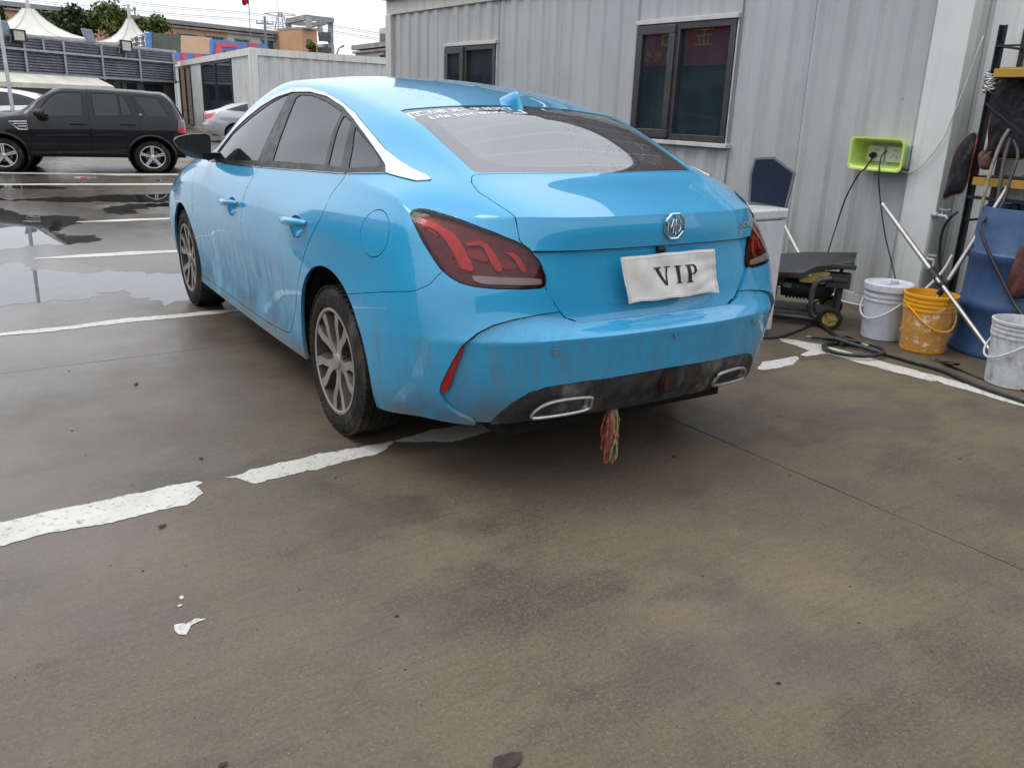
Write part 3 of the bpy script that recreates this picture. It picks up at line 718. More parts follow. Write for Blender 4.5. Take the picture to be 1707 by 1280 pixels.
# ---------------------------------------------------------------- shop across the yard, behind the camera: seen only in the glass and the paint
M_SHOPW = plain('rendered shop wall', (.10,.095,.09), .8, .15, 2); M_SIGNR = plain('red sign board', (.42,.03,.035), .45, .08, 3); M_SIGNY = plain('yellow sign letters', (.72,.52,.06), .45, .05)
M_SHOPG = glass_mat('shop glazing', (.02,.035,.05), .03, 1.6, False)
shop = thing('shop_building', 'shop with a red sign of yellow characters, mirrored in the cabin window', 'shop', (-6.3, 0, 0))
m = MB(); m.box((-2.5, 19, 2.2), (5, 26, 4.4)); m.build('wall', M_SHOPW, shop)
m = MB(); m.box((7.5, -13.5, 2.3), (26, 5, 4.6)); m.build('unseen_rear_wing', M_SHOPW, shop)  # unseen wing, added with its windows to darken reflections on the car's rear
for k in range(7):
    m = MB(); m.box((-3.2+3.4*k, -10.97, 1.3), (2.9, .06, 2.5)); m.build('window', M_SHOPG, shop, bevel=.01)
for k in range(8):
    m = MB(); m.box((.02, 7.6+3.1*k, 1.25), (.06, 2.7, 2.4)); m.build('window', M_SHOPG, shop, bevel=.01)
m = MB(); m.box((.12, 17.9, 3.37), (.2, 12.5, 1.60)); sgn = m.build('sign_board', M_SIGNR, shop)
for ch, y in (('金', 16.85), ('阳', 18.05), ('汽', 19.25)): text_obj(ch, .72, M_SIGNY, (.225, y, 3.30), (0, 1, 0), (0, 0, 1), sgn, 'sign_character', .02)
for ch, y in (('快', 18.0), ('修', 18.45), ('保', 18.9), ('养', 19.35)): text_obj(ch, .34, M_SIGNY, (.225, y, 2.78), (0, 1, 0), (0, 0, 1), sgn, 'sign_character', .02)

# ---------------------------------------------------------------- far cabin, screen fence and buildings
def box_cabin(name, label, pn, pl, pr, z1, holes, group=None):
    """corner cabin: near corner pn, left-face end pl, right-face end pr"""
    t = thing(name, label, 'cabin', (0, 0, 0), 0, group)
    for p, q, hl, nm in ((pn, pl, holes, 'left'), (pn, pr, (), 'right')):
        p = np.array(p[:2]); q = np.array(q[:2]); d = q-p; L = np.linalg.norm(d); d /= L; nrm = np.array([d[1], -d[0]]); 
        if nrm @ p > 0: nrm = -nrm
        edges = sorted([0.12, L-.12] + [e for h in hl for e in h])
        for a, b_ in zip(edges[:-1], edges[1:]):
            if b_-a < .02: continue
            if any(abs(h[0]-a) < 1e-6 for h in hl):
                m = MB(); o3 = p + d*a
                for (u0, u1, w0, w1) in ((a, a+.06, .1, z1-.22), (b_-.06, b_, .1, z1-.22), (a, b_, .1, .18), (a, b_, z1-.30, z1-.22), ((a+b_)/2-.03, (a+b_)/2+.03, .1, z1-.3)):
                    c = p + d*(u0+u1)/2 + nrm*.01; m.box((c[0], c[1], (w0+w1)/2), (u1-u0, .08, w1-w0), rz=math.atan2(d[1], d[0]))
                wo = m.build('window', M_WFR, t)
                c = p + d*(a+b_)/2; m = MB(); m.box((c[0], c[1], z1/2-.06), (b_-a-.05, .02, z1-.4), rz=math.atan2(d[1], d[0])); m.build('pane', M_WGL, wo)
            else:
                pf = corr_profile(a, b_, .42 if nm == 'right' else .3, .03); V = []
                for z in (.12, z1-.2): V += [(*(p + d*u + nrm*h), z) for u, h in pf]
                n = len(pf); m = MB(); m.add(V, [(i, i+1, n+i+1, n+i) for i in range(n-1)]); m.build('wall_panel', M_PANELW, t, smooth=0)
        for z0_, z1_, nmb, md in ((z1-.20, z1, 'roof_beam', M_BEAMW), (0, .12, 'base_beam', M_BEAMW)):
            m = MB(); c = p + d*L/2 + nrm*.015; m.box((c[0], c[1], (z0_+z1_)/2), (L, .12, z1_-z0_), rz=math.atan2(d[1], d[0])); m.build(nmb, md, t)
        for u in (0.06, L-.06):
            m = MB(); c = p + d*u + nrm*.01; m.box((c[0], c[1], z1/2), (.16, .14, z1-.005), rz=math.atan2(d[1], d[0])); m.build('corner_post', M_BEAMW, t, bevel=.01)
    m = MB(); cc = (np.array(pn[:2])+.08*(np.array(pr[:2])-np.array(pn[:2]))); c2 = np.array(pl[:2])-np.array(pn[:2]); cm = np.array(pn[:2])+c2/2+(np.array(pr[:2])-np.array(pn[:2]))*.25; m.box((cm[0], cm[1], z1/2), (np.linalg.norm(c2)*.9, .3, z1-.4), rz=math.atan2(c2[1], c2[0])); m.build('interior', M_DARK, t)
    m = MB(); pn2, pl2, pr2 = (np.array(k[:2]) for k in (pn, pl, pr)); m.add([(*(q*1.0), z1-.03) for q in (pn2, pr2, pr2+pl2-pn2, pl2)], [(0,1,2,3)]); m.build('roof', M_BEAM, t)
    return t
ZC = 2.75; pn, pl_, pr = hit(419, 80, ZC), hit(291, 105, ZC), hit(700, 101.5, ZC)
def along(px, py, p, q):
    p, q = np.array(p[:2]), np.array(q[:2]); d = (q-p)/np.linalg.norm(q-p); n3 = np.array([d[1], -d[0], 0]); return (hitp(px, py, (p[0], p[1], 0), n3)[:2]-p) @ d
hl = [(along(388, 130, pn, pl_), along(338, 130, pn, pl_)), (along(319, 130, pn, pl_), along(300, 130, pn, pl_))]
box_cabin('site_cabin', 'white flat-roofed cabin beyond the blue car bonnet with dark glass in its left face', pn, pl_, pr, ZC, hl)
M_SLAT = plain('blue-grey louvre sheet', (.15,.16,.185), .5, .15, 1.5, dirt=((.09,.09,.10), .4)); M_TUBE = plain('galvanised tube', (.36,.37,.375), .45, .15, 6, metal=.2)
fence = thing('screen_fence', 'long blue-grey louvred screen on a steel frame above the low wall behind the black car', 'fence', (0, 0, 0))
F0 = at(-60, 150, 27.0); F1 = at(297, 160, 36.9); F0[2] = F1[2] = 0; fd = (F1-F0)/np.linalg.norm(F1-F0); fn = np.array([fd[1], -fd[0], 0]); FL = np.linalg.norm(F1-F0)
if fn @ F0 > 0: fn = -fn
fz = lambda px, py: hitp(px, py, F0, fn)
rzf = math.atan2(fd[1], fd[0]); ztop = fz(150, 71)[2]; zbot = fz(150, 128)[2]; zmid = fz(150, 93)[2]
NSL = 13
for k in range(NSL):
    z = zbot + (ztop-zbot)*(k+.5)/NSL; hgt = (ztop-zbot)/NSL; m = MB(); c = F0 + fd*FL/2 - fn*.05; s_ = hgt*.46
    # each louvre leans out at its foot, with small punched tabs
    a_, b_ = F0 - fn*.03, F1 - fn*.03
    V = []
    nn = 60
    for i in range(nn+1):
        p = a_ + (b_-a_)*i/nn; V += [(*(p[:2] - fn[:2]*.04), z+s_), (*(p[:2] + fn[:2]*.025*(1+.5*math.sin(i*1.7+k))), z-s_)]
    m.add(V, [(2*i, 2*i+2, 2*i+3, 2*i+1) for i in range(nn)]); o = m.build('slat', M_SLAT, fence, smooth=0); sd_ = o.modifiers.new('s', 'SOLIDIFY'); sd_.thickness = .006
    m = MB()
m = MB(); c = F0 + fd*FL/2 - fn*.12; m.box((c[0], c[1], (ztop+zbot)/2), (FL, .02, ztop-zbot), rz=rzf); m.build('backing_sheet', M_SLAT, fence)
for px_ in (-20, 43, 108, 170, 232, 288):
    u = along(px_, 110, F0, F1); p = F0 + fd*u + fn*.05; m = MB(); m.beam((p[0], p[1], zbot-.1), (p[0], p[1], ztop+.05), .07, .07); m.build('post', M_TUBE, fence)
for px_ in (75, 210):
    u = along(px_, 110, F0, F1); p = F0 + fd*u + fn*.05; m = MB(); m.beam((p[0], p[1], zmid), (p[0], p[1], ztop+.05), .06, .06); m.build('post', M_TUBE, fence)
for z in (zbot-.02, zmid, ztop):
    m = MB(); p, q = F0 + fn*.06, F1 + fn*.06; m.beam((p[0], p[1], z), (q[0], q[1], z), .07, .07); m.build('rail', M_TUBE, fence)
M_LOWW = plain('dark low wall', (.11,.105,.10), .8, .3, 1.2)
lw = thing('low_wall', 'dark brick-grey wall under the louvred screen', 'wall', (0, 0, 0))
m = MB(); c = F0 + fd*FL/2 - fn*.25; m.box((c[0], c[1], zbot/2), (FL, .2, zbot-.03), rz=rzf); m.build('wall', M_LOWW, lw)
for px_ in (200, 224, 252, 268):
    u = along(px_, 140, F0, F1); p = F0 + fd*u - fn*.14; m = MB(); m.box((p[0], p[1], zbot-.42), (.55, .06, .5), rz=rzf); m.build('window', M_WGL, lw)
M_CANV = plain('weathered canvas', (.60,.565,.48), .85, .12, 1.5, dirt=((.34,.30,.24), .6)); M_BOOTH = plain('pale booth panel', (.42,.44,.46), .6, .1, 2)
bo = thing('awning', 'cream canvas awning of a booth under the louvred screen at the left edge', 'awning', (0, 0, 0))
ua, ub = along(-60, 130, F0, F1), along(152, 140, F0, F1); m = MB()
za = [fz(x, y)[2] for x, y in ((100, 129), (100, 141))]
pa, pb = F0 + fd*ua, F0 + fd*ub
for q in range(2): pass
m.add([(*(pa + fn*.3)[:2], za[0]+.03), (*(pb + fn*.3)[:2], za[0]-.0), (*(pb + fn*1.0)[:2], za[1]-.02), (*(pa + fn*1.0)[:2], za[1]-.02), (*(pa + fn*1.0)[:2], za[1]-.16), (*(pb + fn*1.0)[:2], za[1]-.16)], [(0,1,2,3), (3,2,5,4)]); o = m.build('canvas', M_CANV, bo, smooth=0); o.modifiers.new('s', 'SOLIDIFY').thickness = .03
for u in (ua+.2, (ua+ub)/2, ub-.2):
    p = F0 + fd*u + fn*.9; m = MB(); m.beam((p[0], p[1], 0), (p[0], p[1], za[1]-.05), .05, .05); m.build('prop', M_TUBE, bo)
m = MB(); c = F0 + fd*(ua+ub)/2 + fn*.25; m.box((c[0], c[1], .85), (ub-ua-.2, .12, 1.66), rz=rzf); m.build('booth_panel', M_BOOTH, bo)
# floodlights and small solar panels along the screen
M_FLOOD = plain('black lamp case', (.012,.012,.012), .5, .2); M_FGL = plain('lamp glass', (.50,.50,.47), .15, .1); M_SOLAR = plain('solar cells', (.10,.14,.18), .2, .15, 10)
for (px_, py_, lb_) in ((24, 59.5, 'black floodlight on the screen rail in front of the larger tent'), (204, 77, 'black floodlight on the screen rail beside the sign of white characters')):
    p = fz(px_, py_) + fn*.18; t = thing('floodlight', lb_, 'floodlight', tuple(p), rzf, 'floodlights on the louvred screen'); k = (p[0]**2 + p[1]**2)**.5/1412
    m = MB(); hw, hh = 11.2*k, 7.6*k
    for cc, ss in (((0,0,hh*.9), (2*hw, .09, hh*.22)), ((0,0,-hh*.9), (2*hw, .09, hh*.22)), ((-hw*.93,0,0), (hw*.16, .09, hh*1.6)), ((hw*.93,0,0), (hw*.16, .09, hh*1.6)), ((0,.045,0), (2*hw*.98, .03, 2*hh*.95))): m.box(cc, ss)
    m.build('case', M_FLOOD, t, bevel=.008); m = MB(); m.box((0, -.005 if True else 0, 0), (2*hw*.86, .02, 2*hh*.8)); m.build('lens', M_FGL, t); m = MB(); m.box((0, -.02, -.0), (hw*.9, .008, hh*.5)); m.build('led_board', plain('led board', (.55,.47,.25), .4), t)
    m = MB(); m.beam((-hw, .03, -hh*.2), (-hw, .12, -hh*1.3), .03, .03); m.beam((hw, .03, -hh*.2), (hw, .12, -hh*1.3), .03, .03); m.build('bracket', M_TUBE, t)
for (px_, py_, lb_) in ((146, 60, 'small solar panel on the screen rail between the two tents'), (4, 46, 'small solar panel on the screen rail at the left edge'), ):
    p = fz(px_, py_) + fn*.05; t = thing('solar_panel', lb_, 'solar panel', tuple(p), rzf, 'solar panels on the louvred screen'); k = (p[0]**2+p[1]**2)**.5/1412
    m = MB(); m.box((0, 0, 0), (20*k, .03, 18*k), rot=np.array([[1,0,0],[0,.94,.34],[0,-.34,.94]])); m.build('frame', M_TUBE, t)
    m = MB(); m.box((0, -.02, 0), (18*k, .02, 16*k), rot=np.array([[1,0,0],[0,.94,.34],[0,-.34,.94]])); m.build('cells', M_SOLAR, t)
    m = MB(); m.beam((0, .02, -.02), (0, .02, -12*k), .03, .03); m.build('bracket', M_TUBE, t)
# tall post at the left edge
p = hit(27, 300); p = at(14, 120, 15.5); t = thing('light_pole', 'thin grey steel pole at the left edge in front of the white car', 'pole', (p[0], p[1], 0))
q0, q1 = at(19, 170, 15.5), at(2, 60, 15.5); m = MB(); dz = (q1-q0)/(q1[2]-q0[2]); b0 = q0 + dz*(0-q0[2]); m.tube([b0 - np.array([p[0], p[1], 0]), q1 + dz*.8 - np.array([p[0], p[1], 0])], .034, 10); m.build('tube', M_TUBE, t)

# tents
M_TENT = plain('white tent cloth', (.55,.53,.49), .7, .05, 1, dirt=((.55,.52,.46), .3))
for (ax, ay, bx0, bx1, by, d, tx, lb_) in ((47, 15.5, -60, 150, 62, 46, -2, 'taller white peaked tent roof at the far left'), (216, 32.5, 150, 262, 73, 46, 10, 'smaller white peaked tent roof left of the sign')):
    top = at(ax, ay, d); bl, br = at(bx0, by, d), at(bx1, by, d); r1 = np.linalg.norm(br-bl)/2; h = top[2] - (bl[2]+br[2])/2
    zb_ = top[2]-h; t = thing('tent', lb_, 'tent', (top[0], top[1], zb_), 0, 'white peaked tents'); m = MB()
    n = 24; V = []; pr_ = [(.085, 1.0), (.16, .80), (.27, .58), (.42, .36), (.62, .16), (.85, .03), (1.0, -.02), (1.0, -.25)]
    cdir = math.atan2(top[1], top[0])
    for r_, z_ in pr_:
        for k in range(n):
            a = 2*math.pi*k/n + cdir; s4 = 1 - .10*(r_)*math.cos(4*(a-cdir)); V.append((r1*r_*s4*math.cos(a), r1*r_*s4*math.sin(a), h*z_))
    m.add(V, [(i*n+k, i*n+(k+1) % n, (i+1)*n+(k+1) % n, (i+1)*n+k) for i in range(len(pr_)-1) for k in range(n)]); m.build('canopy', M_TENT, t, smooth=25)
    m = MB(); m.tube([(0,0,h*.95), (0,0,h*1.0+(ay-tx)*d/1412)], .09, 8); m.build('mast', M_TENT, t)
    m = MB()
    for k in range(8):
        a = 2*math.pi*(k+.5)/8 + cdir; m.tube([(r1*r_*.995*math.cos(a)*(1-.10*r_*math.cos(4*(a-cdir))), r1*r_*.995*math.sin(a)*(1-.10*r_*math.cos(4*(a-cdir))), h*z_+.02) for r_, z_ in pr_[:7]], .025, 5)
    m.build('seam', M_TENT, t)
    for k in range(4):
        a = cdir + math.pi/4 + k*math.pi/2; m = MB(); m.beam((.8*r1*math.cos(a), .8*r1*math.sin(a), -zb_), (.8*r1*math.cos(a), .8*r1*math.sin(a), -.05*h), .1, .1); m.build('leg', M_TUBE, t)

# sign boards behind the screen
M_NAVY = plain('dark sign board', (.045,.048,.07), .5, .15, 3); M_GRN = plain('green stand-in board', (.088,.105,.075), .7, .03, 1); M_PCH = plain('tan stand-in board', (.60,.40,.245), .7, .03, 1); M_BLU = plain('blue sign frame', (.05,.16,.42), .5, .15, 3); M_REDS = plain('red sign letters', (.50,.05,.07), .5, .1, 3)
def board(pts, d0, d1, name, mat, label, cat, thick=.15, legs=True):
    q = [at(x, y, d0 if i in (0, 3) else d1) for i, (x, y) in enumerate(pts)]
    c = sum(q)/4; t = thing(name, label, cat, (c[0], c[1], 0)); n = np.cross(q[1]-q[0], q[3]-q[0]); n /= np.linalg.norm(n)
    if n @ c < 0: n = -n
    o3 = np.array([c[0], c[1], 0]); V = [p - o3 for p in q] + [p + n*thick - o3 for p in q]
    m = MB(); m.add(V, [(0,1,2,3), (7,6,5,4), (0,4,5,1), (1,5,6,2), (2,6,7,3), (3,7,4,0)]); m.build('panel', mat, t)
    if legs:
        for e in (.15, .85):
            f = (q[3]*(1-e) + q[2]*e) + n*thick*.5 - o3; m = MB(); m.beam((f[0], f[1], -o3[2]), (f[0], f[1], f[2]), .08, .08); m.build('leg', M_TUBE, t)
    return t, q, n, o3
t, q, n, o3 = board([(188, 74), (252, 53), (252, 84), (188, 80)], 49, 42, 'sign_board', M_NAVY, 'dark sign with the white characters 一千车行 left of the green board', 'sign')
for ch, u, v, hh in (('一', .48, .62, .7), ('千', .62, .58, 1.0), ('车', .77, .56, 1.15), ('行', .92, .53, 1.3)):
    pt = (q[0]*(1-u)+q[1]*u)*(1-v) + (q[3]*(1-u)+q[2]*u)*v - n*.03 - o3; ex = q[1]-q[0]; ex = ex/np.linalg.norm(ex); ex = (q[2]-q[3]); ex /= np.linalg.norm(ex)
    text_obj(ch, hh*.72, M_WHITEP, pt, ex, (0, 0, 1), t, 'sign_character', .02, 1.25)
board([(252.5, 55), (257.5, 56), (257.5, 83), (252.5, 84)], 42, 42.3, 'sign_end', M_BLU, 'narrow blue end of the sign board beside the green board', 'sign', .3)
board([(257, 55.5), (301, 57.5), (301, 90), (257, 88)], 42.4, 44, 'stand_in_board', M_GRN, 'added dark green board over masked signs behind the screen', 'board')  # added board, fills a masked-out patch where signs are hidden
board([(301.5, 59), (353.5, 63.5), (353.5, 94), (301.5, 94)], 44, 46, 'stand_in_board', M_PCH, 'added tan board over masked signs, right of the dark green one', 'board')  # added board too, for the second masked-out patch
t, q, n, o3 = board([(353, 66), (446, 74), (446, 95), (353, 97)], 40, 44, 'sign_board', M_BLU, 'blue sign with broken red characters above the white cabin roof', 'sign')
def strokes(L, t, q, n, o3):
    for (u0, u1, v0, v1, sh) in L:
        pt = lambda u, v: (q[0]*(1-u)+q[1]*u)*(1-v) + (q[3]*(1-u)+q[2]*u)*v - o3
        m = MB(); A = [pt(u0, v0), pt(u1, v0), pt(u1-sh, v1), pt(u0-sh, v1)]; m.add(A + [p - n*.06 for p in A], [(7,6,5,4), (0,1,5,4), (1,2,6,5), (2,3,7,6), (3,0,4,7)]); m.build('sign_stroke', M_REDS, t)
strokes([(.06,.42,.18,.40,.0), (.05,.15,.40,.95,.02), (.20,.30,.60,.95,.0), (.20,.40,.58,.72,.0), (.50,.58,.45,.9,0), (.63,.80,.05,.35,0), (.66,.74,.35,.9,0)], t, q, n, o3)
t, q, n, o3 = board([(286, 87), (352, 91), (352, 108), (286, 106)], 38.5, 40, 'sign_board', M_BLU, 'low blue sign with red strokes between the screen and the white cabin', 'sign')
strokes([(.02,.95,.70,1.0,0), (.22,.34,.05,.75,-.03), (.55,.70,.1,.7,0), (.70,.98,.15,.4,0), (.78,.86,.4,.75,0)], t, q, n, o3)

# long building behind
M_PEACH = plain('peach render', (.50,.285,.165), .85, .08, .6, dirt=((.36,.24,.17), .5)); M_WREN = plain('grey-white render', (.46,.47,.46), .85, .12, .5, dirt=((.30,.29,.27), .6)); M_ROOFG = plain('grey parapet', (.26,.255,.245), .8, .2, 1); M_FARW = plain('far window', (.07,.08,.085), .25, .3, 2); M_CONCG = plain('bare concrete frame', (.27,.275,.265), .85, .15, 1)
ZB = 8.6
def facade(name, label, pxa, pya, pxb, pyb, zt, mats, wins, depth=9, cat='building'):
    """mats: list of (px_end, material); wins: (px0, px1, py0, py1)"""
    A, B = hit(pxa, pya, zt), hit(pxb, pyb, zt); d = (B-A); d[2] = 0; L = np.linalg.norm(d); d /= L; nr = np.array([d[1], -d[0], 0]); nr = -nr if nr @ A > 0 else nr; rz = math.atan2(d[1], d[0])
    t = thing(name, label, cat, (A[0], A[1], 0), rz); loc = lambda p: np.array([(p-A) @ d, (p-A) @ np.array([-d[1], d[0], 0]), 0]); sgn = 1 if nr @ np.array([-d[1], d[0], 0]) < 0 else -1
    u0 = 0
    for pxe, mt in mats:
        u1 = (hitp(pxe, 40, A, nr)-A) @ d; m = MB(); m.box(((u0+u1)/2, sgn*depth/2, zt/2-.25), (u1-u0-.004, depth, zt-.5)); m.build('wall', mt, t); u0 = u1
    m = MB(); m.box((u0/2, sgn*depth/2-.15*sgn, zt-.2), (u0, depth+.5, .4)); m.box((u0/2, sgn*.1-.28*sgn, zt-.62), (u0, .25, .18)); m.build('roof', M_ROOFG, t)
    for (x0, x1, y0, y1) in wins:
        a, b_ = hitp(x0, y0, A, nr), hitp(x1, y1, A, nr); ua_, ub_ = (a-A) @ d, (b_-A) @ d; z0_, z1_ = min(a[2], b_[2]), max(a[2], b_[2]); m = MB()
        cx_, w_ = (ua_+ub_)/2, abs(ub_-ua_)
        for cc, ss in (((cx_, -.03*sgn, z1_), (w_+.3, .3, .18)), ((cx_, -.02*sgn, z0_), (w_+.2, .2, .1)), ((cx_-w_/2, 0, (z0_+z1_)/2), (.1, .1, z1_-z0_)), ((cx_+w_/2, 0, (z0_+z1_)/2), (.1, .1, z1_-z0_)), ((cx_, -.02*sgn, (z0_+z1_)/2), (.08, .08, z1_-z0_))): m.box(cc, ss)
        wo = m.build('window', M_ROOFG, t); m = MB(); m.box((cx_, .02*sgn, (z0_+z1_)/2), (w_, .08, z1_-z0_)); m.build('pane', M_FARW, wo)
    return t, A, d, nr, rz, sgn
bl = facade('apartment_building', 'long low building of peach render with a grey-white middle behind the trees', -140, -14, 468, 53.5, ZB, [(378, M_PEACH), (468.5, M_WREN)], [(298, 327, 55, 70), (344, 373, 59, 75), (393, 415, 65, 78), (-20, 0, 25, 40), (436, 456, 66, 84)])
bl2 = facade('apartment_building', 'peach block with two small windows under the bare concrete roof frame', 469, 55, 504, 58.5, ZB-.2, [(504, M_PEACH)], [(477, 487, 74, 85), (491, 500, 75.5, 85)])
A = at(503, 60, 86); tw = thing('stair_tower', 'square peach stair tower in front of the concrete roof frame', 'tower', (A[0], A[1], 0), bl2[4]); k = 86/1412
zt = at(518, 49.5, 86)[2]; m = MB(); m.box((15*k, 2, zt/2), (31*k, 4, zt)); m.build('wall', M_PEACH, tw); m = MB(); m.box((15*k, 2, zt+.06), (32*k, 4.2, .2)); m.build('roof', M_ROOFG, tw)
for u in (10, 14, 18): m = MB(); m.box((u*k, -.01, zt-1.3), (.14, .08, .8)); m.build('window', M_FARW, tw)
rf = thing('roof_frame', 'bare grey concrete frame standing on the far roof', 'frame', (A[0], A[1], 0)); o3 = np.array([A[0], A[1], 0])
def fbeam(a, b_, d, w_=.5):
    p, q = at(*a, d[0]) - o3, at(*b_, d[1]) - o3; m = MB(); m.beam(p, q, w_, w_); return m.build('beam', M_CONCG, rf)
fbeam((480, 36), (513, 29.5), (94, 86)); fbeam((511, 30), (553.5, 34.5), (86, 92)); fbeam((482, 38), (530, 42), (94, 99), .4); fbeam((518, 43), (552, 36), (96, 92), .4)
for (x, y0, y1, d) in ((481, 36, 56, 94), (514, 30, 50, 86), (551, 34, 170, 92), (533, 41, 60, 99)): fbeam((x, y0), (x+1.5, y1), (d, d), .55)
m = MB(); p = at(541, 70, 93) - o3; m.box((p[0], p[1], p[2]/2-.3), (1.2, 2.4, p[2]*1.0)); m.build('side_wall', M_WREN, rf)
m = MB(); p = at(541, 62, 91.5) - o3; m.box(p, (1.0, .9, .9)); m.build('air_unit', M_FARW, rf)
m = MB(); p = at(541, 84, 91.2) - o3; m.box(p, (1.0, 1.4, .5)); m.build('window', M_FARW, rf)
gb = facade('apartment_building', 'pale grey block with a square roof hut at the right of the sky', 592, 77, 664, 68, 6.4, [(664, M_WREN)], [(634, 642, 91, 99)], 12)
m = MB(); A2 = gb[1]; u0 = (hitp(627, 60, A2, gb[3])-A2) @ gb[2]; zt = hitp(636, 46, A2, gb[3])[2]; m.box((u0+2.2, gb[5]*2, zt/2), (4.4, 3.4, zt-.01)); m.build('roof_hut', M_WREN, gb[0])
m = MB(); m.box((u0+2.2, gb[5]*.28, zt-1.15), (3.7, .1, 1.3)); m.build('louvre', M_FARW, gb[0])

# pole, pylon, flag, lamp, wires
M_IRON = plain('grey galvanised iron', (.20,.205,.21), .6, .15, 3); M_FLAG = plain('red flag cloth', (.55,.02,.03), .7, .1, 3)
def pole_thing(name, label, cat, px_, pyt, d, r=.12):
    tp = at(px_, pyt, d); t = thing(name, label, cat, (tp[0], tp[1], 0)); m = MB(); m.tube([(0,0,0), (0,0,tp[2])], [r, r*.75], 8); m.build('shaft', M_IRON, t); return t, tp
t, tp = pole_thing('utility_pole', 'grey utility pole with cross arms in front of the white building', 'pole', 441, 28, 62)
for dz, w_ in ((.5, 1.2), (1.0, 1.4)): m = MB(); m.beam((-w_/2, .15, tp[2]-dz), (w_/2, -.15, tp[2]-dz), .08, .08); m.build('cross_arm', M_IRON, t)
m = MB()
for k in range(4): m.tube([((k-1.5)*.38, .1-.06*k, tp[2]-.5), ((k-1.5)*.38, .1-.06*k, tp[2]-.25)], .05, 6)
m.build('insulator', M_WREN, t)
t, tp = pole_thing('flag_pole', 'thin white flag pole with a red flag at the top of the photo', 'flag', 413, -22, 88, .05); m = MB(); nn = 12
V = [(-1.4*i/nn - .0, .12*math.sin(i*.9), tp[2]-.1 + .12*math.sin(i*.6)) for i in range(nn+1)] + [(-1.3*i/nn, .12*math.sin(i*.9+.4), tp[2]-1.75 + .16*math.sin(i*.7)) for i in range(nn+1)]
m.add(V, [(i, i+1, nn+2+i, nn+1+i) for i in range(nn)]); o = m.build('flag', M_FLAG, t); o.modifiers.new('s', 'SOLIDIFY').thickness = .01; o.rotation_euler = (0, 0, R_(35))
t, tp = pole_thing('street_lamp', 'grey street lamp head above the cabin roof against the sky', 'street lamp', 562, 88, 52, .07); m = MB(); e0 = at(562, 88, 52)-np.array([tp[0], tp[1], 0]); e1 = at(569, 79, 52)-np.array([tp[0], tp[1], 0]); m.tube([e0, (e0+e1)/2+np.array([0,0,.1]), e1], .04, 6); m.build('arm', M_IRON, t)
m = MB(); e2 = at(574, 76.5, 52)-np.array([tp[0], tp[1], 0]); m.beam(e1, e2, .16, .09); m.build('lamp_head', M_FLOOD, t, bevel=.02)
tp = at(467, 22, 150); t = thing('pylon', 'lattice power pylon behind the white building', 'pylon', (tp[0], tp[1], 0)); m = MB(); h = tp[2]; sp = .9
lv = [h*.0, h*.55, h*.72, h*.85, h*.95, h]; ww = [2.6, 1.5, 1.05, .75, .5, .2]
for i in range(5):
    for sx, sy in ((1,1),(1,-1),(-1,-1),(-1,1)):
        m.tube([(sx*ww[i], sy*ww[i], lv[i]), (sx*ww[i+1], sy*ww[i+1], lv[i+1])], .07, 4)
        m.tube([(sx*ww[i], sy*ww[i], lv[i]), (-sy*ww[i+1]*1, sx*ww[i+1], lv[i+1])], .045, 4)
for z_, w_ in ((h*.985, 2.6), (h*.84, 2.9), (h*.70, 3.2)):
    m.tube([(-w_, w_*.4, z_), (0, 0, z_+.3), (w_, -w_*.4, z_)], .06, 4); m.tube([(-w_, w_*.4, z_), (0, 0, z_-.3), (w_, -w_*.4, z_)], .05, 4)
m.build('lattice', M_IRON, t)
WI = [[(-60,-30),(260,8.6),(437,24.6),(640,57)], [(-60,-24),(260,12),(437,27.5),(640,60)], [(-60,-10),(260,21),(445,36),(640,66)], [(-60,-7),(260,24),(445,39),(640,69)]]
M_WIRE = plain('power wire', (.10,.10,.105), .6, .1)
for k, L in enumerate(WI):
    m = MB(); m.tube(resample([at(x, y, 64) for x, y in L], 30), .012 if k % 2 else .016, 5); o = m.build('power_wire', M_WIRE); tag(o, ['highest power wire across the sky', 'second power wire from the top across the sky', 'third power wire from the top across the sky', 'lowest power wire across the sky'][k], 'wire', 'power wires across the sky')
m = MB(); m.tube([at(457, -20, 120), at(466, 24, 148)], .03, 5); o = m.build('power_wire', M_WIRE); tag(o, 'steep power wire running down to the pylon', 'wire')

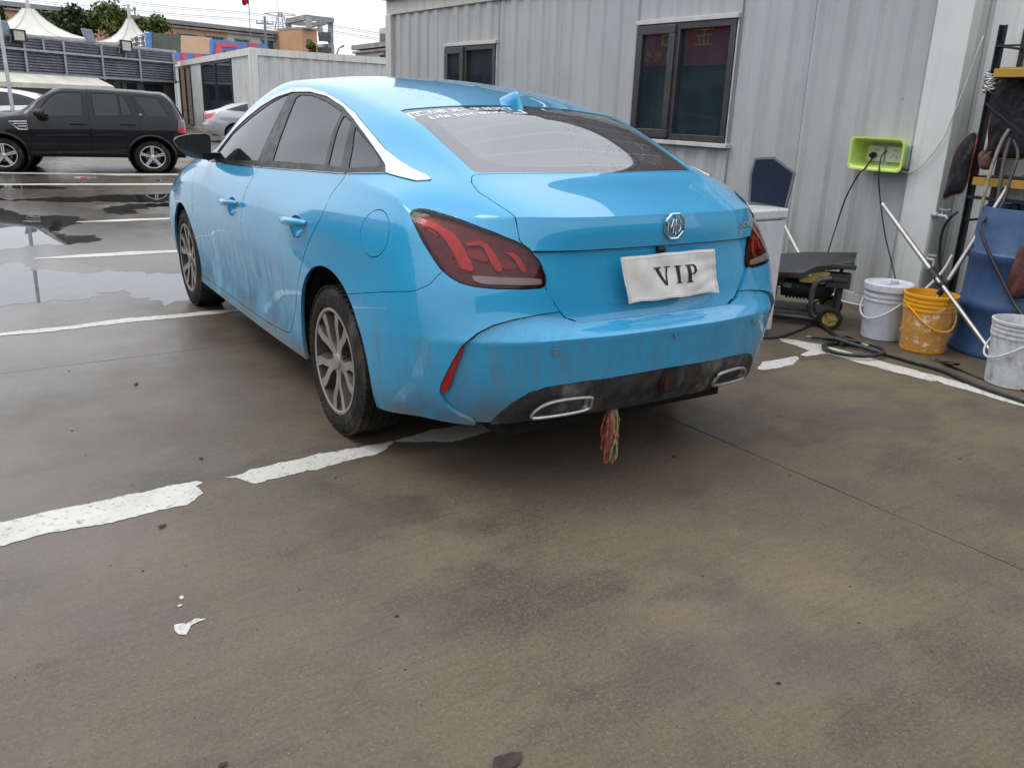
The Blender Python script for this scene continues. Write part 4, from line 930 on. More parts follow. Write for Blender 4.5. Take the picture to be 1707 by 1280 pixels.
# trees
M_BARK = plain('bark', (.09,.07,.05), .9, .3, 8)
def leaf_mat(name, c):
    b = NB(name); n = b.noise(.9, 3, .5, b.world()); n2 = b.noise(9, 2, .5, b.world())
    b.set(Base_Color=b.mix(b.rng(n2, .35, .65), tuple(q*.6 for q in c), tuple(q*1.45 for q in c)), Roughness=.6, Specular_IOR_Level=.25); return b.mat
M_LEAFD = leaf_mat('dark foliage', (.032,.055,.018)); M_LEAFO = leaf_mat('olive foliage', (.085,.105,.025))
def tree(label, cx, cy, rx, ry, d, mat, n=2600):
    c = at(cx, cy, d); k = d/1412; R1, R2 = rx*k, ry*k; t = thing('tree', label, 'tree', (c[0], c[1], 0), 0, 'trees behind the tents'); m = MB()
    m.tube(resample([(0,0,0), (.1,.05,c[2]*.4), (-.08,.1,c[2]*.8), (0,0,c[2]+R2*.5)], 10), np.linspace(.2, .05, 10), 8)
    cl_ = []
    for i in range(16):
        v = rng.normal(size=3); v /= np.linalg.norm(v); r_ = rng.uniform(.35, .85); p = np.array([v[0]*R1, v[1]*R1, v[2]*R2])*r_; cl_.append((p, rng.uniform(.22, .42)))
        m.tube([(0, 0, max(.5, c[2]-R2*.6)), (p[0]*.5, p[1]*.5, c[2]+p[2]*.4-.1), (p[0], p[1], c[2]+p[2])], [.06, .035, .012], 5)
    m.build('trunk', M_BARK, t)
    V = []; F = []; s0 = .16
    for i in range(n):
        p, rr = cl_[rng.integers(16)]; q = p + rng.normal(size=3)*rr*np.array([R1, R1, R2])*.62; q[2] += c[2]
        a = rng.normal(size=3); a /= np.linalg.norm(a); b_ = np.cross(a, rng.normal(size=3)); b_ /= np.linalg.norm(b_); s = s0*rng.uniform(.6, 1.4); j = len(V)
        V += [q - a*s, q + b_*s*.5, q + a*s, q - b_*s*.5]; F.append((j, j+1, j+2, j+3))
    m = MB(); m.v = [tuple(x) for x in V]; m.f = F; m.m = [0]*len(F); m.build('crown', mat, t, smooth=0, fix=False)
tree('dark green tree at the far left edge behind the tent', -4, 32, 14, 24, 56, M_LEAFD, 1500)
tree('large dark green tree between the two tents', 124, 45, 38, 32, 56, M_LEAFD, 4500)
tree('small bright green tree right of the taller tent', 77, 38, 16, 16, 57, M_LEAFO, 1200)
tree('tall olive green tree left of the smaller tent', 185, 36, 32, 30, 55, M_LEAFO, 3600)
tree('olive green tree right of the smaller tent above the sign', 252, 44, 27, 17, 57, M_LEAFO, 2000)
tree('tiny olive tree before the peach stair tower', 520, 82, 7, 9, 70, M_LEAFO, 500)
tp = at(224, 14, 60); t = thing('street_lamp', 'round globe lamp on a pole behind the smaller tent', 'street lamp', (tp[0], tp[1], 0)); m = MB(); m.tube([(0,0,0), (0,0,tp[2]-.1)], .05, 6); m.build('shaft', M_IRON, t); m = MB(); m.lathe([(.001,-.14),(.1,-.1),(.14,0),(.1,.1),(.001,.14)], 12, (0,0,tp[2])); m.build('globe', M_FGL, t)
# ---------------------------------------------------------------- the blue saloon
A_CAR = .0416807
car = thing('parked_car', 'bright blue four-door saloon with muddy flanks, seen from behind, parked across the white lines', 'car', (2.2190, 3.1517, 0), math.pi/2 - A_CAR)
Vs, Ts, _ = car_surface(.0145)
SKIN = (np.hstack([Vs, vnormals(Vs, Ts)]), Ts)
mid = lambda X: np.abs(X[:, 1]) < 1e-3
LB = lambda V: np.stack([-.737*V[:, 0] - .676*V[:, 1], V[:, 2]], 1)      # lamp view: across the rear corner
lb = lambda L: [(-.737*x - .676*y, z) for x, y, z in L]
for cx, cz, r in ((-.008, .328, .385), (2.665, .318, .362)):
    _, SKIN = cut(SKIN, lambda V: np.where(V[:, 1] > .45, np.hypot(V[:, 0]-cx, V[:, 2]-cz) - r, 1.))
INNER = SKIN
# --- side glass band
CH_OUT = [(2.20,1.002),(2.06,1.085),(1.91,1.18),(1.747,1.256),(1.522,1.32),(1.267,1.371),(1.053,1.40),(.849,1.398),(.65,1.38),(.443,1.344),(.244,1.297),(.044,1.234),(-.125,1.175),(-.243,1.144),(-.36,1.118),(-.452,1.102),(-.492,1.090)]
CH_LOW = [(-.457,1.084),(-.377,1.090),(-.280,1.098),(-.018,1.076),(.5,1.050),(1.035,1.022),(1.5,1.002),(1.916,.984),(2.15,.978)]
CH_IN = [(2.12,.984),(2.018,1.055),(1.874,1.156),(1.685,1.236),(1.471,1.302),(1.227,1.352),(1.017,1.378),(.805,1.380),(.605,1.362),(.389,1.320),(.226,1.275),(.064,1.222),(-.086,1.168),(-.225,1.122),(-.268,1.103)]
side = lambda poly, r=0, ymin=.6: (lambda V, g=sd_poly(poly, r): np.maximum(g(on_side(V)), ymin - V[:, 1]))
G, SKIN = cut(SKIN, side(CH_OUT + CH_LOW))
D, CHR = cut(G, side(CH_IN + CH_LOW[2:-1]))
# bright trim is two lengths, split behind the front door
for part in cut(CHR, lambda V: V[:, 0] - 1.03):
    X, T = fold(part, .001, .006, off=.004); o = skin('window_trim', X, T, M_CHROME, car); o2 = dup(o, car, scale=(1,-1,1))
PANES = [[(2.06,1.005),(1.99,1.055),(1.857,1.098+.05),(1.747,1.19),(1.596,1.243),(1.333,1.318),(1.144,1.358),(1.062,1.368),(1.145,1.048),(1.5,1.026)],
 [(.908,1.062),(.945,1.355),(.90,1.368),(.766,1.366),(.597,1.345),(.372,1.303),(.245,1.09)],
 [(.200,1.094),(.335,1.290),(.235,1.268),(.066,1.096)],
 [(-.010,1.098),(.178,1.252),(.09,1.222),(-.048,1.180),(-.170,1.136),(-.19,1.118),(-.12,1.112)]]
for P_ in PANES:
    pane, D = cut(D, side(P_))
    X, T = fold(pane, .002, .004, off=-.004); o = skin('window', X, T, M_GLASS, car); dup(o, car, scale=(1,-1,1))
X, T = fold(D, .0005, .008, off=-.001); o = skin('window_surround', X, T, M_DLO, car); dup(o, car, scale=(1,-1,1))
# --- tail lamp
LAMP = [(-.583,.808,.993),(-.584,.796,1.002),(-.597,.776,1.007),(-.621,.755,1.005),(-.703,.70,.987),(-.764,.658,.968),(-.82,.614,.949),(-.876,.555,.922),(-.894,.532,.907),(-.907,.516,.89),(-.92,.50,.863),(-.932,.486,.835),(-.939,.48,.809),(-.943,.481,.79),(-.943,.493,.774),(-.925,.557,.772),(-.888,.65,.774),(-.854,.705,.779),(-.818,.741,.788),(-.784,.764,.805),(-.756,.778,.823),(-.72,.79,.856),(-.673,.803,.902),(-.629,.81,.949),(-.592,.811,.981)]
near = lambda g: (lambda V: np.where((V[:, 0] < -.45) & (V[:, 1] > .25), g(LB(V)), 1.))
LP, SKIN = cut(SKIN, near(sd_poly(lb(LAMP))))
STRIP = {'light_strip': [
 [(-.621,.788,.98),(-.654,.763,.975),(-.696,.741,.958),(-.73,.721,.942),(-.759,.711,.919),(-.794,.703,.882),(-.823,.697,.847),(-.833,.698,.829),(-.804,.73,.833),(-.794,.732,.844),(-.758,.74,.885),(-.726,.749,.917),(-.692,.761,.942),(-.661,.778,.955),(-.637,.796,.959)],
 [(-.777,.691,.918),(-.804,.654,.923),(-.832,.635,.903),(-.861,.621,.868),(-.882,.614,.832),(-.873,.631,.831),(-.85,.645,.861),(-.823,.653,.897),(-.807,.663,.909),(-.778,.702,.905)],
 [(-.854,.618,.883),(-.876,.574,.89),(-.895,.554,.869),(-.915,.538,.829),(-.907,.556,.83),(-.891,.57,.86),(-.88,.579,.875)]],
 'dim_strip': [
 [(-.633,.799,.959),(-.658,.788,.949),(-.686,.773,.935),(-.712,.76,.919),(-.744,.75,.89),(-.776,.745,.852),(-.779,.739,.855),(-.75,.744,.89),(-.716,.754,.922),(-.688,.766,.942),(-.659,.781,.955)],
 [(-.788,.70,.894),(-.814,.666,.896),(-.848,.648,.861),(-.803,.70,.873)],
 [(-.856,.61,.868),(-.880,.59,.866),(-.897,.572,.838),(-.868,.61,.842)],
 [(-.804,.734,.827),(-.938,.484,.815),(-.939,.484,.807),(-.807,.738,.818)]],
 'reverse_light': [[(-.835,.708,.813),(-.89,.614,.811),(-.934,.497,.805),(-.937,.504,.786),(-.898,.618,.787),(-.859,.69,.791)]]}
lamp_rest = LP
lens = skin('tail_light', *fold(LP, .003, .010, off=0.0), M_LENS, car)
skin('lamp_bowl', *fold(LP, .004, .012, off=-.020), M_LAMPB, lens)
skin('lamp_seal', *fold(cut(LP, near(lambda P2, g=sd_poly(lb(LAMP)): g(P2) + .004))[1], .0005, .012, off=-.001), M_DLO, lens)
for nm, L in STRIP.items():
    for poly in L:
        pc, _ = cut(LP, near(sd_poly(smooth_loop(lb(poly), 3))))
        skin(nm, *fold(pc, .0005, .012, off={'light_strip': -.007, 'dim_strip': -.012, 'reverse_light': .0012}[nm]), {'light_strip': M_REDL, 'dim_strip': M_REDD, 'reverse_light': M_WHL}[nm], lens)
dup(lens, car, scale=(1,-1,1))
# --- rear window
RW = [(.046,-.2),(.047,.1),(.053,.315),(.056,.456),(.060,.528),(.046,.545),(-.25,.535),(-.515,.526),(-.534,.51),(-.543,.254),(-.557,0),(-.557,-.2)]
grw = sd_poly(RW)
frw = lambda V: np.where((V[:, 2] > 1.06) & (V[:, 1] < .6), grw(V[:, :2]), 1.)
RWP, SKIN = cut(SKIN, frw)
RIN = [(.005,-.2),(.008,.28),(.008,.44),(-.02,.478),(-.25,.472),(-.42,.455),(-.465,.42),(-.49,.35),(-.50,.2),(-.502,-.2)]
gri = sd_poly(RIN)
RI, RB = cut(RWP, lambda V: gri(V[:, :2]))
rearwin = skin('rear_window', *fold(RB, .002, .006, keep=lambda X: mid(X) | (gri(X[:, :2]) < .004), off=-.003), M_FRIT, car, True)
skin('rear_pane', *fold(RI, 0, .001, keep=lambda X: X[:, 0] < 9, off=-.0031), M_REARG, rearwin, True)
# --- boot lid
_t = [.3,.515,.551,.601,.69,.917,1.053,1.104,1.264,1.354,1.41,1.6]; _y = [.52,.524,.555,.574,.584,.553,.550,.526,.489,.446,.409,.38]
ftr = lambda V: np.maximum.reduce([V[:, 1] - np.interp(-V[:, 0] + 1.1 - V[:, 2], _t, _y), .653 - V[:, 2] + .35*np.maximum(V[:, 1]-.36, 0), V[:, 0] + .545 + .012*(1-V[:, 1]/.52)])
TR, SKIN = cut(SKIN, ftr)
TLO, TUP = cut(TR, lambda V: np.where(V[:, 0] < -.6, V[:, 2] - .893, 1.))
lid = skin('boot_lid', *fold(TUP, .002, .016, keep=mid), M_PAINT, car, True)
skin('lower_panel', *fold(TLO, .006, .012, keep=mid, off=-.013), M_PAINT, lid, True)
# --- bumper
_sx = [-2,-.80,-.757,-.735,-.681,-.524,-.288,-.2]; _sz = [.87,.86,.815,.772,.742,.712,.66,.64]
BP, SKIN = cut(SKIN, lambda V: np.where(V[:, 0] < -.2, V[:, 2] - np.interp(V[:, 0], _sx, _sz), 1.))
_dy = [0,.35,.484,.545,.592,.63,.66]; _dz = [.455,.448,.437,.417,.377,.317,.24]
DF, BP = cut(BP, lambda V: np.where(V[:, 0] < -.78, V[:, 2] - np.interp(V[:, 1], _dy, _dz), 1.))
CL = [(.520,.700),(.371,.690),(.284,.676),(.223,.659),(.174,.631),(.125,.585),(.087,.518),(.043,.433),(.036,.395),(.052,.351),(.09,.322),(.147,.302),(.2,.20),(1.2,.2),(1.2,.66),(.8,.655),(.62,.668)]
gcl = sd_poly(CL)
CIN, BO = cut(BP, lambda V: np.where(V[:, 0] < -.55, gcl(LB(V)), 1.))
X, T = CIN; s_ = LB(X)[:, 0]
X = X.copy(); X[:, :3] -= X[:, 3:6]*(.017*np.clip((.55 - s_)/.42, 0, 1)**1.2)[:, None]
bumper = skin('bumper', *fold((X, T), .002, .012, keep=lambda P: mid(P)), M_PAINT, car, True)
o = skin('bumper_corner', *fold(BO, .001, .022, keep=mid), M_PAINT, bumper); dup(o, bumper, scale=(1,-1,1))
RF = [(.118,.578),(.133,.583),(.10,.50),(.066,.412),(.040,.397),(.038,.425),(.070,.495)]
rf_, _ = cut(CIN, near(sd_poly(smooth_loop(RF, 3))))
o = skin('reflector', *fold(rf_, .0, .014, off=-.005), M_REFL, bumper); dup(o, bumper, scale=(1,-1,1))
diff = skin('diffuser', *fold(DF, .001, .012, keep=mid, off=-.004), M_GUNPL, car, True)
# notch with the dark fog-lamp block, diffuser strakes
m = MB(); m.box((-1.030, -.035, .405), (.02, .075, .10)); m.build('fog_lamp', M_DARK, diff, bevel=.004)
m = MB(); m.box((-1.038, -.012, .395), (.012, .02, .055)); m.build('fog_lens', plain('unlit fog lens', (.05,.004,.005), .3), diff)
for sy in (1, -1):
    for yy, hh in ((.275, .10),):
        m = MB(); Lp = [(-1.035+.12*yy, .44), (-1.045+.12*yy, .42), (-1.02+.1*yy, .435-hh), (-.80, .435-hh+.03), (-.80, .44)]
        m.prism(Lp, (0, sy*yy-.006, 0), (1,0,0), (0,0,1), (0,1,0), .012); m.build('strake', M_GUNPL, diff, bevel=.003)
# exhaust finishers
TIP = [(-.94,.522,.324),(-.951,.517,.346),(-.972,.485,.374),(-.991,.42,.387),(-1.006,.322,.385),(-.999,.308,.367),(-.981,.306,.332),(-.963,.386,.319),(-.945,.500,.317)]
tp = smooth_loop(TIP, 4) + np.array([-.012, 0, 0])
for sy in (1, -1):
    m = MB(); q = tp*(1, sy, 1); m.tube(q, .0065, 8, closed=True); ring = m.build('exhaust_finisher', M_STEEL, car)
    c_ = q.mean(0); inn = c_ + (q - c_)*.90; deep = c_ + (q - c_)*.72 + np.array([.05, 0, 0]); n = len(q)
    m = MB(); m.add(np.vstack([inn, deep]), [(i, (i+1) % n, n+(i+1) % n, n+i) for i in range(n)]); m.build('finisher_throat', M_STEEL, ring)
    m = MB(); m.add(deep, [tuple(range(n))]); m.build('mesh_insert', M_DARK, ring)
    m = MB()
    for k in range(16):
        a = deep[:, 1].min() + (k+.5)/16*(np.ptp(deep[:, 1])); m.box((deep[:, 0].mean()-.004, a, deep[:, 2].mean()), (.004, .003, .036))
    m.build('mesh_wire', M_BLACKP, ring, kind='stuff')
# --- doors
GB = [(1.081,1.2),(1.081,1.021),(1.125,.971),(1.172,.915),(1.192,.85),(1.20,.764),(1.205,.68),(1.215,.60),(1.228,.5),(1.24,.40),(1.235,.32),(1.205,.266)]
FD = [(2.33,1.2),(2.327,.865),(2.318,.727),(2.335,.592),(2.345,.43),(2.32,.32),(2.28,.266)] + GB[::-1]
RD = GB + [(.9,.270),(.66,.286),(.57,.302),(.514,.358),(.439,.453),(.347,.585),(.265,.689),(.194,.77),(.124,.829),(.062,.89),(.042,.945),(.040,.985),(.015,1.02),(-.02,1.06),(-.03,1.2)]
for poly, hx in ((FD, 1.385), (RD, .335)):
    P_, SKIN = cut(SKIN, lambda V, g=sd_poly(poly): np.where((V[:, 1] > .6) & (V[:, 2] < 1.12), g(on_side(V)), 1.))
    hz = .798 if hx > 1 else .830
    bowl, P_ = cut(P_, lambda V: (np.hypot((V[:, 0]-hx)/.086, (V[:, 2]-hz)/.044) - 1)*.05)
    door = skin('door', *fold(P_, .0034, .022), M_PAINT, car)
    rb = 1 - np.clip(np.hypot((bowl[0][:, 0]-hx)/.086, (bowl[0][:, 2]-hz)/.044), 0, 1)**2
    skin('handle_recess', bowl[0][:, :3] - bowl[0][:, 3:6]*(.002 + .040*rb)[:, None], bowl[1], M_PAINT, door)
    m = MB(); xs = np.linspace(-.150, .150, 13); prof = .030*(1-(np.abs(xs)/.150)**3)
    rr = .0175*(1-.55*(np.abs(xs)/.15)**4)
    m.tube([(hx+.012+q, .908+pr, hz+.022-.07*q) for q, pr in zip(xs, prof)], rr, 10); m.build('handle', M_PAINT, door)
    dup(door, car, scale=(1,-1,1))
# --- fuel flap
FP, SKIN = cut(SKIN, lambda V: np.where((V[:, 1] > .6) & (V[:, 0] < 0), (np.hypot((V[:, 0]+.42)/.100, (V[:, 2]-.902)/.082) - 1)*.09, 1.))
skin('fuel_flap', *fold(FP, .0018, .012), M_PAINT, car)
SK2, fl2 = SKIN, FP
skin('body', *fold(SKIN, .0015, .016, keep=mid), M_PAINT, car, True)
skin('fuel_panel', *fold(FP, 0, .002), M_PAINT, car).scale = (1, -1, 1)
# black sheet behind the panel gaps, its colour standing in for their shade
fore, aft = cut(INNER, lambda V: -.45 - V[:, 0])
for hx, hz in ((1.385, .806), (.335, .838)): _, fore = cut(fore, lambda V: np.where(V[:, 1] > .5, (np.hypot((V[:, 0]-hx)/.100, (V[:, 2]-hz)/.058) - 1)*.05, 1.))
skin('gap_shade_sheet', fore[0][:, :3] - fore[0][:, 3:6]*.011, fore[1], M_DARK, car, True)
skin('gap_shade_sheet', aft[0][:, :3] - aft[0][:, 3:6]*.030, aft[1], M_DARK, car, True)
# floor pan and wheel housings
def housing(cx, cz, prof, parent):
    m = MB(); th = np.linspace(R_(-16), R_(196), 30); k = len(prof)
    m.add([(cx + r*math.cos(a), y, cz + r*math.sin(a)) for a in th for r, y in prof], [(i*k+j, (i+1)*k+j, (i+1)*k+j+1, i*k+j+1) for i in range(29) for j in range(k-1)])
    return m.build('wheel_housing', M_DARK, parent)
m = MB(); m.box((1.3, 0, .26), (4.2, 1.10, .12)); m.box((1.335, 0, .255), (1.75, 1.62, .10)); m.box((-.62, 0, .36), (.55, 1.2, .14)); m.build('floor_pan', M_DARK, car)
for cx in (-.008, 2.665):
    for sy in (1, -1):
        o = housing(cx, .33, [(.40, .86), (.42, .80), (.42, .56), (.02, .56)], car); o.scale = (1, sy, 1)
# --- wheels
def make_wheel(parent, R=.315, rim=.218, y0=.682, y1=.885, ang=0., kind='y', face=None):
    M_RIMF_ = face or M_RIMF
    t = bpy.data.objects.new('wheel', None); COL.objects.link(t); t.parent = parent
    w2 = (y1-y0)/2; yc = (y0+y1)/2
    prof = [(rim-.008, -w2*.86), (rim+.012, -w2*.97), (rim+.05, -w2*1.0), (R-.03, -w2*.96), (R-.008, -w2*.82), (R-.001, -w2*.6)]
    for gx in (-.42, -.14, .14, .42):
        prof += [(R, w2*(gx-.05)), (R-.008, w2*(gx-.04)), (R-.008, w2*(gx+.04)), (R, w2*(gx+.05))]
    prof += [(R-.001, w2*.6), (R-.008, w2*.82), (R-.020, w2*.91), (R-.03, w2*.95), (R-.034, w2*.962), (R-.045, w2*.975), (rim+.05, w2*1.0), (rim+.022, w2*.985), (rim+.016, w2*.965), (rim+.008, w2*.93), (rim-.004, w2*.85)]
    m = MB(); m.lathe(prof, 72, (0, yc, 0), 'y')
    # shoulder blocks of the tread
    for k in range(60):
        a = 2*math.pi*k/60
        for sgn in (1, -1):
            rot = np.array([[math.cos(a), 0, -math.sin(a)], [0, 1, 0], [math.sin(a), 0, math.cos(a)]])
            m.box((0 + (R-.004)*math.cos(a), yc+sgn*w2*.77, (R-.004)*math.sin(a)), (.010, w2*.24, .022), rot=rot)
    m.build('tyre', M_TYRE, t, smooth=35)
    m = MB(); m.lathe([(rim+.004, w2*.90), (rim+.008, w2*.95), (rim-.001, w2*.97), (rim-.009, w2*.93), (rim-.016, w2*.72), (rim-.03, w2*.1), (rim-.035, -w2*.9)], 64, (0, yc, 0), 'y'); m.build('rim', M_RIMD, t)
    m = MB(); m.lathe([(rim+.005, w2*.91), (rim+.007, w2*.965), (rim-.004, w2*.975), (rim-.009, w2*.94)], 64, (0, yc, 0), 'y'); m.build('rim_edge', M_RIMF_, t)
    m = MB(); m.lathe([(rim-.03, -w2*.2), (.02, -w2*.25)], 40, (0, yc, 0), 'y'); m.build('wheel_back', M_DARK, t)
    m = MB(); m.lathe([(.145, w2*.05), (.145, w2*.12), (.075, w2*.12), (.07, w2*.25), (.01, w2*.25)], 40, (0, yc, 0), 'y'); m.build('brake_disc', M_DISC, t)
    P = lambda r, a, y: np.array([r*math.cos(a), yc + w2*y, r*math.sin(a)])
    for k in range(5):
        a = ang + 2*math.pi*k/5; m = MB(); core = MB()
        def arm(pts, wds, mm):
            L = []; Rr = []
            for i, (r, aa, yy) in enumerate(pts):
                p = P(r, aa, yy); nx = P(*(pts[i+1] if i+1 < len(pts) else pts[i])); pv = P(*(pts[i-1] if i else pts[i]))
                d = nx - pv; d /= np.linalg.norm(d); s = np.cross(d, [0, 1, 0]); s /= np.linalg.norm(s)
                L.append(p + s*wds[i]/2); Rr.append(p - s*wds[i]/2)
            n = len(pts); dn = np.array([0, -.034, 0]); tp_ = L + Rr; spread = 1.35
            Lb = [q + dn + (q-(q+r_)/2)*(spread-1)*2 for q, r_ in zip(L, Rr)]; Rb = [q + dn + (q-(q+l_)/2)*(spread-1)*2 for q, l_ in zip(Rr, L)]
            b0 = len(mm.v); F = []; G2 = []
            for i in range(n-1):
                F.append((i, i+1, n+i+1, n+i))
                G2 += [(i, 2*n+i, 2*n+i+1, i+1), (n+i, n+i+1, 3*n+i+1, 3*n+i)]
            mm.add(tp_ + Lb + Rb, F, 0); mm.f += [tuple(x+b0 for x in g) for g in G2]; mm.m += [1]*len(G2)
        if kind == 'y':
            arm([(.022, a, .80), (.05, a, .80), (.080, a, .825)], [.050, .046, .052], m)
            for sg in (1, -1):
                arm([(.062, a+sg*.06, .815), (.110, a+sg*.17, .86), (.160, a+sg*.275, .905), (.212, a+sg*.25, .93)], [.032, .032, .035, .042], m)
        else:
            for sg in (1, -1): arm([(.05, a+sg*.30, .84), (.12, a+sg*.135, .88), (rim-.004, a+sg*.085, .93)], [.026, .024, .026], m)
        m.build('spoke', [M_RIMF_, M_RIMD], t, smooth=30)
    m = MB(); m.lathe([(.060, w2*.55), (.055, w2*.76), (.034, w2*.80), (.032, w2*.86), (.026, w2*.885), (.001, w2*.89)], 30, (0, yc, 0), 'y'); m.build('hub_cap', M_RIMF_, t)
    m = MB()
    for k in range(5):
        a = ang + 2*math.pi*(k+.5)/5; m.lathe([(.011, w2*.6), (.011, w2*.78), (.001, w2*.8)], 8, (.055*math.cos(a), yc, .055*math.sin(a)), 'y')
    m.build('wheel_nut', M_DISC, t)
    return t
wr = make_wheel(car, ang=R_(180-137)); wr.location = (0, 0, .315)
for (x, s, a) in ((2.68, 1, .35), (0, -1, .2), (2.68, -1, .8)):
    dup(wr, car, loc=(x, 0, .315), scale=(1, s, 1)).rotation_euler = (0, a, 0)
# --- door mirrors
om = [(.095,.058),(.090,-.068),(.055,-.073),(-.017,-.061),(-.065,-.026),(-.096,.017),(-.090,.046),(-.04,.062),(.02,.069)]
oms = smooth_loop(om, 5)
for sy in (1, -1):
    c_ = np.array([1.975, .945, 1.072]); n = len(oms); m = MB(); V = []
    for dx, sc_ in ((-.012, .93), (-.016, .97), (-.008, 1.0), (.03, .99), (.075, .86), (.11, .6), (.125, .25)):
        for (a, b) in oms: V.append((c_[0]+dx, sy*(c_[1]-a*sc_), c_[2]+b*sc_))
    F = [(k*n+i, k*n+(i+1) % n, (k+1)*n+(i+1) % n, (k+1)*n+i) for k in range(6) for i in range(n)] + [tuple(6*n+i for i in range(n))]
    m.add(V, F); m.box((2.0, sy*.845, 1.02), (.09, .10, .035)); mir = m.build('door_mirror', M_DLO, car)
    m = MB(); m.add([(c_[0]-.0115, sy*(c_[1]-a*.93), c_[2]+b*.93) for a, b in oms], [tuple(range(n))]); m.build('mirror_glass', glass_mat('mirror glass', (.02,.022,.025), .02, 2.4, False), mir)
# --- aerial fin, badges, camera, sensors
m = MB(); V = []; rows = [(.18,.0,.004),(.15,.019,.014),(.11,.038,.020),(.07,.055,.022),(.04,.066,.020),(.018,.066,.012),(.006,.034,.012),(-.01,.013,.015),(-.020,.0,.012)]
zb = lambda x: 1.344 + (x-.03)*.215
for (x, h, wd) in rows:
    for k in range(9):
        a = math.pi*k/8; V.append((x, wd*math.cos(a)*(1 if k in (0, 8) else .9), zb(x) - .012 + (h+.012)*math.sin(a)**(.8)))
m.add(V, [(i*9+k, i*9+k+1, (i+1)*9+k+1, (i+1)*9+k) for i in range(len(rows)-1) for k in range(8)]); m.build('aerial_fin', M_PAINT, car)
ec = np.array([-.974, -.045, .962]); emb = MB(); rr = .047
oct_ = [ec + np.array([0, -rr*math.cos(R_(22.5+45*k)), rr*math.sin(R_(22.5+45*k))]) for k in range(8)]
P8 = []
for k in range(8): P8 += [oct_[k]*(1-u) + oct_[(k+1) % 8]*u for u in (.02, .5, .98)]
emb.tube(P8, .0042, 6, closed=True)
g = lambda L: [ec + np.array([-.001, -a*.038, b*.038]) for a, b in L]
emb.tube(g([(-.80,-.38),(-.80,.40),(-.74,.40),(-.46,-.20),(-.42,-.20),(-.14,.66),(-.10,.66),(-.10,-.66)]), .0032, 6)
emb.tube(g([(.78,.30),(.74,.42),(.50,.60),(.22,.64),(.16,.56),(.16,-.56),(.22,-.64),(.50,-.60),(.74,-.38),(.78,-.30),(.78,-.02),(.74,.0),(.46,.0)]), .0032, 6)
emb.build('emblem', M_CHROME, lid)
m = MB()
for r_, z_ in ((0, .947), (1, .917)):
    for k in range(5 + r_):
        u = k/(4.+r_); y_ = -.415 - .085*u; x_ = np.interp(y_, [-.55,-.40], [-.886,-.946])
        if k % 2: m.box((x_, y_, z_), (.006, .005, .017))
        else: m.box((x_, y_, z_+.007), (.006, .011, .004)); m.box((x_, y_, z_-.007), (.006, .011, .004)); m.box((x_, y_+.004, z_), (.006, .004, .016))
m.build('badge', M_CHROME, lid)
m = MB(); m.lathe([(.016, 0), (.016, .018), (.011, .024), (.001, .026)], 16, (0,0,0), 'x'); o = m.build('reversing_camera', M_BLACKP, lid); o.location = (-.957, .002, .884); o.rotation_euler = (0, math.pi - .5, 0)
for p_, nrm_ in (((-1.017,.481,.572), (-.93,.36,0)), ((-1.0665,-.016,.585), (-1,0,0)), ((-1.015,-.487,.572), (-.93,-.36,0))):
    m = MB(); m.lathe([(.0105, -.002), (.0105, .0025), (.008, .0025), (.007, .0015), (.0005, .0015)], 16, (0,0,0), 'z'); o = m.build('parking_sensor', M_PAINT, bumper); o.location = p_; o.rotation_euler = Vector(nrm_).to_track_quat('Z', 'Y').to_euler()
# --- words stuck on the rear window: laid on the glass by dropping a flat print onto it
def on_glass(me, o, ex, ey):
    Vg = RWP[0]; pts = np.vstack([Vg[:, :3], Vg[:, :3]*(1, -1, 1)])
    ex, ey = np.array(ex, float), np.array(ey, float)
    for v in me.vertices:
        p = np.array(o) + ex*v.co.x + ey*v.co.y
        d = ((pts[:, :2] - p[:2])**2).sum(1); k = np.argsort(d)[:8]; wt = 1/(d[k] + 1e-5); v.co = (p[0], p[1], (pts[k, 2]*wt).sum()/wt.sum() - .0018)
for txt, size, x_, y_, sx in (('生活嘛 笑一笑就好了', .062, -.018, .285, .84), ('Life just smile', .056, -.082, .305, 1.16)):
    me = text_mesh(txt, size, 'sticker', .0); me.transform(Matrix.Diagonal((sx, 1, 1, 1)))
    on_glass(me, (x_, y_, 0), (0, -1, 0), (.98, 0, 0)); me.materials.clear(); me.materials.append(M_WHITEP)
    o = bpy.data.objects.new('sticker', me); COL.objects.link(o); o.parent = rearwin
me = bpy.data.meshes.new('sticker')
V = [(-.30,.045),(-.23,.045),(-.23,.036),(-.291,.036),(-.291,-.03),(-.30,-.03), (.21,-.075),(.14,-.075),(.14,-.066),(.201,-.066),(.201,-.01),(.21,-.01)]
me.from_pydata([(a, b, 0) for a, b in V], [], [(0,1,2,3),(0,3,4,5),(6,7,8,9),(6,9,10,11)])
on_glass(me, (-.03, .24, 0), (0, -1, 0), (.98, 0, 0)); me.materials.append(M_WHITEP); o = bpy.data.objects.new('sticker', me); COL.objects.link(o); o.parent = rearwin

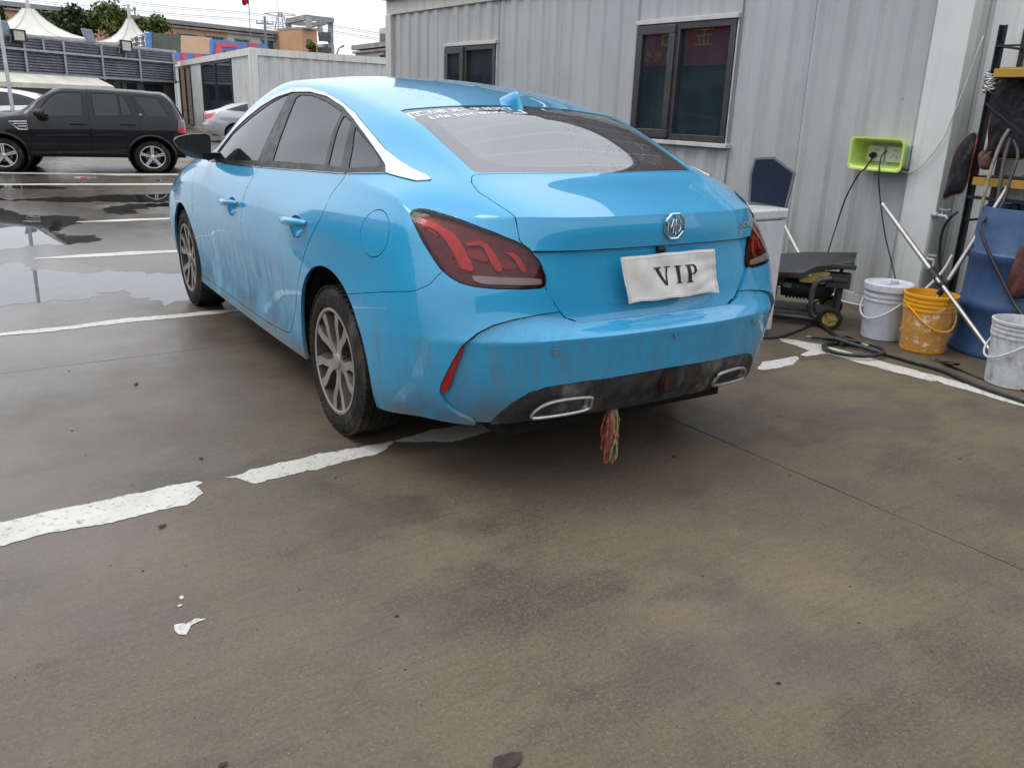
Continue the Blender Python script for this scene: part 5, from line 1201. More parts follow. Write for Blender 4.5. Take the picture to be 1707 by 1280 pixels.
# ---------------------------------------------------------------- cloth over the number plate, and the tassel
cl = thing('plate_cover', 'white cloth reading VIP hung over the number plate of the blue car', 'plate cover', tuple(car.location), math.pi/2 - A_CAR)
C4 = [np.array(q) + np.array([-.020, 0, 0]) for q in ((-.972,.212,.868), (-.970,-.232,.874), (-.982,-.272,.711), (-.988,.172,.707))]
def cloth(u, v, lift=0.):
    p = (C4[0]*(1-u) + C4[1]*u)*(1-v) + (C4[3]*(1-u) + C4[2]*u)*v
    wv = .004*math.sin(9*u+3*v) + .003*math.sin(14*u-6*v+1) - .006*math.exp(-((u-.56-.05*v)/.02)**2)*(.4+v*.6) + .0015*math.sin(25*v*u) + .006*max(0, u-.9)*10*v*.6
    e = .0025*math.sin(17*u)*(1 if v > .9 else (.5 if v < .1 else 0))
    return p + np.array([-wv - lift - .004, 0, e])
m = MB(); NU, NV = 44, 18
V = [cloth(i/NU, j/NV) for j in range(NV+1) for i in range(NU+1)] + [cloth(i/NU, j/NV) + np.array([.004, 0, 0]) for j in range(NV+1) for i in range(NU+1)]
q0 = (NU+1)*(NV+1); idx = lambda i, j, k=0: k*q0 + j*(NU+1) + i
F = [(idx(i,j), idx(i+1,j), idx(i+1,j+1), idx(i,j+1)) for j in range(NV) for i in range(NU)] + [(idx(i,j+1,1), idx(i+1,j+1,1), idx(i+1,j,1), idx(i,j,1)) for j in range(NV) for i in range(NU)]
F += [(idx(i,0,1), idx(i+1,0,1), idx(i+1,0), idx(i,0)) for i in range(NU)] + [(idx(i,NV), idx(i+1,NV), idx(i+1,NV,1), idx(i,NV,1)) for i in range(NU)]
F += [(idx(0,j), idx(0,j+1), idx(0,j+1,1), idx(0,j,1)) for j in range(NV)] + [(idx(NU,j,1), idx(NU,j+1,1), idx(NU,j+1), idx(NU,j)) for j in range(NV)]
m.add(V, F); m.build('cloth', M_CLOTH, cl, smooth=60, fix=False)
# stitched hem
m = MB()
hem = [(u, .045) for u in np.linspace(.02, .98, 30)] + [(.98, v) for v in np.linspace(.05, .95, 10)] + [(u, .955) for u in np.linspace(.98, .02, 30)] + [(.02, v) for v in np.linspace(.95, .05, 10)]
m.tube([cloth(u, v, .0008) for u, v in hem], .0012, 4, closed=True); m.build('hem_seam', M_CLOTH, cl)
def glyph(quads):
    m = MB()
    for (a, b, c, d) in quads:
        n = 6
        for k in range(n):
            t0, t1 = k/n, (k+1)/n; L = lambda p, q, t: (p[0]+(q[0]-p[0])*t, p[1]+(q[1]-p[1])*t)
            m.add([cloth(*L(a, d, t0), .0015), cloth(*L(b, c, t0), .0015), cloth(*L(b, c, t1), .0015), cloth(*L(a, d, t1), .0015)], [(0,1,2,3)])
    return m
bar = lambda u0, u1, v0, v1: ((u0,v0),(u1,v0),(u1,v1),(u0,v1))
Vq = [bar(.315,.405,.29,.315), bar(.435,.495,.29,.315), ((.332,.31),(.376,.31),(.437,.70),(.410,.70)), ((.456,.31),(.470,.31),(.437,.70),(.416,.70))]
Iq = [bar(.535,.605,.29,.315), bar(.552,.590,.31,.675), bar(.535,.605,.67,.695)]
Pq = [bar(.645,.70,.29,.315), bar(.660,.698,.31,.675), bar(.645,.715,.67,.695), bar(.698,.735,.29,.325), bar(.698,.735,.48,.51), ((.735,.29),(.765,.33),(.745,.36),(.720,.322)), ((.765,.33),(.768,.45),(.735,.44),(.733,.35)), ((.768,.45),(.737,.508),(.722,.482),(.737,.43))]
for q in (Vq, Iq, Pq): glyph(q).build('letter', M_INK, cl, smooth=0)
ts = thing('tassel', 'frayed red and green cloth tassel dangling under the blue car bumper', 'tassel', tuple(car.location), math.pi/2 - A_CAR)
M_TR = plain('faded red cloth', (.32,.075,.055), .9, .4, 60, dirt=((.07,.05,.035), .9)); M_TG = plain('dull green cloth', (.24,.25,.11), .9, .4, 60, dirt=((.08,.07,.045), .8))
for k in range(40):
    a = rng.uniform(0, 6.28); r0 = rng.uniform(.002, .011); r1 = rng.uniform(.004, .030); L = rng.uniform(.12, .238); mm = MB()
    base = np.array([-.955, .165, .315]); pts = [base + np.array([r0*math.cos(a), r0*math.sin(a), 0])]
    for q in range(1, 8):
        t = q/7; rr_ = r0 + (r1-r0)*math.sin(t*2.5)+.006*math.sin(6*t+k*1.9)*t; pts.append(base + np.array([rr_*math.cos(a+.5*math.sin(4*t+k)), rr_*math.sin(a+.5*math.sin(4*t+k*2)), -L*t]))
    mm.tube(resample(pts, 14), np.linspace(.0050, .0042, 14)*(1+.4*np.sin(np.arange(14)*2.1+k)), 5); mm.build('strand', M_TG if k % 4 == 1 else M_TR, ts)
m = MB(); m.tube([(-.955,.165,.36), (-.955,.165,.31)], .004, 6); m.lathe([(.001,.02),(.011,.012),(.012,-.008),(.004,-.016)], 10, (-.955,.165,.305)); m.build('knot', M_TG, ts)
# ---------------------------------------------------------------- black off-roader, plus two half-hidden cars
def sv(a, b_):
    px, py = a/4.268, b_/4.268; hub = 262.4 - .028*(262.4-px); return ((262.4-px)/94.4, .345 + (hub-py)/82)
SUVS = 24
def suv_surface(step=.03):
    # x, half-width at sill/body/belt, belt height, roof half-width, roof height, sill height
    T_ = [(-.66,.70,.78,.72,1.00,.55,1.02,.50),(-.62,.78,.86,.80,1.10,.60,1.16,.45),(-.53,.82,.89,.83,1.16,.64,1.36,.40),(-.40,.84,.90,.85,1.168,.68,1.58,.36),(-.27,.85,.90,.86,1.165,.70,1.69,.34),(-.05,.85,.905,.86,1.162,.71,1.715,.33),
          (.6,.85,.905,.865,1.155,.72,1.75,.33),(1.2,.85,.905,.865,1.148,.71,1.76,.33),(1.68,.85,.905,.86,1.142,.68,1.725,.33),(2.0,.85,.90,.85,1.138,.64,1.52,.33),(2.36,.85,.90,.83,1.16,.60,1.25,.33),(2.7,.85,.90,.80,1.12,.56,1.21,.34),(3.1,.82,.88,.76,1.06,.50,1.14,.36),(3.36,.74,.80,.70,.95,.45,1.02,.42),(3.46,.60,.66,.58,.88,.40,.93,.48)]
    G_ = []
    for x, ws, wb, wt, zb, wr, zr, zs in T_:
        zm = zs + (zb-zs)*.5
        G_.append([(x, ws*.96, zs), (x, ws, zs+.06), (x, wb, zs+(zb-zs)*.3), (x, wb, zm), (x, wb-.01, zs+(zb-zs)*.75), (x, wt, zb), (x, wt-(wt-wr)*.18, zb+(zr-zb)*.22), (x, wt-(wt-wr)*.62, zb+(zr-zb)*.66), (x, wr, zb+(zr-zb)*.93), (x, wr*.80, zr), (x, 0, zr+.02)])
    G_ = np.array(G_); d = np.linalg.norm(np.diff(G_, axis=0), axis=2).mean(1); kx = np.r_[0, np.cumsum(d)]; d2 = np.linalg.norm(np.diff(G_, axis=1), axis=2).mean(0); ky = np.r_[0, np.cumsum(d2)]
    ux = np.linspace(0, kx[-1], int(kx[-1]/step)); uy = np.linspace(0, ky[-1], int(ky[-1]/step))
    S = hermite(kx, G_, ux, 'cr'); S = hermite(ky, S.transpose(1, 0, 2), uy, 'cr').transpose(1, 0, 2); S[:, -1, 1] = 0
    n, k = S.shape[:2]; I = np.arange(n*k).reshape(n, k); a, b_, c, d = I[:-1, :-1].ravel(), I[:-1, 1:].ravel(), I[1:, 1:].ravel(), I[1:, :-1].ravel()
    V = S.reshape(-1, 3); T = np.vstack([np.stack([a, c, b_], 1), np.stack([a, d, c], 1)])
    # close the tail and the nose
    for row, fl in ((0, 0), (n-1, 1)):
        r = I[row]; V = np.vstack([V, [[S[row, 0, 0], 0, S[row, j, 2]] for j in range(k)]]); b0 = len(V)-k
        q = [(r[j], r[j+1], b0+j+1) for j in range(k-1)] + [(r[j], b0+j+1, b0+j) for j in range(k-1)]; T = np.vstack([T, [t[::-1] if fl else t for t in q]])
    nn = np.cross(V[T[:, 1]]-V[T[:, 0]], V[T[:, 2]]-V[T[:, 0]]); keep = np.linalg.norm(nn, axis=1) > 1e-9; T = T[keep]; cen = V[T].mean(1)
    nn = nn[keep]; fl = ((nn * (cen - np.array([1.3, 0, .8])) * (0, 1, 1)).sum(1).mean() < 0)
    return V, (T[:, ::-1] if fl else T)
def build_suv(root, paint, front=True):
    V, T = suv_surface(); Sk = (np.hstack([V, vnormals(V, T)]), T); arch = []
    for cx in (0, 2.66): _, Sk = cut(Sk, lambda V: np.where(V[:, 1] > .4, np.hypot(V[:, 0]-cx, V[:, 2]-.365) - .43, 1.))
    inner = Sk
    sd = lambda L: (lambda V, g=sd_poly([sv(*p) for p in L]): np.where(V[:, 1] > .5, g(on_side(V)), 1.))
    WN = [[(345,748),(400,690),(445,655),(500,645),(638,645),(640,812),(345,812)], [(706,648),(888,650),(908,812),(722,812)], [(906,654),(935,660),(1002,806),(918,812)], [(1008,662),(1190,682),(1268,818),(1112,818)]]
    panes = []
    for L in WN: p, Sk = cut(Sk, sd(L)); panes.append(p)
    for p in panes: o = skin('window', *fold(p, .003, .006, off=-.010), M_GLASSD, root); dup(o, root, scale=(1,-1,1))
    ws, Sk = cut(Sk, lambda V: np.where((V[:, 2] > 1.2), np.maximum.reduce([np.abs(V[:, 0]-2.03)-.30, V[:, 1]-.62+.0*V[:, 0]]), 1.)); skin('windscreen', *fold(ws, .003, .006, keep=mid, off=-.006), M_GLASSD, root, True)
    rw, Sk = cut(Sk, lambda V: np.where(V[:, 0] < -.30, np.maximum.reduce([1.20-V[:, 2], V[:, 2]-1.62, V[:, 1]-.60]), 1.)); skin('rear_window', *fold(rw, .003, .006, keep=mid, off=-.006), M_GLASSD, root, True)
    tl, Sk = cut(Sk, lambda V: np.where((V[:, 0] < -.38) & (V[:, 1] > .55), np.maximum.reduce([V[:, 2]-1.15, .875-V[:, 2], V[:, 0]+.535-.09*(1.15-V[:, 2])]), 1.))
    red, wh = cut(tl, lambda V: V[:, 2] - .965); lamp = skin('tail_light', *fold(wh, .002, .008, off=.012), M_WHL, root); skin('red_lens', *fold(red, .002, .008, off=.010), M_REDL, lamp); dup(lamp, root, scale=(1,-1,1))
    for L, hx, hz in (([(262,600),(262,830),(258,960),(250,1050),(270,1090),(690,1100),(686,960),(680,830),(676,600)], (600, 868), 0), ([(676,600),(680,830),(686,960),(690,1100),(900,1095),(960,1000),(1052,930),(1048,830),(1010,700),(960,600)], (955, 872), 0)):
        p, Sk = cut(Sk, sd(L)); o = skin('door', *fold(p, .004, .02), paint, root); hx_, hz_ = sv(*hx)
        m = MB(); m.tube([(hx_-.14, .905, hz_), (hx_-.10, .935, hz_+.005), (hx_+.10, .935, hz_+.01), (hx_+.14, .905, hz_)], .018, 8); m.build('handle', M_FLOOD, o)
        x0, z0 = sv(max(290, L[0][0]+25), 948); x1, z1 = sv(min(930, L[-3][0] if L[0][0] > 400 else 665), 948); m = MB(); m.beam((x0, .912, z0), (x1, .912, z1), .02, .035); m.build('side_moulding', M_BLACKP, o)
        m = MB(); x0, z0 = sv(max(290, L[0][0]+25), 1072); x1, z1 = sv(min(930, 690 if L[0][0] < 400 else 935), 1075); m.beam((x0, .868, z0), (x1, .868, z1), .03, .05); m.build('sill_strip', M_BLACKP, o)
        dup(o, root, scale=(1,-1,1))
    skin('body', *fold(Sk, .002, .02, keep=mid), paint, root, True)
    lin = inner[0][:, :3] - inner[0][:, 3:6]*.045; skin('gap_shade_sheet', lin, inner[1], M_DARK, root, True)  # black sheet under the skin, shade of the door gaps put in colour
    m = MB(); m.box((1.33, 0, .42), (3.9, 1.1, .2)); m.box((1.33, 0, .40), (1.75, 1.55, .16)); m.build('floor_pan', M_DARK, root)
    for cx in (0, 2.66):
        for sy in (1, -1):
            m = MB(); m.lathe([(.44, .84), (.46, .78), (.46, .5), (.02, .5)], 32, (cx, 0, .37), 'y'); m.build('wheel_housing', M_DARK, root).scale = (1, sy, 1)
            m = MB(); th = np.linspace(R_(-14), R_(194), 24); m.tube([(cx+.445*math.cos(a), .895, .365+.445*math.sin(a)) for a in th], .022, 6); m.build('arch_flare', paint, root).scale = (1, sy, 1)
    wq = make_wheel(root, R=.345, rim=.235, y0=.64, y1=.875, ang=R_(90), kind='twin', face=M_RIMS); wq.location = (0, 0, .345)
    for x, s in ((2.66, 1), (0, -1), (2.66, -1)): dup(wq, root, loc=(x, 0, .345), scale=(1, s, 1))
    for sy in (1, -1):
        x, z = sv(345, 790); m = MB(); V = []
        for dx, k in ((-.07, .9), (-.03, 1.), (.05, .95), (.10, .55)):
            for a in np.arange(10)*2*math.pi/10: V.append((x+dx, sy*(1.0+.12*k*math.cos(a)), z+.095*k*math.sin(a)))
        m.add(V, [(i*10+q, i*10+(q+1) % 10, (i+1)*10+(q+1) % 10, (i+1)*10+q) for i in range(3) for q in range(10)] + [tuple(range(10)), tuple(range(30, 40))]); m.box((x, sy*.88, z-.09), (.08, .16, .04)); m.build('door_mirror', M_FLOOD, root, smooth=50)
    if front:
        vt = [sv(*p) for p in ((122,850),(240,850),(240,908),(178,905))]; m = MB(); m.tube([(a, .893, b_) for a, b_ in vt], .016, 6, closed=True); m.tube([(a, .890, b_) for a, b_ in (sv(150,866), sv(235,866))], .012, 6); m.tube([(a, .890, b_) for a, b_ in (sv(175,885), sv(235,885))], .012, 6); m.build('wing_vent', M_STEEL, root)
        m = MB(); x, z = sv(1058, 803); m.lathe([(.028,0),(.026,.004),(.001,.006)], 12); o = m.build('badge', M_STEEL, root); o.location = (x, .868, z); o.rotation_euler = (-math.pi/2, 0, 0); o.scale = (1.3, .7, 1)
    m = MB(); m.box((-.66, 0, .62), (.10, 1.5, .26)); m.build('rear_bumper', M_BLACKP, root, bevel=.04)
    m = MB(); m.box((3.45, 0, .62), (.10, 1.3, .30)); m.build('front_bumper', paint, root, bevel=.05)
M_BLKPAINT = paint_mat('black car paint', (.004,.004,.005), .05, coat=.5, base_rough=.5)
M_SILVER = paint_mat('silver car paint', (.42,.44,.47), .25, flake=.3); M_WHTP = paint_mat('white car paint', (.72,.72,.71), .25)
head = np.array([-.964, .265]); left = np.array([-.265, -.964]); rp = np.array([3.655, 16.62]) - left*.78*.885
suv = thing('parked_car', 'black boxy off-road estate with silver wheels parked side-on beyond the puddles', 'car', (rp[0], rp[1], 0), math.atan2(head[1], head[0])); suv.scale = (.885, .885, .80)
build_suv(suv, M_BLKPAINT)
# white saloon behind the off-roader
def build_saloon(t, paint):
    Vw, Tw, _ = car_surface(.04); Sw = (np.hstack([Vw, vnormals(Vw, Tw)]), Tw)
    for cx in (0, 2.665): _, Sw = cut(Sw, lambda V: np.where(V[:, 1] > .45, np.hypot(V[:, 0]-cx, V[:, 2]-.32) - .37, 1.))
    inn_ = Sw
    Gw, Sw = cut(Sw, side(CH_IN + CH_LOW[2:-1])); o = skin('window', *fold(Gw, .002, .006, off=-.006), M_GLASSD, t); dup(o, t, scale=(1,-1,1))
    Ww, Sw = cut(Sw, lambda V: np.where((V[:, 0] > 1.4) & (V[:, 2] > 1.0), np.maximum.reduce([1.64-V[:, 0]+.05*V[:, 1], V[:, 0]-2.36, V[:, 1]-.56]), 1.)); skin('windscreen', *fold(Ww, .002, .006, keep=mid, off=-.004), M_GLASS, t, True)
    Wr, Sw = cut(Sw, frw); skin('rear_window', *fold(Wr, .002, .006, keep=mid, off=-.004), M_GLASSD, t, True)
    Lw, Sw = cut(Sw, near(sd_poly(lb(LAMP)))); o = skin('tail_light', *fold(Lw, .002, .006), M_REDL, t); dup(o, t, scale=(1,-1,1))
    skin('body', *fold(Sw, .002, .02, keep=mid), paint, t, True); skin('gap_shade_sheet', inn_[0][:, :3]-inn_[0][:, 3:6]*.04, inn_[1], M_DARK, t, True)  # second skin is a black sheet painted in for shade in the seams
    m = MB(); m.box((1.3, 0, .28), (4.0, 1.1, .12)); m.build('floor_pan', M_DARK, t)
    for (x, s) in ((0, 1), (2.665, 1), (0, -1), (2.665, -1)): dup(wr, t, loc=(x, 0, .315), scale=(1, s, 1))
    for sy in (1, -1):
        m = MB(); m.box((1.98, sy*.93, 1.07), (.12, .2, .13)); m.box((2.0, sy*.82, 1.02), (.08, .14, .04)); m.build('door_mirror', paint, t, bevel=.03)
wp = at(92, 150, 21.5); whc = thing('parked_car', 'white saloon whose windscreen and roof show behind the black car at the left edge', 'car', (wp[0]-.3, wp[1], 0), math.atan2(.30, -.95)); whc.scale = (.93,)*3
build_saloon(whc, M_WHTP)
p = at(352, 205, 25.5); sil = thing('parked_car', 'silver car with a red tail lamp behind the door mirror of the blue car', 'car', (p[0]+1.0, p[1]+1.0, 0), R_(-14)); sil.scale = (.95, .95, .88)
build_saloon(sil, M_SILVER)
# ---------------------------------------------------------------- things along the wall
VW = lambda a: np.array([math.sin(a), math.cos(a), 0])
M_WHITEB = plain('white enamel', (.62,.63,.64), .3, .05, 16, dirt=((.40,.38,.35), .3), coat=.3); M_GREYPL = plain('grey plastic', (.10,.105,.11), .5, .15, 8)
M_NAVYP = plain('dark blue panel', (.014,.022,.040), .8, .15, 60, bump=.3, spec=.12)
wm = thing('washing_machine', 'white washing machine beside the right tail lamp of the blue car', 'washing machine', (4.18, 3.68, 0))
m = MB(); m.box((0, 0, .385), (.55, .54, .71)); m.build('cabinet', M_WHITEB, wm, bevel=.012)
m = MB(); m.box((0, 0, .775), (.57, .56, .065)); m.build('top', M_WHITEB, wm, bevel=.014)
m = MB(); m.box((0, .20, .83), (.56, .15, .05)); m.build('control_panel', M_GREYPL, wm, bevel=.01)
m = MB(); m.box((-.03, -.05, .811), (.30, .26, .006)); m.build('lid', M_WHITEB, wm, bevel=.01)
for sx in (1, -1):
    for sy in (1, -1): m = MB(); m.lathe([(.025, 0), (.03, .03), (.001, .03)], 10, (sx*.22, sy*.22, 0)); m.build('foot', M_BLACKP, wm)
m = MB(); m.box((.277, -.1, .70), (.004, .06, .012)); m.build('latch', M_GREYPL, wm)
# dark car-boot panel on top
pn_ = thing('boot_panel', 'dark blue grey-rimmed panel standing on top of the washing machine', 'panel', (4.44, 3.59, .811))
px_ = [(1247, 341), (1311, 352), (1327, 288), (1291, 261), (1257, 262), (1250, 290)]
n_ = np.array([-.80, -.575, .17]); n_ /= np.linalg.norm(n_); c0 = np.array([4.42, 3.56, .811]); ex_ = np.cross([0, 0, 1], n_); ex_ /= np.linalg.norm(ex_); ey_ = np.cross(n_, ex_)
po = [((hitp(*q, c0, n_)-c0) @ ex_, (hitp(*q, c0, n_)-c0) @ ey_) for q in px_]; cc = np.array(po).mean(0); z_min = min(p[1] for p in po)
po = [(a, b_) for a, b_ in po]; inn = [tuple(cc + (np.array(q)-cc)*.88) for q in po]; oo = c0 - np.array([4.44, 3.59, .811])
m = MB(); m.prism(po, oo, ex_, ey_, -n_, .022); m.build('rim', M_GREYPL, pn_, bevel=.006); m = MB(); m.prism(inn, oo + n_*.004, ex_, ey_, -n_, .02); m.build('face', M_NAVYP, pn_, bevel=.003)

# pressure washer
M_HOOD = plain('faded black hood', (.022,.022,.023), .5, .25, 4, dirt=((.12,.115,.105), .5), bump=.1); M_YEL = plain('yellow plastic', (.36,.25,.06), .5, .15, 10, dirt=((.20,.16,.09), .5)); M_MOT = plain('greasy cast metal', (.05,.05,.048), .5, .4, 20, metal=.3, dirt=((.11,.085,.06), .6)); M_GREENP = plain('green valve', (.06,.16,.11), .5, .2); M_PIPE = plain('dark steel tube', (.05,.05,.052), .4, .25, 10, dirt=((.11,.09,.07), .5))
pw = thing('pressure_washer', 'black hooded pressure washer on a tube frame with yellow-hubbed wheels', 'pressure washer', (4.97, 3.69, 0), math.atan2(-.82, .57)); pw.scale = (1.06, 1.06, .96)
# local x: to the right along the wall, y: away from the lot
H0 = [(-.32,-.20,.345),(.06,-.215,.375),(.14,-.21,.43),(.36,-.16,.47)]; H1 = [(-.30,-.02,.43),(.05,-.03,.49),(.15,-.03,.50),(.37,-.01,.515)]; H2 = [(-.29,.18,.36),(.05,.19,.42),(.15,.18,.45),(.36,.17,.46)]
m = MB(); V = []
for r_ in (H0, H1, H2): V += r_
dr = [(x, y, z-.04) for x, y, z in H0] + [(x, y, z-.04) for x, y, z in H2]
m.add(V + dr, [(r*4+i, r*4+i+1, (r+1)*4+i+1, (r+1)*4+i) for r in range(2) for i in range(3)] + [(i, 12+i, 13+i, i+1) for i in range(3)] + [(8+i, 9+i, 17+i, 16+i) for i in range(3)]); o = m.build('hood', M_HOOD, pw, smooth=30); s_ = o.modifiers.new('s', 'SOLIDIFY'); s_.thickness = .008
b2 = o.modifiers.new('b', 'BEVEL'); b2.width = .006; b2.segments = 2
m = MB(); m.box((.30, -.185, .437), (.15, .014, .035)); m.box((.355, -.02, .44), (.014, .28, .05)); m.build('hood_end', M_HOOD, pw, bevel=.006)
m = MB(); m.prism([(.05,.30),(.20,.30),(.23,.385),(.10,.40),(.04,.36)], (0, -.19, 0), (1,0,0), (0,0,1), (0,1,0), .05); m.build('side_panel', M_YEL, pw, bevel=.008)
m = MB(); m.box((.10, -.196, .365), (.035, .012, .02)); m.build('label', M_WHITEB, pw)
m = MB(); m.box((.28, -.12, .33), (.15, .10, .10)); m.box((.29, -.175, .34), (.10, .012, .03)); m.build('control_box', M_HOOD, pw, bevel=.008)
m = MB(); m.lathe([(.001,-.17),(.085,-.16),(.09,.10),(.06,.15),(.03,.17),(.001,.17)], 20, (.10, .02, .24), 'x')
for k in range(9): m.lathe([(.09,-.006),(.098,-.006),(.098,.006),(.09,.006)], 20, (-.02+.022*k, .02, .24), 'x')
m.build('motor', M_MOT, pw)
m = MB(); m.box((-.17, -.06, .22), (.17, .16, .15)); m.lathe([(.03,-.03),(.03,.05),(.015,.07),(.001,.07)], 10, (-.20, -.15, .26), 'y'); m.lathe([(.022,0),(.022,.08),(.001,.08)], 10, (-.12, -.11, .29)); m.lathe([(.025,-.12),(.025,.02),(.012,.02)], 10, (-.10, -.10, .2), 'x'); m.build('pump', M_MOT, pw, bevel=.008)
m = MB(); m.lathe([(.022,-.02),(.022,.03),(.001,.03)], 10, (-.05, -.165, .285), 'y'); m.box((-.02, -.16, .27), (.05, .03, .03)); m.build('valve', M_GREENP, pw)
m = MB(); m.box((-.06, -.15, .30), (.045, .04, .09)); m.build('oil_bottle', M_HOOD, pw, bevel=.006)
for (a, x1) in ((-.28, -.10), (.14, .02)):
    m = MB(); m.tube(resample([(a+.10,-.19,.35), (a+.03,-.205,.33), (a,-.21,.27), (a,-.21,.17), (a+.01,-.20,.09), (a+.07,-.19,.055)], 22), .017, 10); m.build('frame_tube', M_PIPE, pw)
for yy in (-.19, .17): m = MB(); m.tube([(-.30, yy, .055), (.30, yy, .055)], .016, 10); m.build('frame_tube', M_PIPE, pw)
for xx in (-.21, .22): m = MB(); m.tube([(xx, -.19, .055), (xx, .17, .055)], .016, 10); m.build('frame_tube', M_PIPE, pw)
for q in ([(.30,-.12,.055), (.31,-.12,.30)], [(.28,.14,.055), (.30,.14,.40)]): m = MB(); m.tube(q, .013, 8); m.build('frame_tube', M_PIPE, pw)
m = MB(); m.box((.02, 0, .085), (.50, .26, .012)); m.build('base_plate', M_MOT, pw)
for yy in (-.225, .20):
    wq = bpy.data.objects.new('wheel', None); COL.objects.link(wq); wq.parent = pw; wq.location = (.265, yy, .075)
    m = MB(); m.lathe([(.048,-.022),(.066,-.024),(.074,-.016),(.075,0),(.074,.016),(.066,.024),(.048,.022)], 28, (0,0,0), 'y'); m.build('tyre', M_TYRE, wq)
    m = MB(); m.lathe([(.049,-.018),(.045,-.010),(.020,-.008),(.014,-.022),(.004,-.022)], 24, (0,0,0), 'y'); m.lathe([(.049,.018),(.045,.010),(.02,.008),(.004,.02)], 24, (0,0,0), 'y')
    for k in range(3): a = k*2.094; m.beam((.012*math.cos(a), -.016, .012*math.sin(a)), (.045*math.cos(a), -.016, .045*math.sin(a)), .010, .010)
    m.build('hub', M_YEL, wq)
m = MB(); m.lathe([(.012,0),(.009,.02),(.008,.10),(.022,.115),(.02,.13),(.001,.133)], 12, (-.31, -.10, .35)); m.build('pull_knob', M_HOOD, pw)
for xx in (-.21,): m = MB(); m.box((xx, -.20, .025), (.05, .04, .05)); m.build('foot', M_BLACKP, pw, bevel=.006)

# buckets
M_BKW = plain('white bucket plastic', (.52,.53,.58), .35, .05, 24, dirt=((.36,.35,.36), .5)); M_BKY = plain('orange yellow bucket plastic', (.72,.33,.012), .35, .08, 4); M_BKD = plain('scuffed white bucket plastic', (.50,.50,.50), .5, .12, 34, dirt=((.14,.135,.13), 1.0)); M_HDL = plain('bucket handle', (.55,.56,.58), .4, .1)
def bucket(label, c, r0, r1, h, mat, ribs, lid=False, hang=None, seed=0, hmat=None, fill=None):
    t = thing('bucket', label, 'bucket', (c[0], c[1], 0)); R = lambda z: r0 + (r1-r0)*z/h
    pr_ = [(.001,.012),(r0-.012,.012),(r0-.006,.0),(r0,.006)] + [(R(z), z) for z in (h*.3, h*.62)]
    for z in ribs: pr_ += [(R(z), z-.008), (R(z)+.006, z-.006), (R(z)+.006, z+.006), (R(z), z+.008)]
    pr_ += [(r1, h-.016), (r1+.008, h-.014), (r1+.009, h), (r1-.001, h+.002), (r1-.004, h-.01), (R(h*.5)-.004, h*.5), (R(.02)-.004, .018), (.001, .018)]
    m = MB(); m.lathe(pr_, 40); m.build('body', mat, t, smooth=35)
    if lid:
        m = MB(); m.lathe([(r1+.006,h-.028),(r1+.012,h-.026),(r1+.013,h+.012),(r1+.006,h+.018),(r1-.008,h+.018),(r1-.014,h+.008),(.001,h+.006)], 40); m.build('lid', mat, t, smooth=30)
        m = MB(); q = resample([(-.06,-.03,h+.012),(0,.0,h+.024),(.05,-.02,h+.016),(.09,.01,h+.012)], 14); m.tube(q, .01, 6); m.build('film_scrap', M_BKW, t)
    if hang is not None:
        a0 = hang; e1 = np.array([math.cos(a0), math.sin(a0), 0]); e2 = np.array([-e1[1], e1[0], 0]); zt = h*.80; P = []
        for k in range(17):
            th = math.pi*k/16; rr = R(zt)+.012; x = rr*math.cos(th); s = math.sin(th); P.append(e2*x + e1*(rr*1.03*s) + np.array([0, 0, zt - .135*s**1.3]))
        m = MB(); m.tube(P, .0055, 8); m.build('handle', hmat or M_HDL, t)
        for sg in (1, -1): m = MB(); m.box(e2*sg*(R(zt)+.006) + np.array([0,0,zt]), (.022, .022, .03), rz=a0); m.build('handle_lug', mat, t, bevel=.004)
    return t
bucket('lidded white plastic bucket next to the pressure washer', (5.07, 3.02), .126, .142, .345, M_BKW, (.255, .285), True, math.atan2(.17, -.98), hmat=M_HDL)
yb = bucket('orange-yellow plastic bucket wrapped in clear film', (5.03, 2.715), .130, .148, .355, M_BKY, (.265, .292, .318), False, math.atan2(-.93, -.35), hmat=M_BKY)
def film_mat():
    b = NB('clear crinkled film'); tr = b.n('ShaderNodeBsdfTransparent'); tr.inputs[0].default_value = (.97,.95,.92,1); gl = b.n('ShaderNodeBsdfGlossy'); gl.inputs['Roughness'].default_value = .18
    df = b.n('ShaderNodeBsdfDiffuse'); df.inputs[0].default_value = (.75,.73,.70,1); bp = b.n('ShaderNodeBump'); bp.inputs['Strength'].default_value = .9; bp.inputs['Distance'].default_value = .02
    vo = b.n('ShaderNodeTexVoronoi'); vo.inputs['Scale'].default_value = 22; b.l(b.coords(), vo.inputs['Vector']); b.l(vo.outputs['Distance'], bp.inputs['Height']); b.l(bp.outputs[0], gl.inputs['Normal'])
    m0 = b.n('ShaderNodeMixShader'); b.l(b.rng(b.noise(11, 6, .75), .50, .72, .04, .50), m0.inputs[0]); b.l(tr.outputs[0], m0.inputs[1]); b.l(df.outputs[0], m0.inputs[2])
    m1 = b.n('ShaderNodeMixShader'); m1.inputs[0].default_value = .14; b.l(m0.outputs[0], m1.inputs[1]); b.l(gl.outputs[0], m1.inputs[2]); b.l(m1.outputs[0], b.nt.nodes['Material Output'].inputs[0]); return b.mat
m = MB(); n = 56; rows = 12; V = []
for j in range(rows):
    z = .02 + .25*j/(rows-1)
    for k in range(n):
        a = 2*math.pi*k/n; nn = noise.noise(Vector((math.cos(a)*5, math.sin(a)*5, z*16))); V.append(((.139+.013*z/.25+.014*nn)*math.cos(a), (.139+.013*z/.25+.014*nn)*math.sin(a), z + (.03*math.sin(3*a+1) if j == rows-1 else 0)))
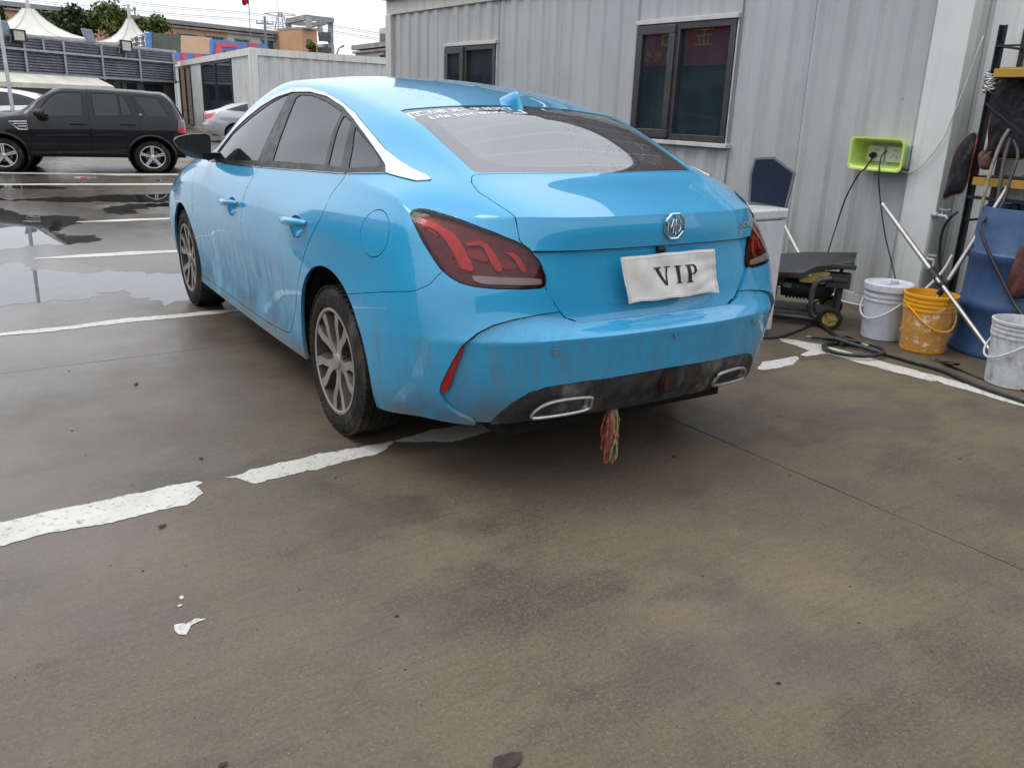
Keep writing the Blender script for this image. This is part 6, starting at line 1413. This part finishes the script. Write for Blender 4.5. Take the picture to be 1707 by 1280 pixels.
m.add(V, [(j*n+k, j*n+(k+1) % n, (j+1)*n+(k+1) % n, (j+1)*n+k) for j in range(rows-1) for k in range(n)]); m.build('film', film_mat(), yb, smooth=20)
bucket('scuffed open white bucket at the right edge with a pole standing in it', (4.80, 2.055), .135, .150, .355, M_BKD, (.275, .300, .325), False, math.atan2(.60, -.80))

# blue drum
M_DRUM = plain('faded blue drum plastic', (.024,.066,.155), .5, .15, 14, dirt=((.05,.065,.10), .8), bump=.1)
dr_ = thing('drum', 'large faded blue plastic drum with an open top', 'drum', (5.45, 2.44, 0))
pr_ = [(.001,.012),(.27,.012),(.285,0),(.292,.012),(.292,.04),(.281,.055),(.278,.27),(.289,.285),(.289,.325),(.278,.34),(.275,.56),(.287,.575),(.287,.615),(.274,.63),(.268,.80),(.255,.84),(.250,.87),(.246,.882),(.238,.88),(.242,.84),(.262,.78),(.268,.05),(.001,.03)]
m = MB(); m.lathe(pr_, 56); m.build('body', M_DRUM, dr_, smooth=40)
m = MB(); m.lathe([(.275,.0),(.300,.004),(.303,.02),(.296,.034),(.28,.036)], 56); m.build('foot_ring', M_DRUM, dr_, smooth=40)

# socket in the lime tub
M_LIME = plain('lime green plastic', (.50,.64,.16), .4, .06, 3); M_SOCK = plain('ivory socket plate', (.55,.55,.46), .4, .06); M_GGLASS = plain('greenish box side', (.30,.38,.34), .4, .1)
lt = thing('socket_tub', 'lime green plastic tub fixed to the wall around two power sockets', 'tub', (5.80, 3.64, 1.118))
def rrect(w_, h_, r, n=5):
    out = []
    for cx, cy, a0 in ((w_/2-r, h_/2-r, 0), (-w_/2+r, h_/2-r, 90), (-w_/2+r, -h_/2+r, 180), (w_/2-r, -h_/2+r, 270)):
        for k in range(n+1): a = R_(a0+90*k/n); out.append((cx+r*math.cos(a), cy+r*math.sin(a)))
    return out
m = MB(); V = []; secs = [(-.005, .35, .155), (-.13, .395, .195), (-.150, .40, .20), (-.150, .425, .225), (-.158, .428, .228), (-.158, .405, .205), (-.150, .388, .188), (-.01, .338, .145)]
for x, w_, h_ in secs:
    for a, b_ in rrect(w_, h_, .035): V.append((x, a, b_))
n = 24; m.add(V, [(i*n+k, i*n+(k+1) % n, (i+1)*n+(k+1) % n, (i+1)*n+k) for i in range(len(secs)-1) for k in range(n)] + [tuple(7*n+k for k in range(n))]); m.build('tub', M_LIME, lt, smooth=30)
so = thing('power_socket', 'pair of ivory power sockets inside the lime green tub', 'socket', (5.785, 3.64, 1.118))
for y in (.075, -.07):
    m = MB(); m.box((-.012, y, 0), (.02, .125, .11)); o = m.build('socket_plate', M_SOCK, so, bevel=.004); m = MB()
    for dy, dz in ((-.018, .025), (.0, .028), (-.02, -.018), (.018, -.018), (0, -.005)): m.box((-.0225, y+dy, dz), (.003, .004, .012))
    m.build('slot', M_DARK, o, kind='stuff')
m = MB(); m.lathe([(.022, 0), (.02, .03), (.010, .05), (.001, .052)], 14, axis='x'); o = m.build('plug', M_BLACKP, so); o.location = (-.022, .085, -.012); o.rotation_euler = (0, math.pi, 0)
jb = thing('junction_box', 'small grey-green junction box between the lime tub and the white post', 'box', (5.755, 3.455, 1.11)); m = MB(); m.box((0, 0, 0), (.06, .045, .16)); m.build('case', M_GGLASS, jb, bevel=.004); m = MB(); m.box((-.031, 0, 0), (.004, .036, .14)); m.build('cover', M_GGLASS, jb, bevel=.002)
M_CABLE = plain('black cable', (.012,.012,.013), .5, .2); M_CABLW = plain('white cable', (.52,.52,.50), .5, .1); M_HOSE = plain('black rubber hose', (.016,.016,.017), .45, .25, 25, dirt=((.09,.08,.07), .5)); M_STICK = plain('white rod', (.62,.62,.58), .5, .1)
def cable(name, pts, r, mat, label, cat='cable', n=60, grp=None):
    m = MB(); m.tube(resample(pts, n), r, 8); o = m.build(name, mat); tag(o, label, cat, grp); return o
on = lambda px, py, X: hitp(px, py, (X, 0, 0), np.array([1., 0, 0]))
cable('power_cable', [on(1456,262,5.74), on(1440,283,5.62), on(1432,290,5.60), on(1410,330,5.68), on(1393,380,5.66), on(1378,428,5.45), on(1370,445,5.3)], .0055, M_CABLE, 'black power cable with a round plug hanging from the tub to the pressure washer')
cable('power_cable', [on(1478,252,5.765), on(1469,262,5.68), on(1465,290,5.63), on(1467,330,5.66), on(1475,390,5.66), on(1487,440,5.66), on(1495,476,5.6), on(1497,500,5.55)], .005, M_CABLE, 'thin black cable hanging from the tub down behind the white bucket')
cable('wall_wire', [on(1497,281,5.735), on(1512,288,5.725), on(1535,278,5.715), on(1570,235,5.712), on(1588,195,5.712), on(1610,140,5.712), on(1632,80,5.712), on(1640,60,5.72)], .004, M_CABLW, 'thin white wire rising across the white post', 'wire')
cable('rod', [on(1308,376,5.70), on(1341,440,5.55)], .009, M_STICK, 'white rod leaning on the wall behind the pressure washer', 'rod', 4)
cable('wall_wire', [on(1304,398,5.2), on(1303,425,5.2), on(1310,450,5.1)], .003, M_CABLW, 'short white wire hanging beside the washing machine', 'wire', 20)
cable('wall_wire', [on(1385,486,5.735), on(1400,500,5.70), on(1420,506,5.66), on(1440,510,5.6)], .007, M_CABLW, 'white cable along the foot of the wall behind the pressure washer', 'cable', 20)

# shelf
M_SHB = plain('black shelf steel', (.014,.014,.016), .45, .2, 8); M_SHY = plain('yellow shelf beam', (.40,.23,.03), .45, .12, 6, dirt=((.20,.12,.04), .5)); M_BAG = plain('black canvas bag', (.010,.010,.012), .85, .3, 12); M_PIPING = plain('dull red trim', (.16,.045,.035), .8, .2); M_BRN = plain('brown leather', (.10,.045,.032), .7, .3, 10); M_CAP = plain('red bottle cap', (.55,.02,.02), .4, .1)
sh = thing('shelf', 'black steel shelf with yellow beams at the right edge', 'shelf', (5.58, 2.9, 0))
for (x, y) in ((0, 0), (.30, 0), (0, -1.5), (.30, -1.5)):
    m = MB(); m.box((x, y, .96), (.035, .006, 1.92)); m.box((x+(.0165 if x == 0 else -.0165), y-.017, .96), (.003, .034, 1.92)); m.build('post', M_SHB, sh)
for zz in (1.02, 1.665):
    for x in (-.004, .304): m = MB(); m.box((x, -.75, zz-.02), (.03, 1.46, .05)); m.build('beam', M_SHY, sh, bevel=.003)
    m = MB(); m.box((.15, -.75, zz+.008), (.27, 1.46, .012)); m.build('deck', M_SHB if zz < 1.5 else M_SHY, sh)
for z0 in (.75, 1.15, 1.8):
    m = MB(); m.tube([(0, -.01, z0), (.30, -.01, z0)], .008, 6); m.build('tie_bar', M_SHB, sh)
m = MB(); m.beam((0, -.0, 1.47), (.02, -.75, .98), .022, .012); m.build('brace', M_SHB, sh); m = MB(); m.beam((-.01, 0, 1.80), (-.01, -1.5, 1.80), .012, .012); m.build('tie_bar', M_SHB, sh)
m = MB(); m.beam((-.005, 0, .90), (-.005, -1.5, .90), .02, .02); m.build('tie_bar', M_SHB, sh)
for y in (-.30,): m = MB(); m.box((.02, y, .45), (.035, .035, .90)); m.build('post', M_SHB, sh)
m = MB(); m.beam((.02, -.30, .55), (.02, -.95, .80), .02, .02); m.build('brace', M_SHB, sh)
m = MB(); rr = resample([(0,0,1.50),(0,.0,1.66)], 24)
qq = [(.0+(.027+.008*math.sin(a*1.7))*math.cos(a), (.030+.008*math.cos(a*2.3))*math.sin(a), 1.54+.10*(a/113)+.022*math.sin(a*.83)) for a in np.linspace(0, 113, 320)]
m.tube(qq, .0035, 5)
m.build('wire_wrap', M_STEEL, sh)
def drape(name, label, cat, px, X, mat, trim, bulge=.04, parts=True, z_top=None):
    """a hanging cloth piece: outline thickened, edge piped"""
    q = [on(x, y, X) for x, y in px]; c = sum(q)/len(q); t = thing(name, label, cat, tuple(c)); L = smooth_loop([(p[1]-c[1], p[2]-c[2]) for p in q], 5); n = len(L)
    m = MB(); V = []; F = []
    for k, (s, dx) in enumerate(((1, 0), (.85, -bulge*.6), (.55, -bulge*.9), (.25, -bulge))):
        for i, (a, b_) in enumerate(L): V.append((dx + .012*math.sin(a*60+b_*25)*(s), a*s, b_*s))
    for k in range(3): F += [(k*n+i, k*n+(i+1) % n, (k+1)*n+(i+1) % n, (k+1)*n+i) for i in range(n)]
    F.append(tuple(3*n+i for i in range(n))); m.add(V, F); o = m.build('cloth', mat, t, smooth=50); o.modifiers.new('s', 'SOLIDIFY').thickness = .012
    if trim: m = MB(); m.tube([(-.005 + .012*math.sin(a*60+b_*25), a, b_) for a, b_ in L], .005, 5, closed=True); m.build('piping', trim, t)
    return t
drape('floor_mat', 'black floor mat with dull red piping hanging at the left of the shelf', 'floor mat', [(1624,222),(1600,245),(1590,270),(1580,300),(1572,332),(1590,325),(1607,318),(1618,280),(1628,245)], 5.54, M_BAG, M_PIPING)
drape('floor_mat', 'large black mat with red edge draped inside the shelf', 'floor mat', [(1650,135),(1652,180),(1648,235),(1640,262),(1665,265),(1720,260),(1740,200),(1730,140),(1690,130)], 5.70, M_BAG, M_PIPING, .03)
bg_ = thing('bag', 'black tool bag lying on the lower yellow shelf', 'bag', (5.70, 2.30, 1.036)); m = MB(); V = []
for z, s in ((0, .95), (.03, 1.0), (.09, .98), (.13, .85), (.145, .5)):
    for a in np.arange(20)*2*math.pi/20: V.append((.11*s*abs(math.cos(a))**.6*np.sign(math.cos(a)), .32*s*abs(math.sin(a))**.5*np.sign(math.sin(a)), z+.008*math.sin(5*a)))
m.add(V, [(k*20+i, k*20+(i+1) % 20, (k+1)*20+(i+1) % 20, (k+1)*20+i) for k in range(4) for i in range(20)] + [tuple(80+i for i in range(20))]); m.build('body', M_BAG, bg_, smooth=50); m = MB(); m.box((-.112, .02, .07), (.006, .02, .055)); m.build('label', M_WHITEB, bg_)
m = MB(); m.tube([(-.112, .3, .02), (-.116, 0, .015), (-.112, -.3, .02)], .005, 5); m.build('piping', M_PIPING, bg_)
gl_ = drape('glove', 'crumpled brown leather glove on the lower shelf beside the post', 'glove', [(1632,262),(1640,250),(1648,262),(1652,252),(1655,275),(1650,283),(1634,280)], 5.52, M_BRN, None, .05)
bt = thing('bottle', 'dark bottle with a red cap on the lower shelf', 'bottle', (5.66, 2.475, 1.036)); m = MB(); m.lathe([(.001,0),(.038,.004),(.04,.02),(.04,.15),(.03,.18),(.014,.20),(.013,.215),(.001,.215)], 16); m.build('body', M_HOOD, bt); m = MB(); m.lathe([(.022,.205),(.026,.215),(.024,.245),(.012,.26),(.001,.262)], 14); m.build('cap', M_CAP, bt)
bx = thing('box', 'dark red lumpy bundle on the top yellow shelf', 'bundle', (5.70, 2.35, 1.68)); m = MB(); V = []
for z, s in ((0, .9), (.03, 1.0), (.08, .95), (.12, .7), (.135, .3)):
    for a in np.arange(16)*2*math.pi/16: V.append((.12*s*math.cos(a), .30*s*math.sin(a), z+.012*math.sin(4*a+z*40)))
m.add(V, [(k*16+i, k*16+(i+1) % 16, (k+1)*16+(i+1) % 16, (k+1)*16+i) for k in range(4) for i in range(16)] + [tuple(64+i for i in range(16))]); m.build('body', plain('dark red cloth', (.05,.018,.018), .9, .3), bx, smooth=60)
# poles standing about
M_ALU = plain('aluminium pole', (.36,.355,.34), .38, .1, 20, metal=.85, dirt=((.25,.21,.14), .35)); M_BAMB = plain('bamboo cane', (.20,.17,.12), .6, .3, 14, dirt=((.05,.05,.05), .5))
def tpole(label, a, b_, rs, joint, grp=None, clip=True):
    a, b_ = np.array(a), np.array(b_); t = thing('telescopic_pole', label, 'pole', tuple(a)); d = b_-a; J = d*joint
    m = MB(); m.tube([(0,0,0), J], rs[0], 10); m.build('lower_tube', M_ALU, t); m = MB(); m.tube([J, d*.985], rs[1], 10); m.build('upper_tube', M_ALU, t)
    m = MB(); m.tube([J-d*.05, J-d*.045, J+d*.045, J+d*.05], [rs[0]*1.35, rs[0]*1.55, rs[0]*1.5, rs[0]*1.2], 12); m.build('lock_collar', M_BLACKP, t)
    if clip:
        u = d/np.linalg.norm(d); o_ = J + np.array([-.017, -.014, .0]) - u*.02; m = MB(); m.beam(o_-u*.022, o_+u*.022, .022, .014); m.build('lock_lever', M_SOCK, t, bevel=.003)
    m = MB(); m.tube([d*.98, d], rs[1]*1.08, 10); m.build('end_cap', M_ALU, t); return t
tpole('aluminium telescopic pole leaning left out of the scuffed white bucket', (4.735, 2.02, .03), hitp(1472, 341, (5.33, 0, 0), np.array([1., 0, 0])), (.0135, .0165), .535)
tpole('aluminium telescopic pole leaning right out of the yellow bucket', (5.005, 2.79, .03), hitp(1681, 311, (5.42, 0, 0), np.array([1., 0, 0])), (.011, .0145), .36, clip=False)
def rod_thing(name, label, cat, pts, r, mat, n=20):
    m = MB(); m.tube(resample(pts, n), r, 8); o = m.build(name, mat); return tag(o, label, cat)
rod_thing('cane', 'pale taped cane standing in the blue drum, left of the darker one', 'cane', [on(1636,366,5.40)-np.array([0,0,.35]), on(1637,345,5.40), on(1650,290,5.45), on(1668,240,5.52), on(1682,216,5.56)], .011, M_BAMB)
rod_thing('cane', 'dark cane standing in the blue drum behind the pale taped one', 'cane', [on(1662,366,5.45)-np.array([0,0,.35]), on(1664,330,5.48), on(1673,270,5.53), on(1684,230,5.56)], .013, M_PIPE)
cable('hose', [on(1690,235,5.56), on(1697,260,5.50), on(1684,300,5.42), on(1668,345,5.34), on(1636,372,5.19), on(1638,395,5.155), on(1652,430,5.14), on(1672,470,5.14), on(1690,505,5.15), on(1715,540,5.12)], .010, M_HOSE, 'black hose hanging over the front of the blue drum', 'hose')
tw_ = drape('towel', 'dark brown-red towel hanging on the right of the blue drum', 'towel', [(1700,412),(1690,440),(1680,470),(1676,490),(1695,498),(1712,495),(1735,490),(1740,430),(1725,405)], 5.165, plain('brown red towel', (.085,.028,.022), .95, .25, 25), None, .02)
# tap and pipes
tp_ = thing('water_tap', 'grey water tap on an upright pipe between the white post and the blue drum', 'tap', tuple(on(1563, 359, 5.72))); b0 = on(1563, 359, 5.72)
m = MB(); m.tube([(.0,.03,0), (-.0,-.005,0), (-.005,-.06,-.0), (-.01,-.085,-.02)], [.012,.013,.011,.009], 10); m.lathe([(.018,-.02),(.022,-.012),(.022,.012),(.018,.02)], 12, (0,.02,0), 'y'); m.build('spout', M_TUBE, tp_); m = MB(); m.tube([(0,-.03,.01), (0,-.03,.035)], .007, 8); m.beam((0,-.05,.04), (0,-.005,.045), .012, .01); m.beam((0,-.05,.04), (0,-.085,.05), .012, .01); m.build('lever', M_TUBE, tp_)
m = MB(); m.tube([np.array([.02,.04,.0]), np.array([.02,.04,-b0[2]])], .016, 12); m.build('riser', M_TUBE, tp_); m = MB(); m.tube([(.02,.04,-.30), (-.01,-.04,-.30), (-.02,-.05,-.34)], .012, 8); m.box((-.0,-.02,-.27), (.02,.06,.012)); m.build('lower_tap', M_TUBE, tp_)
cable('hose', [on(1598,353,5.60), on(1585,362,5.58), on(1574,378,5.6), on(1568,400,5.62), on(1566,430,5.64), on(1568,462,5.64), on(1566,485,5.6)], .009, M_HOSE, 'black hose curling down beside the upright pipe', 'hose')
cable('pipe', [on(1588,425,5.62), on(1572,452,5.6), on(1545,480,5.55), on(1538,486,5.5)], .011, M_STICK, 'slanting grey pipe behind the yellow bucket', 'pipe', 20)
# hoses on the ground
G3 = lambda x, y, z=.014: hit(x, y, z)
th = np.linspace(R_(60), R_(60+400), 40); cc_ = hit(1421, 588); rx_ = np.linalg.norm(hit(1467,589)-hit(1375,587))/2; dirx = (hit(1467,589)-hit(1375,587)); dirx /= np.linalg.norm(dirx); diry = np.array([-dirx[1], dirx[0], 0])
coil = [cc_ + dirx*rx_*math.cos(a) + diry*rx_*.95*math.sin(a) + np.array([0,0,.014+.0006*k]) for k, a in enumerate(th)]
cable('pressure_hose', [G3(1402,573,.03), G3(1412,571,.02), G3(1432,577,.014)] + coil[2:] + [G3(1475,590), G3(1520,603), G3(1570,617), G3(1625,641), G3(1680,660), G3(1760,686), G3(1900,728), G3(2200,812)], .0125, M_HOSE, 'thick black pressure hose coiled in one loop and running off to the right', 'hose', 160)
cable('pressure_hose', [G3(1345,510,.10), G3(1372,500,.09), G3(1378,512,.05), G3(1365,530,.02), G3(1340,547,.012), G3(1300,561,.011), G3(1265,562,.011), G3(1230,560,.011)], .009, M_HOSE, 'thinner dark hose running left from the pressure washer under the car', 'hose', 60)
cable('pressure_hose', [G3(1350,500,.13), G3(1362,528,.06), G3(1378,548,.015), G3(1395,560,.012), G3(1412,572,.012), G3(1425,570,.03)], .013, M_HOSE, 'thick dark hose from the pressure washer to the spray gun', 'hose', 40)
cable('hose', [G3(1560,598,.006), G3(1590,612,.006), G3(1640,632,.006), G3(1720,655,.006)], .005, M_HOSE, 'thin black hose behind the thick one near the scuffed bucket', 'hose', 30)
gn = thing('spray_gun', 'black spray gun with a brass fitting lying by the hose coil', 'spray gun', tuple(hit(1395, 567))); o3 = hit(1395, 567)
g3 = lambda x, y, z: hit(x, y, z) - o3
m = MB(); m.tube([g3(1352,562,.022), g3(1372,563,.022)], [.010,.011], 10); m.tube([g3(1372,563,.022), g3(1405,566,.022), g3(1432,572,.022)], [.013,.02,.018], 10); m.build('barrel', M_HOSE, gn)
m = MB(); m.tube([g3(1343,561,.022), g3(1354,562,.022)], .009, 8); m.build('nozzle', plain('oxidised brass', (.16,.20,.13), .5, .2, metal=.5), gn)
m = MB(); m.tube([g3(1430,571,.022), g3(1438,574,.022), g3(1448,578,.02)], [.013,.016,.012], 10); m.build('coupling', plain('brass', (.45,.40,.27), .3, .1, metal=.9), gn)
m = MB(); m.tube([g3(1395,563,.04), g3(1410,560,.06), g3(1425,566,.03)], .006, 6); m.build('trigger', M_HOSE, gn)
stp = thing('strap', 'short black strap looped on the ground before the yellow bucket', 'strap', tuple(hit(1575, 603))); o3 = hit(1575, 603); pth = resample([g3(1553,601,.006), g3(1565,603,.006), g3(1580,607,.008), g3(1592,609,.02), g3(1596,606,.045), g3(1585,603,.04), g3(1572,603,.02)], 20); m = MB()
dv = np.array([.55,-.83,0])*.028; V = [p - dv*.5 for p in pth] + [p + dv*.5 for p in pth]; m.add(V, [(i, i+1, 21+i, 20+i) for i in range(19)]); o = m.build('band', M_HOSE, stp); o.modifiers.new('s', 'SOLIDIFY').thickness = .004
bk = thing('brick', 'reddish brick standing between the white and the yellow bucket', 'brick', (5.28, 2.93, 0)); m = MB(); m.box((0,0,.12), (.09, .09, .24)); m.build('block', plain('brick red', (.16,.07,.05), .85, .25), bk, bevel=.006)
# leaves and bits on the concrete
M_LEAFB = plain('dead leaf', (.035,.022,.018), .7, .3, 40)
def leaf(label, px, py, L, ang, curl=.3, grp='dead leaves on the concrete'):
    p = hit(px, py); m = MB(); V = []; n = 9
    for i in range(n):
        t = i/(n-1); wd = .30*L*math.sin(math.pi*min(1, t*1.05+.02))**.8*(1+.15*math.sin(9*t)); z = .004 + curl*L*(t-.5)**2 + .02*L*math.sin(7*t)
        V += [(L*(t-.5), -wd, z+.18*wd), (L*(t-.5), 0, z), (L*(t-.5), wd, z+.25*wd)]
    m.add(V, [(3*i+k, 3*i+k+1, 3*i+k+4, 3*i+k+3) for i in range(n-1) for k in (0, 1)]); o = m.build('leaf', M_LEAFB, smooth=60); o.location = p; o.rotation_euler = (0, 0, ang); o.modifiers.new('s', 'SOLIDIFY').thickness = .0012; tag(o, label, 'leaf', grp)
leaf('large dark dead leaf at the bottom edge of the photo', 847, 1272, .080, .1); leaf('dark dead leaf below the end of the nearest white line', 271, 878, .032, .4)
leaf('small dark leaf left of the rear wheel on the wet concrete', 227, 641, .035, 1.1); leaf('dark scrap of leaf at the broken gap in the nearest white line', 335, 765, .022, 2); leaf('dark leaf scrap on the concrete right of the tassel', 1124, 762, .024, .8); leaf('second dark leaf at the bottom edge, left of the large one', 372, 1276, .022, .3)
M_BIT = plain('dark grit', (.03,.026,.022), .9, .4); m = MB()
for k in range(300):
    x = rng.uniform(-.6, 5.2); y = rng.uniform(.5, 8.5)
    if rng.random() < .55: x, y = rng.uniform(-.2, 3.6), rng.uniform(.7, 3.4)
    s = rng.gamma(1.6, .0011)+.0009; a = rng.uniform(0, 6.28); q = [(x+s*math.cos(a+u)*rng.uniform(.5,1.3), y+s*math.sin(a+u)*rng.uniform(.5,1.3)) for u in (0, 1.5, 3.1, 4.7)]
    m.add([(u, v, .0005) for u, v in q] + [(x, y, s*.8)], [(0,1,4), (1,2,4), (2,3,4), (3,0,4)])
o = m.build('grit', M_BIT, smooth=0, fix=False); tag(o, 'dark crumbs of grit and leaf scattered over the concrete', 'grit', kind='stuff')
